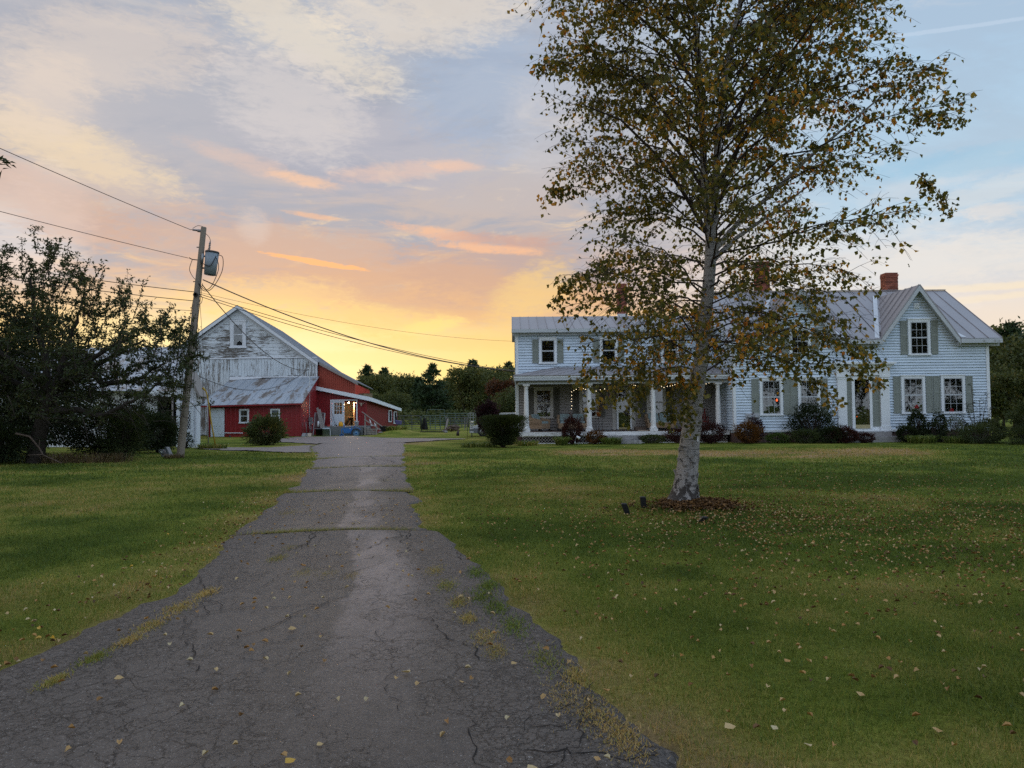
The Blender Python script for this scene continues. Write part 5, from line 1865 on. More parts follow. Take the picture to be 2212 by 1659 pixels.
# ------------------------------------------------------------------ loading platform and its things
plat = MB().box(-12.96, -10.18, 50.02, LY - .08, -.12, 0.60).build('platform', M['concrete'])
tag(plat, 'low concrete loading platform under the lit barn doorway', 'platform')
pe = MB().box(-14.0, -10.15, LY - .10, LY - .02, -.1, .62).build('footing', M['concrete'], lean)

steps = thing('platform_steps', 'grey wooden steps with a slanting handrail beside the platform', 'steps', (-9.7, 50.0, 0))
for i in range(4):
    z = .50 - i * .16
    x0 = -10.14 + i * .20
    MB().box(x0, x0 + .26, 49.85, 50.95, z, z + .04).build('tread', M['wood_grey'], steps)
    MB().box(x0 + .21, x0 + .235, 49.87, 50.93, z - .16, z - .002).build('riser', M['wood_grey'], steps)
for i in range(4):
    MB().box(-10.10, -9.35 + i * .05, 49.84, 49.865, -.02 + i * .14 - .05, .085 + i * .14 - .05).build('plank', M['wood_grey'], steps)
for (x, z) in ((-10.0, 1.47), (-9.24, .87)):
    MB().box(x - .045, x + .045, 49.74, 49.83, -.12, z).build('post', M['wood_grey'], steps)
MB().beam((-10.22, 49.74, 1.61), (-8.85, 49.74, .60), .09, .05).build('handrail', M['wood_grey'], steps)
MB().beam((-10.05, 49.73, 1.10), (-8.95, 49.73, .36), .04, .07).build('rail', M['wood_grey'], steps)

bk = thing('bucket', 'white plastic bucket on the platform at the right door jamb', 'bucket', (-10.85, 51.0, .60))
MB().lathe((-10.85, 51.0, .60), [(0.125, 0), (0.150, .33), (0.160, .33), (0.160, .36), (0.14, .36)], 16).build('pail', M['white_plastic'], bk)
MB().tube([(-11.0, 50.98, .90), (-10.93, 50.84, .80), (-10.85, 50.80, .76), (-10.77, 50.84, .80), (-10.70, 50.98, .90)], .006, 5).build('handle', M['grey_metal'], bk)

jug = thing('fuel_can', 'yellow fuel can on the platform edge before the doorway', 'can', (-11.92, 50.9, .60))
MB().lathe((-11.92, 50.9, .60), [(0.15, 0), (0.165, .04), (0.165, .20), (0.12, .28), (0.05, .30)], 12).build('tank', M['yellow'], jug)
MB().tube([(-12.02, 50.9, .84), (-12.0, 50.9, .93), (-11.86, 50.9, .93), (-11.82, 50.9, .84)], .022, 6).build('handle', M['yellow'], jug)
MB().tube([(-11.80, 50.85, .84), (-11.74, 50.80, .90)], .02, 6).build('spout', M['black'], jug)
br = thing('broom', 'thin dark broom leaning on the white door leaf', 'broom', (-12.6, 52.3, .6))
MB().tube([(-12.60, 52.2, .62), (-12.92, 52.45, 1.55)], .012, 5).build('broom_stick', M['black'], br)
MB().box(-12.68, -12.50, 52.15, 52.24, .60, .70).build('brush', M['black'], br)
for (x, c, lb) in ((-12.72, 'ember_box', 'little red and white box left of the broom on the platform'),):
    o = MB().box(x - .12, x + .02, 50.8, 50.92, .60, .74).build('box', simple(c, (0.42, 0.06, 0.05), .6, var=.1))
    tag(o, lb, 'box')
o = MB().lathe((-12.35, 50.85, .60), [(0.05, 0), (.11, .03), (.12, .06)], 10).build('dish', M['white_plastic'])
tag(o, 'low white dish on the platform between red box and fuel can', 'dish')

sk = thing('steer_skull', 'horned cattle skull mounted on the red wall right of the doorway', 'ornament', (-10.83, LY - .06, 2.15))
MB().ball((-10.83, LY - .10, 2.17), .085, 6, (1, 1, 1.2)).build('skull', M['bone'], sk)
MB().tube([(-10.83, LY - .11, 2.12), (-10.83, LY - .13, 2.0)], [.06, .035], 8).build('muzzle', M['bone'], sk)
for s in (-1, 1):
    MB().tube([(-10.83 + s * .06, LY - .09, 2.21), (-10.83 + s * .17, LY - .09, 2.23), (-10.83 + s * .24, LY - .09, 2.31)], [.028, .020, .006], 6).build('horn', M['bone'], sk)

# blue cut-out tractor standing against the platform
tr = thing('garden_tractor', 'small blue ornamental tractor with spoked rear wheel before the platform', 'tractor', (-10.9, 49.55, -.1))
TY = 49.55
MB().prism([(-11.42, TY, .22), (-11.0, TY, .20), (-10.92, TY, .10), (-10.80, TY, .10), (-10.62, TY, .25), (-10.62, TY, .44), (-11.0, TY, .50), (-11.56, TY, .50), (-11.56, TY, .42), (-11.42, TY, .36)], (0, .06, 0)).build('body', M['blue'], tr)
MB().box(-11.58, -11.52, TY - .01, TY + .05, .05, .50).build('front_post', M['blue'], tr)
MB().box(-11.42, -11.05, TY + .004, TY + .05, .17, .225).build('belly_bar', M['blue'], tr)
for x in (-11.42, -11.36):
    MB().box(x, x + .03, TY - .012, TY + .04, .49, .74).build('exhaust', M['blue'], tr)
MB().beam((-11.34, TY, .53), (-10.70, TY, .62), .03, .02).build('steering_rod', M['blue'], tr)
MB().box(-10.92, -10.86, TY - .012, TY + .04, .48, .64).build('lever', M['blue'], tr)
MB().tube([(-10.66, TY, .66), (-10.64, TY, .58)], .045, 8).build('seat', M['blue'], tr)


def wheel(xc, zc, r, ns, y, tyre_m, hub_r, ring):
    wh = MB().lathe((xc, y, zc), [(r, -.035), (r, .035), (ring, .035), (ring, -.035), (r, -.035)], 28, 'Y').build('wheel', tyre_m, tr)
    MB().lathe((xc, y, zc), [(hub_r, -.03), (hub_r, .04), (.01, .045)], 14, 'Y').build('hub', M['blue'], wh)
    for i in range(ns):
        a = 2 * math.pi * i / ns + .1
        c, s = math.cos(a), math.sin(a)
        MB().beam((xc + c * hub_r * .9, y - .005, zc + s * hub_r * .9), (xc + c * ring * 1.02, y - .005, zc + s * ring * 1.02), .02, .018 if ns > 8 else .05, up=(0, 1, 0)).build('spoke', simple('spoke_blue', (.20, .36, .55), .5, var=.05) if ns > 8 else M['blue'], wh)
    return wh


wheel(-10.55, .16, .335, 26, TY - .07, M['tyre'], .06, .235)
wheel(-11.53, -.02, .155, 7, TY - .07, M['blue'], .05, .12)
vs = []
for i in range(9):
    a = R_(40 + i * 15)
    vs.append((-10.55 + .375 * math.cos(a), TY - .02, .16 + .375 * math.sin(a)))
fm = MB()
for i in range(8):
    fm.beam(vs[i], vs[i + 1], .16, .035)
fm.build('mudguard', M['blue'], tr)

# bins, shovels, screen and boards by the corner
for (x, y, mt, lid, lb) in ((-13.12, 49.75, M['black'], False, 'black round bin behind the grey bin at the barn corner'), (-12.58, 49.45, M['grey_bin'], True, 'grey lidded plastic bin in front of the black bin')):
    b_ = thing('trash_bin', lb, 'bin', (x, y, -.15), 'bins at the barn corner')
    MB().lathe((x, y, -.16), [(0.20, 0), (0.25, .60), (0.265, .60), (0.265, .63), (0.24, .63)], 18).build('can', mt, b_)
    if lid:
        MB().lathe((x, y, .475), [(0.285, 0), (0.285, .035), (0.20, .07), (0.03, .075)], 18).build('lid', simple('lid_grey', (.40, .47, .52), .45, var=.06), b_)
        MB().beam((x + .30, y - .05, .44), (x + .31, y - .05, -.1), .03, .03).build('handle', M['white_plastic'], b_)
for (x, lb, mt) in ((-13.62, 'snow shovel with pale scoop, nearer the grey bin', M['bone']), (-13.86, 'snow shovel with dark scoop, against the red wall', M['grey_metal'])):
    s_ = thing('snow_shovel', lb, 'shovel', (x, 48.9, -.1), 'snow shovels by the barn corner')
    MB().add([(x - .2, 48.6, -.16), (x + .24, 48.6, -.16), (x + .20, 48.95, .22), (x - .16, 48.95, .22), (x - .2, 48.72, -.17), (x + .24, 48.72, -.17), (x + .20, 48.99, .20), (x - .16, 48.99, .20)], [(0, 1, 2, 3), (7, 6, 5, 4), (0, 3, 7, 4), (1, 5, 6, 2), (3, 2, 6, 7), (0, 4, 5, 1)]).build('scoop', mt, s_)
    MB().tube([(x - .12, 48.95, .2), (x - .2, 49.1, .92), (x + .02, 49.1, .95), (x + .10, 48.95, .2)], .014, 6).build('handle', M['grey_metal'], s_)
sc = thing('screen_door', 'old screen door frame leaning on the red barn corner', 'door', (-13.25, 49.9, 0))
m = MB()
for (p, q) in (((-13.6, 49.95, -.1), (-13.56, 50.4, 1.58)), ((-12.92, 49.95, -.1), (-12.90, 50.4, 1.55)), ((-13.56, 50.4, 1.56), (-12.90, 50.4, 1.54)), ((-13.6, 50.1, .48), (-12.92, 50.1, .50))):
    m.beam(p, q, .07, .04)
m.build('door_frame', M['grey_metal'], sc)
MB().hexa([(-13.56, 50.08, .5), (-12.94, 50.08, .5), (-12.94, 50.09, .5), (-13.56, 50.09, .5)], [(-13.54, 50.40, 1.52), (-12.93, 50.40, 1.52), (-12.93, 50.41, 1.52), (-13.54, 50.41, 1.52)]).build('screen_mesh', simple('screen_cloth', (.10, .05, .05), .8, var=.1), sc)
MB().tube([(-13.28, 50.05, .62), (-13.24, 50.0, 1.0)], [.09, .04], 10).build('wheel_cover', M['white_plastic'], sc)
for i, (a, b) in enumerate((((-13.0, 49.9, .5), (-13.45, 50.5, 1.92)), ((-12.86, 49.92, .5), (-13.30, 50.5, 1.80)))):
    o = MB().beam(a, b, .14, .03, up=(0, 1, .3)).build('plank', M['wood_grey'])
    tag(o, ('taller' if i == 0 else 'shorter') + ' grey plank leaning across the screen door', 'plank', 'planks at the barn corner')
hr = thing('hay_rake', 'low red farm implement on the grass under the shed wall', 'implement', (-17.8, 47.8, 0))
MB().beam((-18.45, 47.9, .06), (-17.0, 47.9, .06), .06, .06).build('frame', M['red'], hr)
MB().beam((-18.0, 47.9, .14), (-17.0, 47.9, .16), .05, .04).build('frame', M['red'], hr)
MB().beam((-18.3, 47.9, .04), (-18.55, 47.9, .26), .04, .04).build('tow_arm', M['red'], hr)
MB().beam((-17.8, 47.9, .12), (-17.2, 47.9, .40), .04, .04).build('brace', M['red'], hr)
MB().lathe((-18.45, 47.85, .07), [(.07, -.03), (.07, .03), (.01, .03)], 12, 'Y').build('wheel', M['tyre'], hr)

# things behind the steps
for i, (x, z) in enumerate(((-9.86, .62), (-9.52, .38))):
    c_ = thing('garden_chair', ('upper' if i == 0 else 'lower') + ' white folding chair tipped against the steps', 'chair', (x, 50.9, z - .3), 'folding chairs behind the steps')
    MB().box(x, x + .34, 51.05, 51.40, z + .0, z + .035).build('seat', M['white_plastic'], c_)
    MB().beam((x + .02, 51.2, z + .03), (x - .12, 51.3, z + .42), .30, .03, up=(1, 0, 0)).build('backrest', M['white_plastic'], c_)
    for xx in (x + .04, x + .30):
        MB().box(xx, xx + .03, 51.07, 51.10, z - .32, z - .001).build('leg', M['black'], c_)
for i, (x, z) in enumerate(((-9.05, .19), (-8.72, .02))):
    c_ = thing('stool', ('taller' if i == 0 else 'lower') + ' little white topped stool at the foot of the steps', 'stool', (x, 50.2, z), 'stools by the steps')
    MB().box(x - .12, x + .12, 50.1, 50.35, z, z + .03).build('seat', M['white_plastic'], c_)
    for xx in (x - .10, x + .07):
        MB().box(xx, xx + .03, 50.12, 50.15, z - .30, z - .001).build('leg', M['black'], c_)
ch = thing('black_cart', 'black plastic yard cart behind the handrail', 'cart', (-8.7, 50.9, 0))
MB().hexa([(-9.1, 50.9, .22), (-8.55, 50.9, .10), (-8.5, 51.3, .10), (-9.1, 51.3, .22)], [(-9.25, 50.85, .62), (-8.42, 50.85, .55), (-8.40, 51.35, .55), (-9.25, 51.35, .62)]).build('tray', M['black'], ch)
MB().lathe((-8.75, 50.85, .02), [(.14, -.03), (.14, .03), (.02, .03)], 14, 'Y').build('wheel', M['black'], ch)
MB().tube([(-8.60, 51.1, .05), (-8.40, 51.1, .58)], .05, 8).build('handle', M['black'], ch)
tb = MB().hexa([(-8.45, 53.1, .70), (-8.10, 53.1, .66), (-8.10, 53.5, .66), (-8.45, 53.5, .70)], [(-8.50, 53.05, .98), (-8.05, 53.05, .92), (-8.05, 53.55, .92), (-8.50, 53.55, .98)]).build('tub', M['purple'])
tag(tb, 'tipped purple plastic tub on the grassy bank by the lean-to', 'tub')
o = MB().tube([(-7.9, 53.6, .45), (-8.25, 53.9, 1.15)], .016, 6).build('tool_handle', M['log'])
tag(o, 'brown tool handle leaning near the purple tub', 'tool')

# ------------------------------------------------------------------ white wing and entry vestibule on the left
wg = thing('barn_wing', 'long low white barn wing with open dark bay behind the apple tree', 'barn', (-21, 37, 0))
MB().hexa([(-27, 36.5, -.1), (-17.3, 35.6, -.1), (-17.3, 35.75, -.1), (-27, 36.65, -.1)], [(-27, 36.5, 2.75), (-17.3, 35.6, 2.62), (-17.3, 35.75, 2.62), (-27, 36.65, 2.75)]).build('front_wall', M['clean_v'], wg)
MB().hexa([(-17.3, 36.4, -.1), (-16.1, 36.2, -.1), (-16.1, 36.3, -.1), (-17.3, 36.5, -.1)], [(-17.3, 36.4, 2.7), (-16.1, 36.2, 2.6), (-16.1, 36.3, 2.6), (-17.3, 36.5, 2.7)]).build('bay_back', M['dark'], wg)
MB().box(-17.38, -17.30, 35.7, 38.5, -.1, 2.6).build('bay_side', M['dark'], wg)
MB().hexa([(-17.5, 35.10, 2.50), (-15.65, 34.9, 2.34), (-15.65, 34.98, 2.34), (-17.5, 35.18, 2.50)], [(-17.5, 35.10, 2.74), (-15.65, 34.9, 2.58), (-15.65, 34.98, 2.58), (-17.5, 35.18, 2.74)]).build('fascia', M['trim'], wg)
MB().tube([(-16.25, 35.0, 2.4), (-16.25, 35.0, 0)], .04, 8).build('bay_post', M['wood_grey'], wg)
roof_slope(wg, (-28.0, 36.0, 2.88), (-15.55, 34.95, 2.66), (-18.9, 42, 5.42), (-28.0, 42, 5.42), 13, M['roof_old'], seam_h=.03)
roof_slope(wg, (-22.0, 48, 2.9), (-28.0, 48, 2.9), (-28.0, 42, 5.42), (-18.9, 42, 5.42), 8, M['roof_old'], seam=False)
MB().prism([(-16.0, 35.7, -.1), (-18.9, 42, -.1), (-18.9, 42, 5.36), (-16.0, 35.7, 2.6)], (-.12, -.05, 0)).build('end_wall', M['clean_v'], wg)
MB().box(-28.0, -27.9, 36.6, 47.8, -.1, 2.8).build('end_wall', M['clean_v'], wg)

vt = thing('vestibule', 'narrow white board vestibule with a lattice glazed door behind the pole', 'porch', (-15.2, 34.3, 0))
VY = 34.3
MB().prism([(-15.75, VY + .03, -.05), (-14.80, VY + .03, -.05), (-14.80, VY + .03, 2.42), (-15.16, VY + .03, 3.34), (-15.75, VY + .03, 3.9)], (0, .42, 0)).build('wall', M['clean_v'], vt)
vw = [o for o in vt.children][-1]
x = -14.93
for w_ in (.065, .06):
    MB().box(x, x + w_ - .012, VY - .01, VY + .03, .0, 2.75 - (x + 14.9) * 1.3).build('board', M['clean_v'], vw)
    x += w_
x = -15.72
while x < -14.92:
    zt_ = 2.36 + (-14.6 - x) * 1.35
    MB().box(x, x + .105, VY - .01, VY + .03, 2.10, min(zt_ - .06, 3.7)).build('board', M['clean_v'], vw)
    x += .115
MB().box(-15.72, -14.93, VY - .07, VY - .012, 1.86, 2.06).build('door_lintel', M['trim'], vt)
MB().box(-15.75, -14.90, VY - .10, VY - .012, 2.06, 2.11).build('door_lintel', M['trim'], vt)
for (a, b) in ((-15.72, -15.55), (-14.99, -14.935)):
    MB().box(a, b, VY - .05, VY - .012, .0, 1.86).build('door_casing', M['trim'], vt)
m = MB()
m.box(-15.53, -15.24, VY - .06, VY - .02, .02, 1.84)
m.box(-15.05, -14.99, VY - .06, VY - .02, .02, 1.84)
m.box(-15.24, -15.05, VY - .06, VY - .02, .02, .86)
m.box(-15.24, -15.05, VY - .06, VY - .02, 1.70, 1.84)
vd = m.build('door', _MAT['door_paint'], vt)
MB().box(-15.24, -15.05, VY - .03, VY - .024, .86, 1.70).build('pane', M['dark'], vd)
for s in (-1, 1):
    for k in range(-1, 5):
        xa, xb = (-15.24, -15.05) if s > 0 else (-15.05, -15.24)
        za, zb = .86 + k * .21, .86 + k * .21 + .42
        f0, f1 = max(0, (.86 - za) / .42), min(1, (1.70 - za) / .42)
        if f1 - f0 > .1:
            MB().beam((xa + (xb - xa) * f0, VY - .045 + s * .004, za + .42 * f0), (xa + (xb - xa) * f1, VY - .045 + s * .004, za + .42 * f1), .006, .014).build('muntin', M['trim'], vd)
MB().ball((-15.27, VY - .09, .82), .028, 5).build('handle', M['black_iron'], vd)
for x in (-15.22, -15.10):
    MB().box(x, x + .09, VY - .068, VY - .061, .30, .66).build('door_panel', _MAT['door_paint'], vd)
MB().hexa([(-14.60, VY - .25, 2.33), (-14.52, VY - .25, 2.38), (-14.52, VY + .62, 2.38), (-14.60, VY + .62, 2.33)], [(-15.16, VY - .25, 3.50), (-15.08, VY - .25, 3.56), (-15.08, VY + .62, 3.56), (-15.16, VY + .62, 3.50)]).build('roof', M['wood_grey'], vt)


# ------------------------------------------------------------------ birch
def bez(p0, p1, p2, n):
    t = np.linspace(0, 1, n)[:, None]
    return (1 - t) ** 2 * p0 + 2 * t * (1 - t) * p1 + t * t * p2


def interp_path(path, h):
    z = [p[2] for p in path]
    return np.array([np.interp(h, z, [p[0] for p in path]), np.interp(h, z, [p[1] for p in path]), h])


birch = thing('birch_tree', 'tall birch with pale peeling trunk and yellowing leaves on the front lawn', 'tree', (2.85, 12.25, 0))
T0 = [(2.84, 12.25, 0.0), (2.86, 12.25, .15), (2.875, 12.25, .30), (2.92, 12.26, .62), (2.965, 12.27, 1.03), (3.03, 12.28, 1.51), (3.06, 12.28, 1.75), (3.20, 12.3, 2.53), (3.30, 12.3, 3.34), (3.37, 12.3, 4.0), (3.39, 12.3, 4.45)]
R0 = [0.26, 0.228, 0.202, 0.172, 0.161, 0.148, 0.139, 0.120, 0.104, 0.098, 0.092]
T1 = [(3.38, 12.3, 4.30), (3.31, 12.28, 5.08), (3.27, 12.25, 6.25), (3.22, 12.2, 7.43), (3.10, 12.15, 8.8), (2.9, 12.1, 10.5), (2.8, 12.1, 12.2)]
T2 = [(3.39, 12.3, 4.30), (3.48, 12.34, 4.9), (3.54, 12.38, 5.86), (3.67, 12.42, 7.03), (3.82, 12.46, 7.82), (4.03, 12.5, 8.61), (4.2, 12.5, 10.5), (4.3, 12.5, 12.4)]


def fine(path, rad, per=8, jit=0.006):
    P, R = [], []
    for i in range(len(path) - 1):
        for k in range(per):
            t = k / per
            a, b = np.array(path[i]), np.array(path[i + 1])
            P.append(a * (1 - t) + b * t)
            R.append(rad[i] * (1 - t) + rad[i + 1] * t)
    P.append(np.array(path[-1]))
    R.append(rad[-1])
    return np.array(P), np.array(R)


def bark_tube(path, rad, sides=22, lump=0.05, flare=True):
    P, R = fine(path, rad)
    V, F = tubes_np([(P, R)], sides)
    V = V.reshape(len(P), sides, 3)
    ang = np.arange(sides) / sides * 2 * np.pi
    for i in range(len(P)):
        z = P[i][2]
        w_ = lump * (fbm2(np.cos(ang) * 1.5 + z * 2.0, np.sin(ang) * 1.5 + 4, 91, 3, 1.3) - 0.5) * 2
        if flare and z < 0.6:
            w_ = w_ + (0.36 * np.exp(-(z / 0.17) ** 2)) * (0.3 + np.maximum(np.cos(ang * 2.5 + 0.7), 0) + 0.6 * np.maximum(np.cos(ang * 1.0 + 4.2), 0))
        V[i] = P[i] + (V[i] - P[i]) * (1 + w_)[:, None]
    return V.reshape(-1, 3), F


V, F = bark_tube(T0, R0)
np_mesh('trunk', V, F, M['birch'], parent=birch, origin=(2.85, 12.25, 0), k=4, smooth=True)
V, F = bark_tube(T1, [.066, .062, .056, .050, .042, .028, .012], 14, .03, False)
np_mesh('stem', V, F, M['birch'], parent=birch, origin=(3.38, 12.3, 4.3), k=4, smooth=True)
V, F = bark_tube(T2, [.070, .066, .060, .054, .048, .040, .026, .012], 14, .03, False)
np_mesh('stem', V, F, M['birch'], parent=birch, origin=(3.39, 12.3, 4.3), k=4, smooth=True)
LIMBS = [[(3.42, 12.3, 4.25), (3.85, 12.2, 4.75), (4.25, 12.05, 5.08), (4.85, 11.9, 5.66), (5.5, 11.7, 6.2), (6.1, 11.6, 6.7)],
         [(3.40, 12.3, 4.1), (3.9, 12.55, 4.55), (4.7, 12.8, 5.1), (5.5, 13.0, 5.7)],
         [(3.30, 12.25, 4.6), (2.9, 12.1, 5.2), (2.4, 11.9, 5.8), (1.8, 11.7, 6.3), (1.2, 11.6, 6.5)],
         [(3.56, 12.4, 6.1), (4.1, 12.6, 7.0), (4.7, 12.8, 8.1), (5.2, 13, 9.0)],
         [(3.24, 12.2, 6.9), (2.8, 12.3, 7.8), (2.2, 12.5, 8.5), (1.6, 12.5, 9.0)],
         [(3.3, 12.28, 5.3), (3.0, 12.9, 6.2), (2.7, 13.6, 7.0), (2.4, 14.2, 7.4)],
         [(3.5, 12.3, 5.4), (3.9, 11.4, 6.2), (4.2, 10.6, 6.9), (4.4, 10.0, 7.2)]]
for i, L in enumerate(LIMBS):
    r = np.linspace(.052 if i < 2 else .038, .010, len(L))
    P, R = fine(L, list(r), 4)
    V, F = tubes_np([(P, R)], 9)
    np_mesh('limb', V, F, M['birch'] if i < 2 else M['twig'], parent=birch, origin=L[0], k=4, smooth=True)

ENV_Z = [1.2, 1.8, 2.5, 3.4, 4.5, 5.5, 6.4, 7.5, 8.7, 10, 11.5, 12.8]
ENV_L = [2.7, 1.3, 1.05, 0.90, 0.95, 0.92, 0.85, 0.68, 0.62, 0.9, 1.6, 2.6]
ENV_R = [3.3, 4.6, 5.7, 6.25, 6.7, 7.05, 7.2, 6.95, 6.6, 6.2, 5.6, 4.8]
lines2, lines3 = [], []
LP, LD = [], []


def env_reach(x0, z, az_):
    cx = 3.6
    c, s = math.cos(az_), math.sin(az_)
    rx = (np.interp(z, ENV_Z, ENV_R) - x0) if c > 0 else (x0 - np.interp(z, ENV_Z, ENV_L))
    ry = 0.95 * (np.interp(z, ENV_Z, ENV_R) - np.interp(z, ENV_Z, ENV_L)) / 2
    return 1.0 / math.sqrt((c / max(rx, .3)) ** 2 + (s / max(ry, .3)) ** 2)


rb = random.Random(5)
N1 = 172
for i in range(N1):
    h = 2.15 + (i / N1) ** 0.92 * 9.5
    az_ = i * 2.39996 + rb.uniform(-.3, .3)
    if h < 4.4:
        st = interp_path(T0, h)
    else:
        st = interp_path(T1 if (math.cos(az_) < 0) == (rb.random() < .85) else T2, h)
    up = rb.uniform(-.02, .34) if h < 4.2 else rb.uniform(.22, .66)
    ez = h + up * 2.8 - (0.35 if h < 3.4 else 0)
    reach = env_reach(st[0], min(ez, 12.3), az_) * (rb.uniform(0.86, 1.02) if i % 3 else rb.uniform(.5, .85))
    if ez > 12.2:
        reach *= .8
    d = np.array([math.cos(az_), math.sin(az_), 0])
    end = st + d * reach
    end[2] = h + reach * up - (0.3 if h < 3.4 else 0)
    mid = st + d * reach * 0.45
    mid[2] = h + reach * (up * .75 + .10)
    n = max(6, int(reach / .28))
    P = bez(st, mid, end, n)
    P[1:-1] += np.array([[rb.uniform(-.07, .07) for _ in range(3)] for _ in range(n - 2)])
    r0 = 0.008 + 0.0042 * reach
    lines2.append((P, np.linspace(r0, .004, n)))
    m_ = int(reach / 0.105)
    for j in range(m_):
        t = 0.14 + 0.86 * ((j + rb.random()) / m_) ** .72
        q = np.array([np.interp(t * (n - 1), range(n), P[:, k]) for k in range(3)])
        side = az_ + rb.choice((-1, 1)) * rb.uniform(.35, 1.25)
        ln = rb.uniform(.30, .85) * (1.0 - 0.15 * t)
        e = q + np.array([math.cos(side), math.sin(side), 0]) * ln
        e[2] += rb.uniform(-.75, .75) * ln - .06
        if h < 4.0:
            e[2] -= rb.uniform(0, .45) * ln
        mm = (q + e) / 2
        mm[2] += .10 * ln
        Q = bez(q, mm, e, 4)
        lines3.append((Q, [.005, .004, .003, .002]))
        nt = int(3 + ln * 5)
        for k in range(nt):
            tt = rb.uniform(.2, 1.0)
            b = Q[0] * (1 - tt) ** 2 + 2 * tt * (1 - tt) * mm + tt * tt * Q[3]
            sd = side + rb.uniform(-1.6, 1.6)
            l2 = rb.uniform(.12, .34)
            e2 = b + np.array([math.cos(sd) * l2, math.sin(sd) * l2, rb.uniform(-.85, .25) * l2])
            lines3.append((np.array([b, (b + e2) / 2 + [0, 0, .02], e2]), [.0025, .002, .0015]))
            nl = rb.randint(1, 3) if h < 4.6 else rb.randint(2, 3)
            for u in range(nl):
                f = (u + rb.random()) / nl
                LP.append(b * (1 - f) + e2 * f)
# hand-set wisps at the outline
for (a, b, c) in (((6.6, 12, 6.3), (7.0, 11.9, 6.6), (7.5, 11.9, 6.35)), ((6.6, 11.8, 5.4), (6.9, 11.8, 5.3), (7.15, 11.8, 4.75)), ((1.4, 12, 7.2), (.8, 12, 7.6), (.42, 12, 7.25)), ((1.5, 11.9, 9.0), (.8, 11.9, 9.3), (.35, 11.9, 8.9)),
                  ((1.8, 12, 3.9), (1.1, 12, 4.0), (.72, 12, 3.45)), ((1.4, 11.9, 5.2), (.8, 11.9, 5.4), (.55, 11.9, 5.1)), ((2.9, 12.1, 2.5), (2.6, 11.7, 2.1), (2.45, 11.5, 1.40)), ((3.0, 12.0, 2.3), (2.8, 11.6, 1.9), (2.72, 11.4, 1.25)),
                  ((2.6, 11.9, 2.5), (1.8, 11.6, 2.35), (1.25, 11.5, 1.70)), ((2.4, 11.9, 2.4), (1.5, 11.7, 2.5), (1.0, 11.6, 2.05)), ((4.4, 12, 2.6), (5.3, 11.8, 2.5), (5.9, 11.6, 1.95)), ((4.6, 12.2, 2.9), (5.6, 12, 2.8), (6.1, 12, 2.2)),
                  ((2.7, 12, 2.3), (2.1, 11.5, 2.2), (1.75, 11.3, 1.55)), ((4.1, 12, 2.5), (4.8, 11.7, 2.3), (5.1, 11.6, 1.7))):
    P = bez(np.array(a, float), np.array(b, float), np.array(c, float), 9)
    lines2.append((P, np.linspace(.008, .002, 9)))
    for k in range(60):
        t = rb.uniform(.15, 1.0)
        q = np.array([np.interp(t * 8, range(9), P[:, m_]) for m_ in range(3)])
        e = q + np.array([rb.uniform(-.16, .16), rb.uniform(-.2, .2), rb.uniform(-.24, .10)])
        lines3.append((np.array([q, (q + e) / 2, e]), [.002, .0016, .0012]))
        for u in range(3):
            LP.append(q + (e - q) * rb.uniform(.3, 1))
V, F = tubes_np(lines2, 5)
np_mesh('branches', V, F, M['twig'], parent=birch, origin=(3.4, 12.3, 4), k=4, smooth=True)['kind'] = 'stuff'
V, F = tubes_np(lines3, 3)
np_mesh('twigs', V, F, M['twig'], parent=birch, origin=(3.4, 12.3, 4), k=4)['kind'] = 'stuff'
LP = np.array(LP)
print('birch leaves', len(LP))
n = len(LP)
ld = np.stack([rng.normal(0, .55, n), rng.normal(0, .55, n), -np.abs(rng.normal(.7, .45, n))], 1)
lu = np.stack([rng.normal(0, 1, n), rng.normal(0, 1, n), rng.normal(0, .6, n)], 1)
cl = fbm2(LP[:, 0] * 1.3 + LP[:, 1], LP[:, 2] * 1.3, 61, 3, 0.9)
orange_zone = np.exp(-(((LP[:, 0] - 5.2) / 1.3) ** 2 + ((LP[:, 2] - 5.0) / 1.0) ** 2)) + .5 * np.exp(-(((LP[:, 0] - 3.2) / .6) ** 2 + ((LP[:, 2] - 3.0) / 1.2) ** 2))
tn = np.clip(rng.random(n) ** 1.15 * .80 + (cl - .5) * .55 + orange_zone * .26, 0, 1)
size = .080 * (0.68 + .6 * rng.random(n))
LP2 = LP + rng.normal(0, .03, (n, 3))
order = np.argsort(LP2[:, 1] + (LP2[:, 2] > 9.2) * 50)
one = order[:260]
rest = order[260:]
V, T, K = leaf_arrays(LP2[rest], ld[rest], lu[rest], size[rest], size[rest] * .80, .22, tn[rest])
np_mesh('crown', V, T, M['leaf_birch'], parent=birch, origin=(3.4, 12.3, 6), tint=K)['kind'] = 'stuff'
for i in one:
    V, T, K = leaf_arrays(LP2[i:i + 1], ld[i:i + 1], lu[i:i + 1], size[i], size[i] * .86, .22, tn[i:i + 1], True)
    np_mesh('leaf', V, T, M['leaf_birch'], parent=birch, origin=tuple(LP2[i]), tint=K)
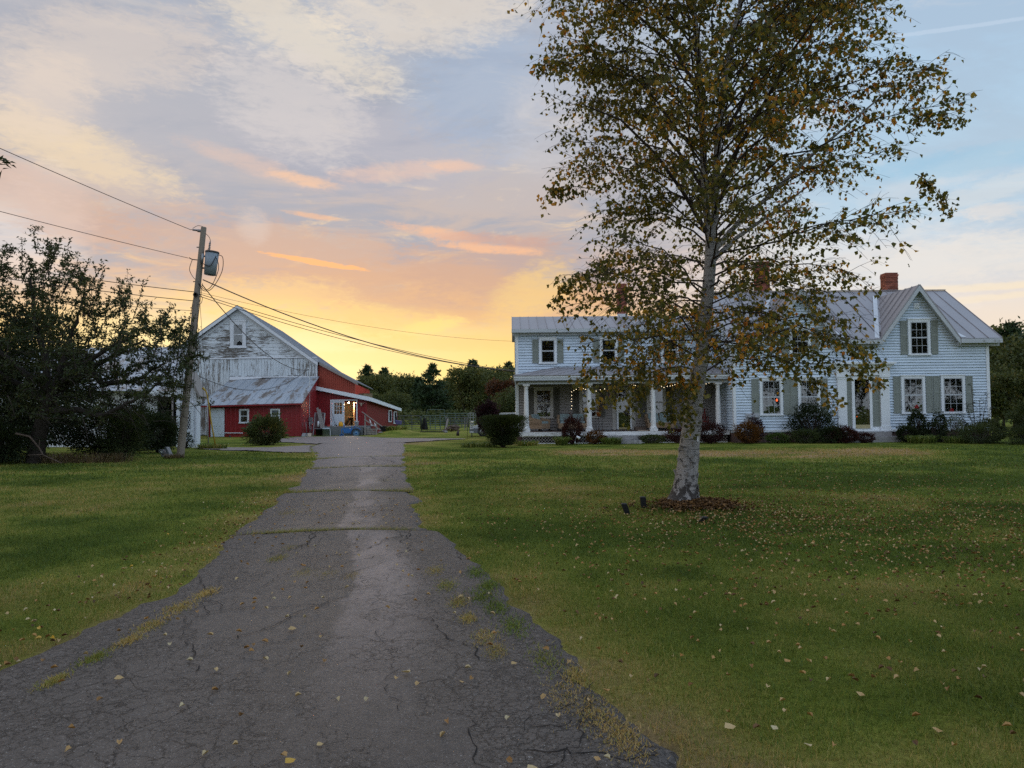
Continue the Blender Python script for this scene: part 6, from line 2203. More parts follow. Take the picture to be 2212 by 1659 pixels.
# peeling bark curls on the trunk edges
for k in range(26):
    z = rb.uniform(.1, 1.6)
    c = interp_path(T0, z)
    r = np.interp(z, [p[2] for p in T0], R0)
    a = rb.choice((rb.uniform(2.6, 3.8), rb.uniform(-.7, .5), rb.uniform(3.6, 5.8)))
    p = c + np.array([math.cos(a), math.sin(a), 0]) * r * 1.0
    o_ = np.array([math.cos(a), math.sin(a), 0]) * rb.uniform(.015, .04)
    t_ = np.array([-math.sin(a), math.cos(a), 0]) * rb.uniform(.01, .03)
    h_ = rb.uniform(.04, .12)
    MB().hexa([p - t_, p + t_, p + t_ + o_ * .2, p - t_ + o_ * .2], [p - t_ + [0, 0, h_], p + t_ + [0, 0, h_], p + t_ + o_ + [0, 0, h_], p - t_ + o_ + [0, 0, h_]]).build('bark_curl', M['birch'], birch)
MB().box(3.055, 3.075, 12.115, 12.13, 1.06, 1.14).build('bark_tag', M['white_plastic'], birch)


# ------------------------------------------------------------------ generic plants
def plant_cloud(n, c, rad, shell=0.35, seed=0, lobes=0, flat_bottom=True, lobe_amp=0.25, shoots=0.42):
    """points spread through an uneven ellipsoid, denser near its skin"""
    r_ = np.random.default_rng(seed)
    d = unit(r_.normal(0, 1, (n, 3)))
    rr = 1 - shell * r_.random(n) ** 1.4
    az_ = np.arctan2(d[:, 1], d[:, 0])
    bump = fbm2(az_ * 1.6 + seed, d[:, 2] * 2.2 + seed, seed + 5, 4, 1.0)
    rr = rr * (1 - lobe_amp + 2 * lobe_amp * bump)
    # shoots that break out of the outline
    ns = max(10, n // 90)
    sd = unit(r_.normal(0, 1, (ns, 3)) + np.array([0, 0, .35]))
    near_ = sd[np.argmax(d @ sd.T, axis=1)]
    cosn = np.sum(d * near_, axis=1)
    tight = np.clip((cosn - .975) / .025, 0, 1)
    rr = rr * (1 + shoots * tight * r_.random(n) - shoots * .25 * (1 - tight))
    p = d * rr[:, None] * np.array(rad)
    if flat_bottom:
        p[:, 2] = np.where(p[:, 2] < -0.85 * rad[2], -0.85 * rad[2] * r_.random(n), p[:, 2])
    return p + np.array(c), d


def foliage(name, pts, out, L, W, mat, parent, origin, seed=0, up_bias=0.2, droop=0.0, tint_pow=1.0, jit=0.8, tint_add=0.0):
    r_ = np.random.default_rng(seed)
    n = len(pts)
    d = out * .6 + r_.normal(0, jit, (n, 3)) + np.array([0, 0, up_bias - droop])
    u = r_.normal(0, 1, (n, 3)) + np.array([0, 0, .8])
    cl = fbm2(pts[:, 0] * 2.0 + pts[:, 1], pts[:, 2] * 2.0, seed + 3, 3, .9)
    t = np.clip(r_.random(n) ** tint_pow * .75 + (cl - .5) * .7 + tint_add, 0, 1)
    V, T, K = leaf_arrays(pts, d, u, L * (0.6 + .8 * r_.random(n)), W * (0.7 + .6 * r_.random(n)), .2, t)
    return np_mesh(name, V, T, mat, parent=parent, origin=origin, tint=K)


def stems(parent, base, tips, r0, mat=None, name='stem', joined=False):
    ln = []
    for t in tips:
        b = np.array(base, float) + np.array([rb.uniform(-.08, .08), rb.uniform(-.08, .08), 0])
        t = np.array(t, float)
        m_ = (b + t) / 2 + np.array([rb.uniform(-.06, .06), rb.uniform(-.06, .06), .08])
        ln.append((bez(b, m_, t, 6), np.linspace(r0, r0 * .35, 6)))
    V, F = tubes_np(ln, 5)
    o = np_mesh(name, V, F, mat or M['twig'], parent=parent, origin=tuple(base), k=4, smooth=True)
    o['kind'] = 'stuff'
    return o


def bush(name, label, cat, x, y, rx, ry, h, n, L, W, mat, seed, z0=0.0, group=None, shell=.4, stem=True, tint_add=0.0, vase=0.0, lobe=0.28, up=.25, nst=14, flat=False):
    t = thing(name, label, cat, (x, y, z0), group)
    n, L, W = int(n * 1.15), L * 1.25, W * 1.3
    rx, ry, h = rx * .84, ry * .86, h * .93
    pts, out = plant_cloud(n, (x, y, z0 + h * .54), (rx, ry, h * .54), shell, seed, lobe_amp=lobe)
    if vase:
        f = 1 - vase * (1 - np.clip((pts[:, 2] - z0) / h, 0, 1)) ** 1.3
        pts[:, 0] = x + (pts[:, 0] - x) * f
        pts[:, 1] = y + (pts[:, 1] - y) * f
    if flat:
        zr = (pts[:, 2] - z0) / h
        pts[:, 2] = z0 + h * np.where(zr > .55, .55 + .40 * (1 - np.exp(-(zr - .55) / .26)), zr)
        w_ = 1 + .28 * np.clip(zr, 0, 1) ** 2
        pts[:, 0] = x + (pts[:, 0] - x) * w_
    pts[:, 2] = np.maximum(pts[:, 2], z0 + .03)
    foliage('foliage', pts, out, L, W, mat, t, (x, y, z0), seed, up_bias=up, tint_add=tint_add)
    if stem:
        r_ = random.Random(seed)
        tips = []
        for i in range(nst):
            a = r_.uniform(0, 6.28)
            q = r_.uniform(.2, .85)
            tips.append((x + math.cos(a) * rx * q, y + math.sin(a) * ry * q, z0 + h * r_.uniform(.5, .95)))
        stems(t, (x, y, z0), tips, .018 + .006 * h)
    return t


def strap_clump(name, label, cat, x, y, rx, ry, h, n, mat, seed, w_=.022, group=None, z0=0.0):
    """arching strap leaves: 4 segments each"""
    t = thing(name, label, cat, (x, y, z0), group)
    r_ = np.random.default_rng(seed)
    V, F, K = [], [], []
    b = 0
    for i in range(n):
        a = r_.random() * 6.28
        q = math.sqrt(r_.random())
        bx, by = x + math.cos(a) * rx * q * .75, y + math.sin(a) * ry * q * .75
        a2 = a + r_.normal(0, .8)
        H = h * (.6 + .6 * r_.random())
        R = H * (.35 + .6 * r_.random())
        tn_ = r_.random()
        for k in range(5):
            s = k / 4
            px = bx + math.cos(a2) * R * s
            py = by + math.sin(a2) * R * s
            pz = z0 + H * (1.9 * s - 1.15 * s * s * (1 + .25 * tn_))
            ww = w_ * (1 - s ** 2 * .92)
            nx, ny = -math.sin(a2) * ww, math.cos(a2) * ww
            V += [(px - nx, py - ny, max(pz, z0)), (px + nx, py + ny, max(pz, z0))]
            K += [tn_, tn_]
        for k in range(4):
            j = b + 2 * k
            F.append((j, j + 1, j + 3, j + 2))
        b += 10
    np_mesh('foliage', V, F, mat, parent=t, origin=(x, y, z0), tint=K, k=4)
    return t


# shrubs round the yard and along the house
bush('rhododendron', 'round leafy bush alone on the grass before the red shed', 'bush', -12.2, 36.3, 1.02, .9, 1.36, 6200, .10, .040, M['leaf_bush'], 3, tint_add=.12, lobe=.18)
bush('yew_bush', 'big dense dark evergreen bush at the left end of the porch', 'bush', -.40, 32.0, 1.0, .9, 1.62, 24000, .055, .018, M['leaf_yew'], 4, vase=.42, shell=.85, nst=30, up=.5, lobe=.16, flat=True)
bush('ninebark', 'purple leaved shrub left of the big evergreen bush', 'bush', -1.30, 38.5, .66, .6, 1.65, 3600, .085, .05, M['leaf_purple'], 6, z0=.35, lobe=.22)
strap_clump('weed_patch', 'yellow green weeds at the foot of the evergreen bush', 'weeds', -1.5, 32.6, 1.1, .7, .26, 260, M['leaf_lily'], 41, .016)
strap_clump('weed_patch', 'rank grass under the right side of the evergreen bush by the lattice', 'weeds', .65, 33.4, .7, .5, .30, 200, M['grass'], 42, .014)
bush('barberry', 'dark red shrub standing before the first porch bay', 'bush', 2.78, 34.3, .58, .5, 1.28, 3800, .055, .026, M['leaf_red'], 7, lobe=.32)
strap_clump('ornamental_grass', 'pale striped grass clump left of the dark red shrub', 'grass clump', 2.25, 33.5, .34, .3, .50, 240, M['leaf_lily'], 43, .014)
bush('spirea', 'low rusty orange shrub below the second porch column', 'bush', 3.85, 34.3, .55, .45, .62, 2200, .045, .022, M['leaf_orange'], 8, tint_add=-.1)
strap_clump('daylily', 'green daylily clump left of the granite porch steps', 'daylily', 4.55, 34.0, .62, .45, .42, 300, M['leaf_lily'], 44, .016)
bush('groundcover_shrub', 'low brown green plants right of the granite porch steps', 'bush', 6.6, 34.5, .7, .4, .40, 1500, .05, .026, M['leaf_bush'], 9)
bush('barberry', 'wide low reddish shrub below the third porch column', 'bush', 8.0, 34.4, .95, .5, .72, 3600, .05, .024, M['leaf_red'], 10)
bush('barberry', 'dark purple brown shrub just right of the birch trunk', 'bush', 9.15, 33.9, .80, .6, .92, 4200, .05, .024, M['leaf_red'], 12, tint_add=-.25)
bush('spirea', 'rounded orange brown shrub at the corner by the meter box', 'bush', 10.75, 33.5, .68, .6, .95, 4200, .05, .024, M['leaf_orange'], 13, tint_add=-.22)
bush('barberry', 'loose purple shrub under the meter box', 'bush', 11.3, 34.0, .50, .35, 1.2, 1100, .06, .03, M['leaf_purple'], 14, lobe=.4)
bush('groundcover_shrub', 'yellow green low plant between orange shrub and tall dark shrub', 'bush', 12.2, 33.7, .70, .4, .45, 1600, .05, .03, M['leaf_lily'], 15, tint_add=-.3)
bush('quince', 'tall twiggy dark shrub in front of the two left windows', 'bush', 13.9, 33.9, 1.25, .5, 1.72, 5200, .065, .03, M['leaf_dark'], 16, lobe=.42, nst=46)
bush('groundcover_shrub', 'brown low shrub beneath the tall twiggy dark shrub', 'bush', 13.3, 33.2, .85, .45, .62, 2600, .05, .024, M['leaf_bush'], 17, tint_add=-.1)
bush('barberry', 'broad rusty red shrub left of the entry steps', 'bush', 15.05, 33.1, .80, .5, .72, 3600, .05, .024, M['leaf_red'], 18)
rose = bush('rose_bush', 'tall rose bush with a red bloom at the right of the front entry', 'rose', 18.55, 33.6, .48, .4, 1.55, 2300, .06, .034, M['leaf_dark'], 19, lobe=.35, nst=18)
rose2 = bush('rose_bush', 'thinner rose bush with a small red bloom between two windows', 'rose', 19.6, 33.6, .40, .35, 1.40, 1300, .06, .034, M['leaf_dark'], 20, lobe=.42, nst=16)
for par, (x, y, z) in ((rose, (18.40, 33.3, 1.62)), (rose2, (20.05, 33.4, 1.45))):
    pts, out = plant_cloud(60, (x, y, z), (.06, .06, .06), .9, 2)
    foliage('bloom', pts, out, .05, .045, M['flower'], par, (x, y, z), 2)
bush('groundcover_shrub', 'dark leafy shrub at the right foot of the entry pilaster', 'bush', 18.0, 33.4, .62, .4, .78, 2600, .05, .03, M['leaf_dark'], 21)
strap_clump('daylily', 'bright arching daylily clump right of the entry steps', 'daylily', 18.15, 32.5, .80, .45, .44, 330, M['leaf_lily'], 45, .018)
strap_clump('daylily', 'second daylily clump beneath the two right windows', 'daylily', 19.65, 32.4, .75, .45, .38, 280, M['leaf_lily'], 46, .018)
bush('dry_perennial', 'pale dried flower stalks below the far right window', 'plant', 20.4, 33.3, .42, .3, 1.05, 900, .05, .010, M['leaf_dry'], 22, lobe=.35)
bush('dry_perennial', 'brown faded perennials in front of the tall sapling', 'plant', 20.2, 31.6, 1.15, .6, .80, 4200, .06, .016, M['leaf_bush'], 23, tint_add=-.15)
bush('dry_perennial', 'dark seed head clump at the right corner of the house', 'plant', 21.6, 30.6, 1.1, .7, .75, 4200, .06, .016, M['leaf_bush'], 24, tint_add=-.25)
bush('dry_perennial', 'straw brown grasses between house corner and right bush', 'plant', 22.9, 32.6, .55, .5, 1.05, 1600, .09, .012, M['leaf_dry'], 25, tint_add=-.2)
bush('lilac', 'large shadowy bush at the right edge beyond the house corner', 'bush', 22.6, 31.2, 1.35, 1.2, 2.0, 7200, .08, .04, M['leaf_bush'], 26, lobe=.34, tint_add=-.12)
bush('groundcover_shrub', 'low dark bush at the right edge in front of the lilac', 'bush', 22.2, 29.2, 1.2, .8, .9, 4200, .07, .03, M['leaf_dark'], 27)
bush('groundcover_shrub', 'dark weeds against the foundation between entry and roses', 'bush', 19.2, 33.9, 1.0, .3, .6, 2600, .05, .03, M['leaf_dark'], 28)

bush('dry_perennial', 'seedy brown stalks just left of the tall sapling', 'plant', 19.9, 33.0, .5, .4, 1.25, 1300, .06, .014, M['leaf_bush'], 91, lobe=.4)
bush('groundcover_shrub', 'dense weedy greens under the tall sapling', 'bush', 21.2, 32.6, .9, .5, .95, 3200, .07, .03, M['leaf_bush'], 92, tint_add=-.15)
bush('dry_perennial', 'tangle of faded stems between the two rose bushes', 'plant', 19.1, 33.2, .5, .35, 1.0, 1500, .06, .02, M['leaf_dark'], 93, lobe=.4)
bush('groundcover_shrub', 'dark low growth between the broad red shrub and tall dark shrub', 'bush', 14.4, 33.1, .8, .4, .75, 2400, .06, .028, M['leaf_dark'], 94)
bush('groundcover_shrub', 'low brown growth beside the granite entry step', 'bush', 16.0, 33.2, .5, .35, .45, 1300, .05, .026, M['leaf_red'], 95, tint_add=-.2)

# tall young sapling with large leaves at the house corner
sap = thing('sapling', 'tall young ash sapling with big layered leaves at the right house corner', 'tree', (21.0, 33.1, 0))
tips = [(20.78, 33.1, 2.60), (21.5, 33.1, 2.15), (20.15, 33.1, 1.35), (21.75, 33.1, 1.55), (20.5, 33.0, 1.7), (21.2, 33.2, 1.9), (21.6, 33.0, 1.0), (20.4, 33.1, .9), (21.1, 33.0, 1.2)]
stems(sap, (21.0, 33.1, 0), tips, .022)
LPs, LDs = [], []
for tx, ty, tz in tips:
    for k in range(34):
        f = rb.uniform(.30, 1.0)
        q = np.array([21.0 + (tx - 21.0) * f, 33.1 + (ty - 33.1) * f, tz * f + .06])
        a = rb.uniform(0, 6.28)
        LPs.append(q)
        LDs.append((math.cos(a), math.sin(a) * .7, rb.uniform(-.25, .25)))
LPs, LDs = np.array(LPs), np.array(LDs)
for i in range(len(LPs)):
    V, T, K = leaf_arrays(LPs[i:i + 1], LDs[i:i + 1], np.array([[rb.uniform(-.3, .3), rb.uniform(-.3, .3), 1]]), rb.uniform(.13, .24), .075, .15, np.array([rb.random()]))
    if i < 290:
        np_mesh('leaf', V, T, M['leaf_dark'], parent=sap, origin=tuple(LPs[i]), tint=K)

# ------------------------------------------------------------------ apple tree and thicket on the left
apple = thing('apple_tree', 'old spreading apple tree with upright shoots, dark against the sunset', 'tree', (-15.8, 24.3, 0))
tb_ = [(-15.8, 24.3, 0), (-15.75, 24.3, .7), (-15.55, 24.25, 1.5), (-15.2, 24.2, 2.3)]
P, R = fine(tb_, [.30, .24, .20, .17], 5)
V, F = tubes_np([(P, R)], 12)
np_mesh('trunk', V, F, M['bark'], parent=apple, origin=tb_[0], k=4, smooth=True)
AL = [[(-15.2, 24.2, 2.3), (-14.2, 24.1, 3.2), (-13.2, 24.0, 3.8), (-12.2, 23.9, 4.2)], [(-15.5, 24.25, 1.7), (-14.4, 24.0, 1.75), (-13.3, 23.8, 1.55), (-12.3, 23.7, 2.0), (-11.4, 23.7, 2.6)],
      [(-15.3, 24.2, 2.1), (-15.5, 24.2, 3.6), (-15.9, 24.2, 5.0), (-16.0, 24.2, 6.2)], [(-15.4, 24.2, 2.0), (-17, 24.2, 3.0), (-18.5, 24.3, 4.0)], [(-15.2, 24.2, 2.3), (-14.8, 24.3, 3.9), (-14.4, 24.4, 5.2)],
      [(-14.2, 24.1, 3.2), (-13.6, 24.3, 2.6), (-12.6, 24.4, 2.7), (-11.6, 24.4, 3.3)], [(-15.2, 24.2, 2.3), (-16.2, 23.4, 3.4), (-17.0, 22.9, 4.6)], [(-15, 24.2, 2.4), (-14.0, 25.2, 3.5), (-13, 25.8, 4.2)]]
for L in AL:
    P, R = fine(L, list(np.linspace(.13, .03, len(L))), 5)
    P[1:-1] += np.array([[rb.uniform(-.04, .04) for _ in range(3)] for _ in range(len(P) - 2)])
    V, F = tubes_np([(P, R)], 8)
    np_mesh('limb', V, F, M['bark'], parent=apple, origin=L[0], k=4, smooth=True)
AXT = [(-21, 7.6), (-18, 7.4), (-16.9, 7.2), (-15.85, 7.6), (-15.0, 7.6), (-14.5, 6.6), (-13.7, 5.9), (-12.9, 6.1), (-12.3, 5.2), (-11.5, 5.0), (-10.9, 4.4), (-10.45, 3.6)]
lnA, AP = [], []
for i in range(520):
    xb = rb.uniform(-20.5, -10.75)
    top = np.interp(xb, [p[0] for p in AXT], [p[1] for p in AXT])
    zlo = 1.2 + max(0, (xb + 13.0)) * .35
    zz = rb.uniform(zlo, top - .5)
    yb_ = 24.2 + rb.gauss(0, 1.0)
    vert = rb.random() < (.6 if zz > top - 2.0 else .3)
    ln = rb.uniform(.7, 1.5)
    a = rb.uniform(0, 6.28)
    if vert:
        e = np.array([xb + rb.uniform(-.15, .45), yb_ + rb.uniform(-.3, .3), min(zz + ln, top + rb.uniform(-.3, .55))])
    else:
        e = np.array([min(xb + math.cos(a) * ln, -10.5), yb_ + math.sin(a) * ln, zz + rb.uniform(-.3, .5)])
    s = np.array([xb, yb_, zz])
    m_ = (s + e) / 2 + np.array([rb.uniform(-.12, .12), rb.uniform(-.12, .12), rb.uniform(0, .12)])
    P = bez(s, m_, e, 7)
    lnA.append((P, np.linspace(.016, .004, 7)))
    for k in range(10):
        t = rb.uniform(.05, 1)
        q = np.array([np.interp(t * 6, range(7), P[:, j]) for j in range(3)])
        e2 = q + np.array([rb.uniform(-.25, .25), rb.uniform(-.25, .25), rb.uniform(-.05, .28)])
        lnA.append((np.array([q, (q + e2) / 2, e2]), [.004, .003, .002]))
        for u in range(8):
            f = rb.random()
            AP.append(q * (1 - f) + e2 * f + np.array([rb.gauss(0, .025) for _ in range(3)]))
    for k in range(18):
        f = rb.uniform(.1, 1.02)
        AP.append(np.array([np.interp(f * 6, range(7), P[:, j]) for j in range(3)]) + np.array([rb.gauss(0, .03) for _ in range(3)]))
for i in range(150):
    s = np.array([rb.uniform(-15.5, -11.2), 24.2 + rb.gauss(0, .8), rb.uniform(1.3, 4.2)])
    e = s + np.array([rb.uniform(.2, .9), rb.uniform(-.5, .5), rb.uniform(-.9, .2)])
    e[0] = min(e[0], -10.6)
    lnA.append((bez(s, (s + e) / 2 + [0, 0, .15], e, 6), np.linspace(.014, .003, 6)))
V, F = tubes_np(lnA, 4)
np_mesh('branches', V, F, M['twig'], parent=apple, origin=(-15, 24.2, 3), k=4)['kind'] = 'stuff'
AP = np.array(AP)
print('apple leaves', len(AP))
AP = AP[rng.random(len(AP)) < np.where(AP[:, 0] < -14.6, 1.0, .78)]
foliage('crown', AP, rng.normal(0, .4, (len(AP), 3)), .102, .052, M['leaf_apple'], apple, (-15, 24.2, 4), 31, up_bias=.15)['kind'] = 'stuff'

GT = 'shrubs of the thicket under the apple tree'
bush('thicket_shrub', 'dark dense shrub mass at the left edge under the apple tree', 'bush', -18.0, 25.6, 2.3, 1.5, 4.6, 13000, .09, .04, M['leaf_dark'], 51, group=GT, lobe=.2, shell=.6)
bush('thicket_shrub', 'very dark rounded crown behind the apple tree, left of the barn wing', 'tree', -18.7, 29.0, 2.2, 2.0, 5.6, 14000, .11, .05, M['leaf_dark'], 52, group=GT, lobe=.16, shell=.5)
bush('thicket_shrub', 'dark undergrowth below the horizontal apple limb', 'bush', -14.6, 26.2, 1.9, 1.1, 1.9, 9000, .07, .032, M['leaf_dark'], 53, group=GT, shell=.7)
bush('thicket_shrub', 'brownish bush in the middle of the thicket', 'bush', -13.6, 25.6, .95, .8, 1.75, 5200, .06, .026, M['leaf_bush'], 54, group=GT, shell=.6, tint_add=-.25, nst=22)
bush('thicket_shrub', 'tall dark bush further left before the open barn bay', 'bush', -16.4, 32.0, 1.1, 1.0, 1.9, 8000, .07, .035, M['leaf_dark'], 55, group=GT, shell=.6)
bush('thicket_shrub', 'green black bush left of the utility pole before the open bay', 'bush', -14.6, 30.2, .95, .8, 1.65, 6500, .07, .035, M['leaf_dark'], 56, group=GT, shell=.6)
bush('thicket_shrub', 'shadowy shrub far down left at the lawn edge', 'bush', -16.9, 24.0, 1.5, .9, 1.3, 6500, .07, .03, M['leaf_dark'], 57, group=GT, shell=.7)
strap_clump('weed_patch', 'tall straw weeds fringing the thicket', 'weeds', -14.6, 24.4, 2.6, .5, .40, 620, M['leaf_dry'], 58, .010)
strap_clump('weed_patch', 'rank weeds at the foot of the utility pole', 'weeds', -12.0, 26.0, .45, .3, .22, 240, M['leaf_dry'], 59, .008)
strap_clump('weed_patch', 'green weeds round the yellow guy guard', 'weeds', -13.5, 32.9, .9, .35, .30, 380, M['grass'], 60, .012)
bush('thicket_shrub', 'small leafy sprigs before the vestibule door', 'bush', -14.95, 33.5, .45, .3, .72, 420, .07, .035, M['leaf_dark'], 61, group=GT, lobe=.4)
strap_clump('weed_patch', 'weedy bank of grass behind the platform steps', 'weeds', -8.3, 51.8, 1.1, 1.6, .42, 600, M['grass'], 62, .02, z0=.25)
fb = thing('dead_branch', 'bare pale fallen branch curving out of the dark thicket', 'branch', (-15.6, 23.7, 0))
for L, r in (([(-16.0, 23.6, 1.0), (-15.55, 23.6, .9), (-15.25, 23.6, .55), (-15.1, 23.6, .30), (-14.5, 23.6, .03)], .035), ([(-15.25, 23.6, .55), (-15.22, 23.6, .80)], .015), ([(-15.1, 23.6, .32), (-15.6, 23.6, .30)], .02)):
    V, F = tubes_np([fine(L, list(np.linspace(r, r * .4, len(L))), 4)], 6)
    np_mesh('limb', V, F, M['log'], parent=fb, origin=L[0], k=4, smooth=True)
# limb tip of a maple standing outside the frame on the left
mp = thing('roadside_tree', 'leafy twig tip of a tree reaching in at the left edge', 'tree', (-19.5, 15.0, 0))
V, F = tubes_np([fine([(-19.5, 15, 0), (-19.4, 15, 3), (-18.9, 15, 5.2), (-17.0, 15, 6.4), (-11.6, 15.2, 6.9), (-10.55, 15.2, 6.86)], [.28, .24, .16, .09, .02, .006], 6)], 9)
np_mesh('trunk', V, F, M['bark'], parent=mp, origin=(-19.5, 15, 0), k=4, smooth=True)
pts = np.stack([rng.uniform(-11.6, -10.50, 42), 15.2 + rng.normal(0, .08, 42), 6.87 + rng.normal(0, .07, 42)], 1)
foliage('foliage', pts, np.tile([.8, 0, .1], (42, 1)), .16, .07, M['leaf_dark'], mp, (-11, 15.2, 6.9), 71)
pts, out = plant_cloud(5000, (-20.5, 15, 6.5), (4.2, 3.5, 3.0), .6, 72)
pts = pts[pts[:, 0] < -12.2]
foliage('crown', pts, np.zeros_like(pts), .14, .07, M['leaf_dark'], mp, (-19.5, 15, 6.5), 73)['kind'] = 'stuff'


# ------------------------------------------------------------------ far trees
def make_pine(label, seed, H=11.0):
    r_ = random.Random(seed)
    t = thing('pine_tree', label, 'tree', (0, 0, 0))
    V, F = tubes_np([(np.array([(0, 0, 0), (0.05, 0, H * .5), (0, .05, H * .98)]), [.22, .14, .03])], 7)
    np_mesh('trunk', V, F, M['bark'], parent=t, k=4, smooth=True)
    P, D, ln = [], [], []
    z = 1.0
    while z < H:
        f = z / H
        R = (H * .34) * (1 - f ** 2.4) * r_.uniform(.75, 1.15) + .25
        for k in range(r_.randint(5, 7)):
            a = r_.uniform(0, 6.28)
            rr = R * r_.uniform(.6, 1.15)
            e = np.array([math.cos(a) * rr, math.sin(a) * rr, z + rr * r_.uniform(-.05, .28)])
            s = np.array([0, 0, z])
            ln.append((np.array([s, (s + e) / 2 + [0, 0, -.05], e]), [.04, .03, .01]))
            for q in range(int(9 + rr * 9)):
                u = r_.uniform(.25, 1.05)
                w_ = (1.1 - u) * .5 + .12
                P.append(s + (e - s) * u + np.array([r_.gauss(0, w_ * .55), r_.gauss(0, w_ * .55), r_.gauss(.03, .10)]))
                D.append((math.cos(a) + r_.gauss(0, .7), math.sin(a) + r_.gauss(0, .7), r_.uniform(.0, .7)))
        z += r_.uniform(.26, .48) * (1.2 if z > H * .6 else 1)
    V, F = tubes_np(ln, 3)
    np_mesh('branches', V, F, M['bark'], parent=t, k=4)['kind'] = 'stuff'
    P, D = np.array(P), np.array(D)
    foliage('crown', P, D, .62, .26, M['leaf_pine'], t, (0, 0, 0), seed, up_bias=.2, jit=.5)['kind'] = 'stuff'
    return t


def make_round(label, seed, H, W_, mat, n=6500, leafL=.26, name='broadleaf_tree', lobes=9, trunk_h=.25, tint_add=0.0):
    r_ = random.Random(seed)
    t = thing(name, label, 'tree', (0, 0, 0))
    P, O = [], []
    ln = [(np.array([(0, 0, 0), (.1, 0, H * .3), (0, .1, H * .7)]), [.20 * H / 9, .15 * H / 9, .05])]
    for k in range(lobes):
        a = r_.uniform(0, 6.28)
        q = r_.uniform(.15, .62) * W_ * .5
        z = H * (trunk_h + (1 - trunk_h) * r_.uniform(.15, .82))
        if k == 0:
            q, z = 0, H * .83
        rad = W_ * r_.uniform(.20, .36)
        c = (math.cos(a) * q, math.sin(a) * q, min(z, H - rad * .7))
        p, o = plant_cloud(n // lobes, c, (rad, rad, rad * .8), .55, seed * 31 + k, flat_bottom=False, lobe_amp=.35)
        P.append(p)
        O.append(o)
        s = np.array([0, 0, H * r_.uniform(.2, .5)])
        ln.append((bez(s, (s + np.array(c)) / 2 + [0, 0, -.2], np.array(c), 5), np.linspace(.07, .02, 5)))
    V, F = tubes_np(ln, 5)
    np_mesh('trunk', V, F, M['bark'], parent=t, k=4, smooth=True)
    P, O = np.concatenate(P), np.concatenate(O)
    foliage('crown', P, O, leafL * 1.25, leafL * .8, mat, t, (0, 0, 0), seed, tint_add=tint_add)['kind'] = 'stuff'
    return t


def place(proto, first, x, y, s, rz, label, group=None, name=None):
    o = proto if first else copy_tree(proto)
    o.location = (x, y, -.05)
    o.scale = (s, s, s)
    o.rotation_euler = (0, 0, rz)
    o['label'] = label
    if group:
        o['group'] = group
    return o


GP = 'pines of the treeline behind the pasture'
pine_a = make_pine('pine', 101, 10.5)
pine_b = make_pine('pine', 102, 9.0)
pine_c = make_pine('pine', 103, 8.0)
rnd_a = make_round('tree', 111, 8.0, 7.0, M['leaf_wood'], 8000, .24)
rnd_b = make_round('tree', 112, 7.0, 8.0, M['leaf_wood'], 8000, .24, tint_add=-.2)
rnd_c = make_round('tree', 113, 6.0, 5.5, M['leaf_maple'], 5500, .22, name='maple_tree')
seen = set()
first_of = {}
TREES = [  # proto, U pixel at which it stands, depth, height, label
    (pine_a, 792, 150, 10.8, 'tall broad pine directly right of the red barn wall'), (rnd_a, 812, 128, 8.2, 'yellowish round tree below the tall pine beside the barn'),
    (pine_b, 832, 150, 10.2, 'second pine from the barn with a ragged flat top'), (rnd_a, 858, 140, 8.6, 'round crowned tree in the dip of the treeline'),
    (rnd_b, 880, 142, 8.8, 'wide brownish tree left of the big dark pine'), (rnd_b, 846, 105, 4.6, 'low bushy tree at the pasture edge right of the lean-to'),
    (pine_a, 935, 112, 8.6, 'big dark pyramidal pine in the middle of the pasture view'), (pine_c, 905, 128, 7.4, 'dark pine tucked behind the pyramidal pine'),
    (pine_c, 966, 120, 6.9, 'small pine right of the pyramidal pine'), (rnd_a, 1003, 92, 7.2, 'broad brown green tree in front of the right half of the treeline'),
    (pine_b, 1022, 150, 11.6, 'high pine rising behind the broad brown green tree'), (rnd_b, 1058, 98, 7.2, 'wide olive tree left of the red maple'),
    (rnd_c, 1094, 78, 5.0, 'orange red maple beside the porch corner'), (pine_a, 1100, 150, 11.2, 'dark pine beyond the orange red maple'),
    (rnd_b, 1118, 60, 3.6, 'low brown tree in front of the red maple'), (rnd_a, 985, 120, 6.6, 'round tree between pyramidal pine and broad tree'),
    (rnd_a, 1072, 140, 10.0, 'crown peeping over the wide olive tree'), (rnd_a, 868, 118, 4.6, 'low green tree behind the first gate'),
    (rnd_b, 805, 95, 4.2, 'low round tree just beyond the lean-to roof'),
    (rnd_a, 2150, 62, 8.4, 'bushy dark tree right behind the house corner'), (pine_b, 2192, 55, 7.6, 'upright conifer at the right edge of the picture'),
    (rnd_b, 2230, 50, 6.6, 'wide tree cut by the right edge'), (rnd_b, 2165, 48, 4.4, 'lower tree before the bushy dark tree at right'), (rnd_a, 2205, 40, 3.6, 'low bush like tree at far right above the lilac'),
    (rnd_a, 700, 160, 9, 'tree hidden mostly by the barn, nearest its ridge'), (pine_b, 600, 165, 9, 'pine behind the barn on the left'), (rnd_b, 450, 160, 9, 'round tree far behind the apple tree'),
    (pine_a, 300, 160, 10, 'pine far behind the apple tree'), (rnd_a, 150, 150, 10, 'tree beyond the barn wing at left'), (rnd_b, 0, 140, 10, 'leftmost tree beyond the barn wing'),
    (pine_b, 1250, 120, 7, 'pine behind the porch wing'), (rnd_a, 1400, 120, 7.5, 'round tree behind the middle of the house'), (rnd_b, 1600, 110, 7, 'wide tree behind the main block'),
    (pine_a, 1800, 110, 7.5, 'pine behind the main block'), (rnd_a, 2000, 90, 7, 'tree behind the right gable'), (rnd_a, -300, 70, 10, 'tree out beyond the left thicket'), (rnd_b, 2500, 60, 8, 'tree out beyond the right border')]
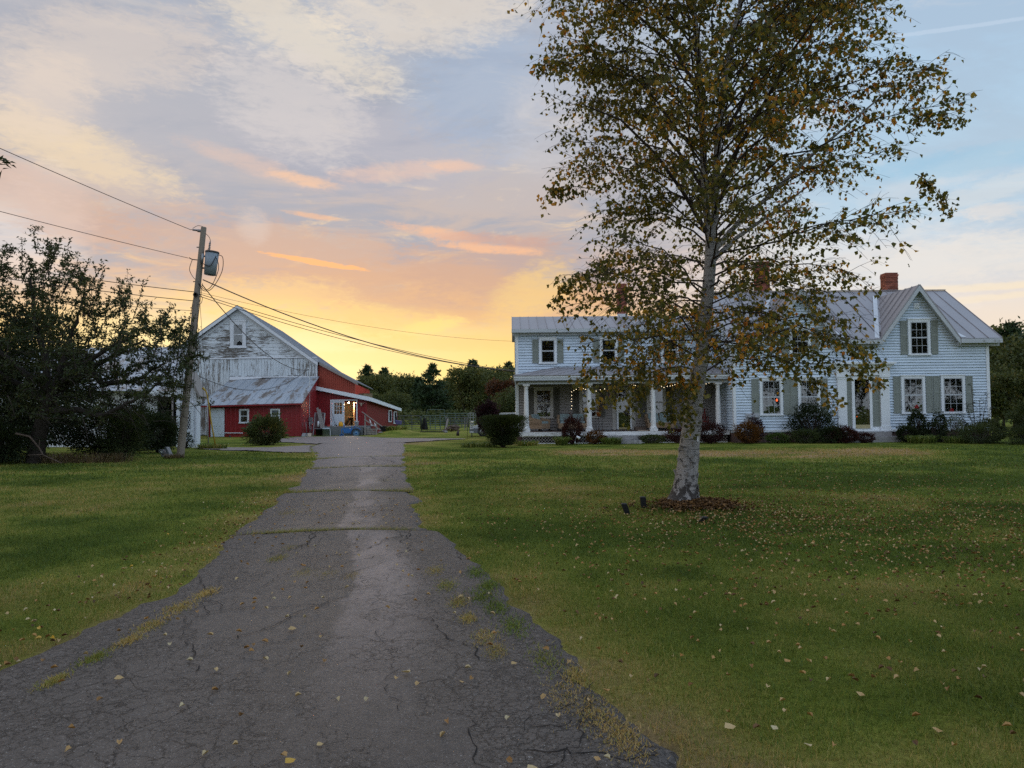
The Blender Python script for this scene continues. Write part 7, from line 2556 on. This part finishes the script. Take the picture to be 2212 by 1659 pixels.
HP = {pine_a.name: 10.5, pine_b.name: 9.0, pine_c.name: 8.0, rnd_a.name: 8.0, rnd_b.name: 7.0, rnd_c.name: 6.0}
for i, (pr_, u, Y, H, lb) in enumerate(TREES):
    fst = pr_.name not in seen
    seen.add(pr_.name)
    place(pr_, fst, (u - 1106) / 1580 * Y, Y, H / HP[pr_.name], i * 1.7, lb, 'trees of the wood behind the farm')
# shrubby margin along the far pasture and a far wood that closes the horizon
n = 60000
a = rng.uniform(-1.15, 1.15, n)
Y = rng.uniform(170, 215, n)
x = np.tan(a) * Y
hh = (5.5 + 4.0 * fbm2(x, Y * .1, 81, 3, .06)) * np.clip(rng.random(n), 0, 1) ** .7
pts = np.stack([x, Y, hh], 1)
fw = foliage('far_wood', pts, np.zeros_like(pts), 1.5, 1.0, M['leaf_pine'], None, (0, 0, 0), 82)
tag(fw, 'dark far wood closing the horizon beyond the pasture', 'wood', kind='stuff')
n = 9000
x = rng.uniform(-40, 12, n)
Y = rng.uniform(84, 92, n)
pts = np.stack([x, Y, rng.random(n) * (1.0 + 1.2 * fbm2(x, Y, 83, 3, .3))], 1)
keep = rng.random(n) < .8
sc_ = foliage('pasture_scrub', pts[keep], np.zeros_like(pts[keep]), .35, .18, M['leaf_bush'], None, (0, 0, 0), 84)
tag(sc_, 'grey green scrub along the far edge of the pasture', 'scrub', kind='stuff')
# trees across the road, behind the camera: they darken the lower window panes
ORD = 'first second third fourth fifth sixth seventh eighth ninth tenth eleventh twelfth thirteenth fourteenth fifteenth sixteenth'.split()
for i in range(16):
    place((rnd_a, rnd_b)[i % 2], False, -44 + i * 10.5, -38 - (i * 7) % 9, 2.1 + .15 * (i % 3), i * 2.1, 'leafy roadside tree across the road, ' + ORD[i] + ' from the west', 'trees across the road')


# ------------------------------------------------------------------ utility pole and wires
pole = thing('utility_pole', 'leaning weathered wooden utility pole beside the apple tree', 'pole', (-11.93, 26.3, 0))
PB, PT = Vector((-11.93, 26.3, -.1)), Vector((-11.13, 26.3, 8.33))


def pp(z, off=0.0, dy=0.0):
    f = (z + .1) / 8.43
    return (PB.x + (PT.x - PB.x) * f + off, 26.3 + dy, z)


V, F = tubes_np([fine([pp(-.1), pp(2), pp(4), pp(6), pp(8.33)], [.132, .126, .118, .108, .094], 4)], 16)
np_mesh('shaft', V, F, M['wood_pole'], parent=pole, origin=pp(0), k=4, smooth=True)
MB().lathe(pp(8.33), [(.092, -.02), (.085, .012), (.01, .02)], 14).build('pole_top', M['wood_pole'], pole)
tf = MB()
ax = (PT - PB).normalized()
c0 = Vector(pp(6.60, .40))


def alng(c, h):
    return c + ax * h


MB().tube([alng(c0, 0), alng(c0, .80)], [.205, .235], 20).build('tank', M['transformer'], pole)
tk = [o for o in pole.children if o.name.startswith('tank')][-1]
MB().tube([alng(c0, .80), alng(c0, .86)], [.25, .235], 20).build('lid', simple('transformer_lid', (.06, .05, .05), .5), tk)
MB().tube([alng(c0, -.01), alng(c0, .0)], [.17, .20], 20).build('base', M['black'], tk)
bc = alng(c0, .86) + Vector((-.12, 0, 0))
for i in range(5):
    MB().tube([alng(bc, .03 + i * .06), alng(bc, .06 + i * .06)], [.055 - i * .004, .035], 10).build('bushing_shed', M['ceramic'], tk)
MB().tube([bc, alng(bc, .36)], .022, 8).build('bushing', M['ceramic'], tk)
for z, w_ in ((7.28, .34), (6.85, .30)):
    MB().beam(pp(z, .02, -.0), pp(z, .02 + w_, -.0), .06, .05).build('bracket', M['black_iron'], pole)
MB().tube([pp(7.0, .12, -.12), pp(7.35, .12, -.12)], .05, 8).build('fuse_cutout', M['grey_metal'], pole)
for (a, r) in (((-.30, 8.25), .035), ((-.12, 8.22), .055)):
    MB().tube([pp(a[1], a[0] - .09), pp(a[1] - .02, a[0] + .06)], r, 8).build('dead_end_insulator', M['ceramic'], pole)
MB().tube([pp(8.26, -.45), pp(8.20, -.02)], .012, 5).build('insulator_pin', M['black_iron'], pole)
MB().tube([pp(7.23, -.42), pp(7.17, -.30), pp(7.14, -.05), pp(7.05, .10)], .018, 6).build('neutral_clevis', M['black_iron'], pole)
MB().lathe(pp(5.86, .02, -.16), [(.085, -.02), (.085, .02), (.05, .02), (.05, -.02), (.085, -.02)], 14, 'Y').build('cable_bracket', M['black_iron'], pole)
for z in (7.6, 6.35, 5.4, 5.2):
    MB().beam(pp(z, -.16, -.05), pp(z, -.08, -.05), .03, .03).build('bolt', M['black_iron'], pole)


def loop(pts, r, name='cable_loop', mat=None):
    P = [Vector(p) for p in pts]
    out = []
    for i in range(len(P) - 1):
        p0, p1, p2, p3 = P[max(i - 1, 0)], P[i], P[i + 1], P[min(i + 2, len(P) - 1)]
        for k in range(6):
            t = k / 6
            out.append(.5 * ((2 * p1) + (-p0 + p2) * t + (2 * p0 - 5 * p1 + 4 * p2 - p3) * t * t + (-p0 + 3 * p1 - 3 * p2 + p3) * t * t * t))
    out.append(P[-1])
    return MB().tube(out, r, 5).build(name, mat or M['wire'], pole)


loop([pp(8.12, .08), pp(7.95, .25), pp(7.7, .30), pp(7.46, .20)], .010)
loop([pp(8.30, -.40), pp(8.40, -.22), pp(8.36, -.02)], .009)
loop([alng(c0, .72) + Vector((.22, -.05, 0)), alng(c0, .62) + Vector((.42, -.05, 0)), alng(c0, .1) + Vector((.44, -.05, 0)), pp(6.1, .55, -.05), pp(6.02, .25, -.05), pp(6.25, .08, -.1)], .013)
loop([alng(c0, .6) + Vector((.22, -.1, 0)), alng(c0, .2) + Vector((.33, -.1, 0)), pp(6.2, .55, -.1), pp(6.05, .32, -.1), pp(6.3, .06, -.1)], .013)
loop([alng(c0, .66) + Vector((.20, -.12, 0)), alng(c0, .3) + Vector((.10, -.24, 0)), alng(c0, .33) + Vector((-.12, -.26, 0)), pp(7.1, .05, -.16)], .015)
loop([pp(7.15, -.30), pp(6.8, -.36), pp(6.5, -.18), pp(6.35, .05, -.1)], .011)
loop([pp(5.9, .12, -.1), pp(5.75, .25, -.1), pp(5.55, .22, -.1), pp(5.5, .08, -.1)], .010)
loop([pp(5.9, -.10), pp(4.0, -.22), pp(2.4, -.20), pp(0.6, -.10)], .010)
loop([pp(6.3, .16), pp(5.0, .13), pp(3.8, .16), pp(2.5, .22)], .010)


def wire(name, label, a, b, sag, r, group, mat=None, n=26):
    a, b = Vector(a), Vector(b)
    pts = []
    for i in range(n + 1):
        t = i / n
        p = a.lerp(b, t)
        p.z -= sag * 4 * t * (1 - t)
        pts.append(p)
    o = MB().tube(pts, r, 5).build(name, mat or M['wire'])
    return tag(o, label, 'wire', group)


GW = 'overhead wires at the utility pole'
wire('power_line', 'top wire running left from the pole head', pp(8.25, -.46), (-17.5, 14.0, 10.35), .12, .011, GW)
wire('power_line', 'second wire running left from below the transformer', pp(7.22, -.45), (-19.2, 16.0, 8.35), .10, .010, GW)
wire('power_line', 'upper of the lower left wires behind the apple shoots', pp(5.98, -.05), (-26, 22, 8.2), .25, .013, GW)
wire('power_line', 'lower left wire with the bracket loops', pp(5.66, -.08), (-26, 22, 7.7), .25, .013, GW)
wire('power_line', 'thin lowest left wire through the apple tree', pp(5.30, -.08), (-26, 23, 6.6), .15, .008, GW)
wire('service_drop', 'thick twisted service cable sagging from pole to porch corner', pp(6.42, .18, -.05), (.10, 36.2, 3.58), .62, .022, GW, M['copper_wire'])
wire('service_drop', 'upper thin cable from pole to the porch eave', pp(5.90, .12, -.05), (.10, 36.2, 3.55), .30, .012, GW)
wire('service_drop', 'lower thin cable from pole to the porch eave', pp(5.82, .12, -.05), (.12, 36.3, 3.52), .38, .012, GW)
wire('telephone_line', 'thinnest line from pole up to the wing eave corner', pp(5.96, .12), (.15, 37.4, 5.15), .34, .006, GW)
wire('barn_feed', 'cable dropping from the pole across the barn gable', pp(6.25, .15), (-14.15, 50.8, 4.55), .9, .018, GW)
wire('barn_feed', 'slack cable looping from vestibule to the shed mast', (-15.3, 35.2, 3.5), (-14.15, 50.8, 4.60), 1.1, .016, GW)
wire('guy_wire', 'guy wire slanting from pole to the yellow guard', pp(6.1, .05), (-13.80, 33.0, 2.6), 0, .008, GW)
wire('guy_wire', 'second guy wire beside the yellow guard', pp(5.3, .05), (-13.72, 33.0, 0.0), 0, .008, GW)

gg = thing('guy_guard', 'bent yellow guy guard leaning over the weeds by the vestibule', 'guard', (-13.35, 33, 0))
MB().tube([(-13.35, 33, 0), (-13.55, 33, 1.1), (-13.74, 33, 2.35), (-13.82, 33, 2.60), (-13.97, 33, 2.74)], [.035, .032, .03, .03, .06], 8).build('guard_tube', M['guard_yellow'], gg)
o = MB().tube([(-13.72, 33.1, -.05), (-13.75, 33.1, 1.0), (-13.80, 33.1, 2.4)], .022, 7).build('guy_post', M['grey_metal'])
tag(o, 'thin grey upright post beside the yellow guy guard', 'post')

# leaning slabs by the pole
sl = thing('stacked_panels', 'two dark leaning panels on the grass left of the pole', 'panel', (-12.9, 27.2, 0))
for (x0, x1, z) in ((-13.06, -12.90, .26), (-12.84, -12.76, .36)):
    MB().hexa([(x0 + .10, 27.1, 0), (x1 + .12, 27.1, 0), (x1 + .12, 27.35, 0), (x0 + .10, 27.35, 0)], [(x0 - .04, 27.1, z), (x1 - .04, 27.1, z), (x1 - .04, 27.35, z), (x0 - .04, 27.35, z)]).build('panel', M['car_grey'], sl)
MB().box(-13.02, -12.93, 27.08, 27.095, .16, .22).build('paper_label', M['white_plastic'], sl)

# garden spot lights round the birch
for i, (x, y, h, tx, lb) in enumerate(((1.74, 11.2, .17, -.05, 'tilted black spotlight stub left of the birch, nearer the camera'), (2.10, 11.84, .18, -.01, 'upright black spotlight stub left of the birch, further back'), (2.66, 10.45, .07, .06, 'low black spotlight sunk in the grass before the leaf litter'))):
    s_ = thing('spotlight', lb, 'lamp', (x, y, 0), 'black spotlights round the birch')
    z0 = ground_z(np.array([x]), np.array([y]))[0]
    MB().hexa([(x - .038, y - .038, z0 + .02), (x + .038, y - .038, z0 + .02), (x + .038, y + .038, z0 + .02), (x - .038, y + .038, z0 + .02)], [(x - .045 + tx, y - .045, z0 + h), (x + .045 + tx, y - .045, z0 + h), (x + .045 + tx, y + .045, z0 + h), (x - .045 + tx, y + .045, z0 + h)]).build('housing', M['black'], s_)
    MB().hexa([(x - .040 + tx, y - .040, z0 + h + .001), (x + .040 + tx, y - .040, z0 + h + .001), (x + .040 + tx, y + .040, z0 + h + .001), (x - .040 + tx, y + .040, z0 + h + .001)], [(x - .036 + tx, y - .036, z0 + h + .012), (x + .036 + tx, y - .036, z0 + h + .012), (x + .036 + tx, y + .036, z0 + h + .012), (x - .036 + tx, y + .036, z0 + h + .012)]).build('lens', M['black_iron'], s_)
    MB().box(x - .012, x + .012, y - .012, y + .012, z0 - .05, z0 + .02).build('stake', M['black'], s_)

# ------------------------------------------------------------------ gates, woodpile, pasture things
def rounded(x0, x1, z0, z1, y, r=.10, y1=None):
    y1 = y if y1 is None else y1
    def Y_(x):
        return y + (y1 - y) * (x - x0) / (x1 - x0)
    pts = [(x0, Y_(x0), z0)]
    for a in np.linspace(math.pi, math.pi / 2, 5):
        x = x0 + r + r * math.cos(a)
        pts.append((x, Y_(x), z1 - r + r * math.sin(a)))
    for a in np.linspace(math.pi / 2, 0, 5):
        x = x1 - r + r * math.cos(a)
        pts.append((x, Y_(x), z1 - r + r * math.sin(a)))
    pts.append((x1, Y_(x1), z0))
    return pts


def gate(label, x0, x1, z0, z1, y, rails, ups, mat, group, y1=None, r=.028, top=True):
    g = thing('tube_gate', label, 'gate', (x0, y, 0), group)
    y1 = y if y1 is None else y1
    MB().tube(rounded(x0, x1, z0, z1, y, .12, y1), r, 7).build('gate_frame', mat, g)
    for z in rails:
        MB().tube([(x0, y, z), (x1, y1, z)], r * .8, 6).build('rail', mat, g)
    for x in ups:
        yy = y + (y1 - y) * (x - x0) / (x1 - x0)
        MB().box(x - .03, x + .03, yy - .012, yy + .012, z0, z1 - .02).build('upright', mat, g)
    return g


GG = 'tube gates and panels of the pasture fence'
gate('dark five rail gate joined to the lean-to corner', -9.15, -7.27, .21, 1.25, 58, (.21, .39, .57, .75, .98), (-8.58, -7.95), M['dark_tube'], GG)
gate('gate panel with the black tarp slung over it', -7.18, -5.30, .16, 1.25, 58, (.16, .30, .46, .62, .78, .92, 1.06), (-6.9, -6.5, -6.1, -5.7), M['green_tube'], GG)
g_ = thing('gate_arch', 'tall green bow frame standing over the gate panels', 'frame', (-6.1, 58.3, 0), GG)
MB().tube(rounded(-6.79, -5.40, 0, 1.73, 58.3, .10), .022, 7).build('bow', M['green_tube'], g_)
gate('long green panel rising behind the bow frame', -6.05, -3.65, .35, 1.40, 61, (.55, .8, 1.05, 1.22), (-5.4, -4.7), M['green_tube'], GG)
gate('weathered wire panel behind the firewood', -5.22, -3.45, .25, 1.08, 58, (.42, .58, .74, .90), (-4.9, -4.6, -4.3, -4.0, -3.7), M['dark_tube'], GG)
gate('short pale panel at the purple shrub', -3.62, -3.0, .3, 1.42, 60, (.55, .8, 1.05, 1.25), (-3.45, -3.2), M['grey_metal'], GG)
for i, (x, h, lb) in enumerate(((-5.26, 1.16, 'grey wooden gate post left of the firewood'), (-7.24, 1.2, 'dark iron post between the two front gates'), (-4.05, 1.02, 'white topped post behind the wire panel, left'), (-3.82, 1.02, 'white topped post behind the wire panel, right'))):
    o = MB().box(x - .035, x + .035, 58.2 if i < 2 else 62, 58.27 if i < 2 else 62.07, 0, h).build('fence_post', M['wood_grey'] if i != 1 else M['dark_tube'])
    tag(o, lb, 'post', 'posts of the pasture fence')
MB_t = MB()
tv = []
for i in range(7):
    for j in range(7):
        u, v = i / 6, j / 6
        x = -7.12 + u * .36 + (v * .20 - .1) * (u - .4) * 1.8
        z = 1.06 - v * .84
        tv.append((x, 57.9 - .09 * math.sin(u * 9 + v * 3) * v - .05, z - .08 * math.sin(u * 3.1) * v))
tfc = [(i * 7 + j, i * 7 + j + 1, (i + 1) * 7 + j + 1, (i + 1) * 7 + j) for i in range(6) for j in range(6)]
tv2 = [(x, y + .06, z) for x, y, z in tv]
o = MB().add(tv + tv2, tfc + [tuple(k + 49 for k in reversed(f)) for f in tfc], True).build('tarp', M['black'])
tag(o, 'black plastic tarp slung over the second gate', 'tarp')
wp_ = thing('firewood_pile', 'loose heap of split firewood behind the gates', 'woodpile', (-4.7, 57.2, 0))
for i in range(34):
    x = -5.2 + rb.gauss(.55, .30)
    z = .06 + max(0, .42 - abs(x + 4.6) * .55) * rb.random()
    a = rb.uniform(-.9, .9)
    e = Vector((math.cos(a) * .22, rb.uniform(-.25, .25), math.sin(a) * .12))
    c = Vector((x, 57.2 + rb.uniform(-.3, .3), z + .05))
    MB().tube([c - e, c + e], [.065, .06], 5, smooth=False).build('log', M['log'], wp_)
o = MB().beam((-5.25, 57.5, .1), (-5.08, 57.8, 1.0), .16, .03).build('plank', M['wood_grey'])
tag(o, 'upright grey plank leaning by the gate post', 'plank')
hw2 = thing('harrow', 'low black spiked harrow lying on the pasture grass', 'harrow', (-6.0, 54.5, 0))
MB().beam((-6.85, 54.5, .10), (-4.95, 54.5, .10), .07, .05).build('bar', M['black_iron'], hw2)
MB().beam((-6.85, 54.9, .10), (-4.95, 54.9, .10), .07, .05).build('bar', M['black_iron'], hw2)
for i in range(13):
    MB().beam((-6.8 + i * .15, 54.5, .0), (-6.8 + i * .15, 54.5, .20), .02, .02).build('tine', M['black_iron'], hw2)
for i, (x, y, s, lb) in enumerate(((-4.95, 54.2, .16, 'small pale boulder at the right end of the harrow'), (-8.5, 57.2, .22, 'pale flat boulder behind the first gate'), (-8.4, 56.4, .12, 'grey stone at the foot of the first gate'), (-5.4, 57.0, .10, 'white stone at the foot of the firewood'))):
    r_ = random.Random(i)
    m = MB().ball((x, y, s * .4), s, 6, (1, 1, .7))
    m.v = [(a + r_.uniform(-.15, .15) * s, b + r_.uniform(-.15, .15) * s, c + r_.uniform(-.12, .12) * s) for a, b, c in m.v]
    tag(m.build('boulder', M['stone']), lb, 'stone', 'stones in the pasture')
dp = thing('crook_post', 'thin dark shepherd crook post near the purple shrub', 'post', (-2.62, 42.4, 0))
MB().tube([(-2.62, 42.4, -.05), (-2.58, 42.4, 1.2)], .012, 6).build('rod', M['black_iron'], dp)
hb = thing('hanging_feeder', 'little dark bucket standing in the grass left of the crook post', 'bucket', (-3.28, 44, .2))
MB().lathe((-3.28, 44, .12), [(.10, 0), (.07, .26), (.01, .27)], 12).build('pail', simple('dark_pail', (.05, .035, .04), .5), hb)

# ------------------------------------------------------------------ white car behind the purple shrub
car = thing('parked_car', 'white car mostly hidden behind the purple shrub and the evergreen', 'car', (-.6, 46.5, 0))
prof = [(-2.62, .30), (-2.66, .42), (-2.62, .60), (-2.45, .66), (-1.80, .82), (-1.45, .88), (-.95, 1.38), (-.70, 1.47), (.60, 1.50), (1.30, 1.40), (1.75, .98), (1.85, .80), (1.85, .30)]
MB().prism([(x, 45.7, z) for x, z in prof], (0, 1.7, 0)).build('body', M['car'], car)
MB().box(-2.68, 1.88, 45.66, 47.44, .22, .52).build('bumper_skirt', M['car_grey'], car)
MB().prism([(-1.42, 45.69, .90), (-.93, 45.69, 1.34), (.55, 45.69, 1.42), (1.55, 45.69, .95)], (0, -.015, 0)).build('side_glass', M['dark'], car)
MB().hexa([(-1.50, 45.85, .90), (-1.46, 45.85, .88), (-1.46, 47.25, .88), (-1.50, 47.25, .90)], [(-1.02, 45.85, 1.36), (-.98, 45.85, 1.36), (-.98, 47.25, 1.36), (-1.02, 47.25, 1.36)]).build('windscreen', M['glass'], car)
for y in (45.80, 47.05):
    MB().box(-2.70, -2.58, y, y + .28, .50, .62).build('headlight', M['glass'], car)
MB().box(-2.705, -2.60, 46.2, 46.9, .36, .50).build('grille', M['black'], car)
for x in (-1.85, 1.15):
    w0 = MB().lathe((x, 45.70, .32), [(.32, -.08), (.32, .06), (.2, .06)], 20, 'Y').build('wheel', M['tyre'], car)
    MB().lathe((x, 45.63, .32), [(.19, 0), (.19, .02), (.02, .03)], 14, 'Y').build('rim', M['grey_metal'], w0)
o = thing('garden_pump', 'white iron pump like ornament in front of the hidden car', 'ornament', (-2.45, 44.2, .1))
MB().box(-2.56, -2.34, 44.1, 44.3, .30, .36).build('tray', M['white_plastic'], o)
MB().tube([(-2.45, 44.2, .0), (-2.45, 44.2, .9)], .035, 7).build('stem', M['grey_metal'], o)
MB().ball((-2.42, 44.2, .92), .11, 6, (1, 1, .6)).build('cap', simple('cream_paint', (.66, .62, .50), .5), o)
for z in (.52, .64, .74):
    MB().lathe((-2.45, 44.2, z), [(.10, 0), (.10, .03), (.04, .03)], 10).build('ring', M['white_plastic'], o)

# ------------------------------------------------------------------ porch furniture
def wicker_chair(label, x, y, rz, wid=.80, seats=1, group=None):
    c_ = thing('wicker_sofa' if seats > 1 else 'wicker_chair', label, 'sofa' if seats > 1 else 'chair', (0, 0, 0), group)
    h = wid / 2
    MB().hexa([(-h, -.36, .12), (h, -.36, .12), (h, .34, .12), (-h, .34, .12)], [(-h, -.38, .38), (h, -.38, .38), (h, .38, .38), (-h, .38, .38)]).build('base', M['wicker'], c_)
    MB().hexa([(-h, .24, .38), (h, .24, .38), (h, .36, .38), (-h, .36, .38)], [(-h - .02, .36, .80), (h + .02, .36, .80), (h + .02, .45, .80), (-h - .02, .45, .80)]).build('backrest', M['wicker'], c_)
    for s in (-1, 1):
        MB().hexa([(s * h - .04, -.37, .38), (s * h + .04, -.37, .38), (s * h + .04, .36, .38), (s * h - .04, .36, .38)], [(s * h - .05, -.38, .56), (s * h + .05, -.38, .56), (s * h + .05, .38, .70), (s * h - .05, .38, .70)]).build('armrest', M['wicker'], c_)
        for yy in (-.33, .30):
            MB().box(s * h - .03, s * h + .03, yy - .03, yy + .03, 0, .12).build('leg', M['black'], c_)
    w_ = (wid - .14) / seats
    for k in range(seats):
        x0 = -h + .07 + k * w_
        m = MB()
        m.hexa([(x0 + .01, -.34, .385), (x0 + w_ - .01, -.34, .385), (x0 + w_ - .01, .26, .385), (x0 + .01, .26, .385)], [(x0 + .03, -.32, .49), (x0 + w_ - .03, -.32, .49), (x0 + w_ - .03, .26, .49), (x0 + .03, .26, .49)])
        m.build('seat_cushion', M['cushion'], c_)
        m = MB()
        m.hexa([(x0 + .02, .10, .50), (x0 + w_ - .02, .10, .50), (x0 + w_ - .02, .24, .50), (x0 + .02, .24, .50)], [(x0 + .05, .24, .84), (x0 + w_ - .05, .24, .84), (x0 + w_ - .05, .34, .84), (x0 + .05, .34, .84)])
        m.build('back_cushion', M['cushion'], c_)
    c_.location = (x, y, .567)
    c_.rotation_euler = (0, 0, rz)
    return c_


wicker_chair('single wicker armchair with teal cushions by the first porch column', 1.36, 36.5, .9, .72)
wicker_chair('wicker sofa with teal cushions behind the dark red shrub', 3.0, 36.75, 0, 1.40, 2)
wicker_chair('wicker sofa with teal cushions right of the third porch column', 7.4, 36.75, 0, 1.30, 2)
rk = thing('rocking_chair', 'dark red slatted rocking chair behind the birch trunk', 'chair', (9.5, 36.6, .567))
MB().box(9.28, 9.76, 36.4, 36.8, .95, .99).build('seat', M['wood_red'], rk)
for i in range(5):
    MB().beam((9.30 + i * .10, 36.82, .99), (9.28 + i * .11, 36.98, 1.62), .06, .02, up=(0, 1, 0)).build('slat', M['wood_red'], rk)
for x in (9.29, 9.74):
    MB().tube([(x, 36.2, .62), (x, 36.5, .585), (x, 36.9, .59), (x, 37.15, .66)], .02, 6).build('rocker', M['wood_red'], rk)
    MB().beam((x, 36.42, .60), (x, 36.42, 1.18), .035, .035).build('leg', M['wood_red'], rk)
    MB().beam((x, 36.82, .60), (x, 36.82, 1.18), .035, .035).build('leg', M['wood_red'], rk)
    MB().beam((x, 36.35, 1.2), (x, 36.90, 1.2), .06, .025).build('armrest', M['wood_red'], rk)
ps = thing('plant_stand', 'thin black plant stand with orange pot right of the second porch column', 'plant stand', (4.28, 36.2, .567))
for x in (4.14, 4.26, 4.44):
    MB().tube([(x, 36.2, .57), (x, 36.2, 1.30)], .010, 5).build('leg', M['black_iron'], ps)
for z in (.9, 1.28):
    MB().tube([(4.12, 36.2, z), (4.46, 36.2, z)], .010, 5).build('ring', M['black_iron'], ps)
pt = thing('flower_pot', 'orange flower pot with dry plant on the thin black stand', 'pot', (4.28, 36.2, 1.29))
MB().lathe((4.28, 36.2, 1.29), [(.09, 0), (.12, .16), (.13, .16), (.13, .19), (.10, .19)], 16).build('pot', M['terracotta'], pt)
pts, out = plant_cloud(160, (4.28, 36.2, 1.62), (.18, .16, .16), .8, 33)
foliage('foliage', pts, out, .07, .03, M['leaf_orange'], pt, (4.28, 36.2, 1.48), 34)
fw_ = thing('hanging_basket', 'hanging basket of pink flowers beside the porch door', 'basket', (5.0, 36.0, 2.2))
MB().lathe((5.0, 36.0, 2.12), [(.05, 0), (.14, .14), (.15, .15), (.12, .15)], 12).build('basket', M['black_iron'], fw_)
MB().tube([(5.0, 36.0, 2.27), (5.0, 36.0, 2.98)], .006, 5).build('hanger', M['wire'], fw_)
pts, out = plant_cloud(220, (5.0, 36.0, 2.30), (.26, .22, .20), .8, 35)
foliage('foliage', pts, out, .06, .03, M['leaf_bush'], fw_, (5, 36, 2.3), 36)
pts, out = plant_cloud(50, (5.0, 36.0, 2.32), (.27, .23, .20), .2, 37)
foliage('bloom', pts, out, .05, .045, leaf_mat('pink_petal', [(0, g3(.40, .05, .16)), (1, g3(.5, .1, .22))], .2), fw_, (5, 36, 2.3), 38)
ol = thing('tin_planter', 'dark planter box at the right end of the porch', 'planter', (10.1, 36.0, .567))
MB().hexa([(9.98, 35.9, .567), (10.28, 35.9, .567), (10.28, 36.2, .567), (9.98, 36.2, .567)], [(9.93, 35.85, .80), (10.33, 35.85, .80), (10.33, 36.25, .80), (9.93, 36.25, .80)]).build('planter', M['black'], ol)
mt = MB().box(6.1, 6.95, 35.4, 35.9, .567, .60).build('door_mat', M['bone'])
mt2 = MB().box(6.15, 6.7, 36.6, 37.0, .567, .74).build('rag_bundle', M['log'])
tag(mt, 'pale mat lying on the porch boards right of the door', 'mat')
tag(mt2, 'crumpled brown bundle on the porch near the third column', 'bundle')

# fairy lights along the porch beam
fl = thing('string_lights', 'string of warm fairy lights draped along the porch and down a cord', 'string lights', (4.2, 35.5, 2.7))
path = [(2.87, 35.55, 1.52), (2.88, 35.55, 2.0), (2.89, 35.55, 2.50), (3.25, 35.55, 2.70), (3.9, 35.55, 2.52), (4.5, 35.55, 2.60), (5.0, 35.55, 2.66), (5.6, 35.55, 2.92), (6.2, 35.55, 2.70), (6.7, 35.55, 2.90), (7.4, 35.55, 2.68), (8.2, 35.55, 2.90), (8.9, 35.55, 2.70), (9.7, 35.55, 2.92)]
P = []
for i in range(len(path) - 1):
    a, b = Vector(path[i]), Vector(path[i + 1])
    for k in range(6):
        P.append(a.lerp(b, k / 6) + Vector((0, 0, -.02 * math.sin(math.pi * k / 6))))
P.append(Vector(path[-1]))
MB().tube(P, .005, 4).build('cord', M['wire'], fl)
acc, last = 0.0, P[0]
b0 = None
for i in range(1, len(P)):
    seg = (P[i] - P[i - 1]).length
    acc += seg
    if acc > .105:
        acc = 0
        j = Vector((rb.uniform(-.02, .02), 0, rb.uniform(-.02, .02)))
        if b0 is None:
            b0 = MB().ball(P[i], .013, 4).build('bulb', M['fairy'], fl)
            b0o = b0.location.copy() - P[i]
        else:
            c = b0.copy()
            COL.objects.link(c)
            c.parent = fl
            c.location = P[i] + b0o + j
lw = thing('window_lamp', 'orange glowing lamp seen in the leftmost main window', 'lamp', (12.45, 34.44, 1.9), 'orange lamps glowing in the house')
MB().lathe((12.45, HY - .078, 1.93), [(.020, 0), (.045, .02), (.042, .07), (.02, .11), (.004, .13)], 10).build('flame', M['ember'], lw)
lw = thing('window_lamp', 'tiny orange light low behind the front entry glass', 'lamp', (16.2, 34.44, 1.15), 'orange lamps glowing in the house')
MB().lathe((16.2, HY - .068, 1.15), [(.010, 0), (.022, .02), (.018, .05), (.004, .08)], 8).build('flame', M['ember'], lw)
wl = thing('watering_can', 'white spouted garden ornament in the grass before the dark red shrub', 'ornament', (2.95, 33.5, 0))
MB().tube([(2.85, 33.6, .02), (2.90, 33.6, .30), (2.98, 33.6, .44)], .012, 6).build('stake', M['grey_metal'], wl)
MB().tube([(2.94, 33.58, .40), (3.08, 33.55, .30)], [.03, .075], 10).build('horn', M['white_plastic'], wl)
MB().ball((2.86, 33.55, .12), .03, 5).build('knob', M['white_plastic'], wl)
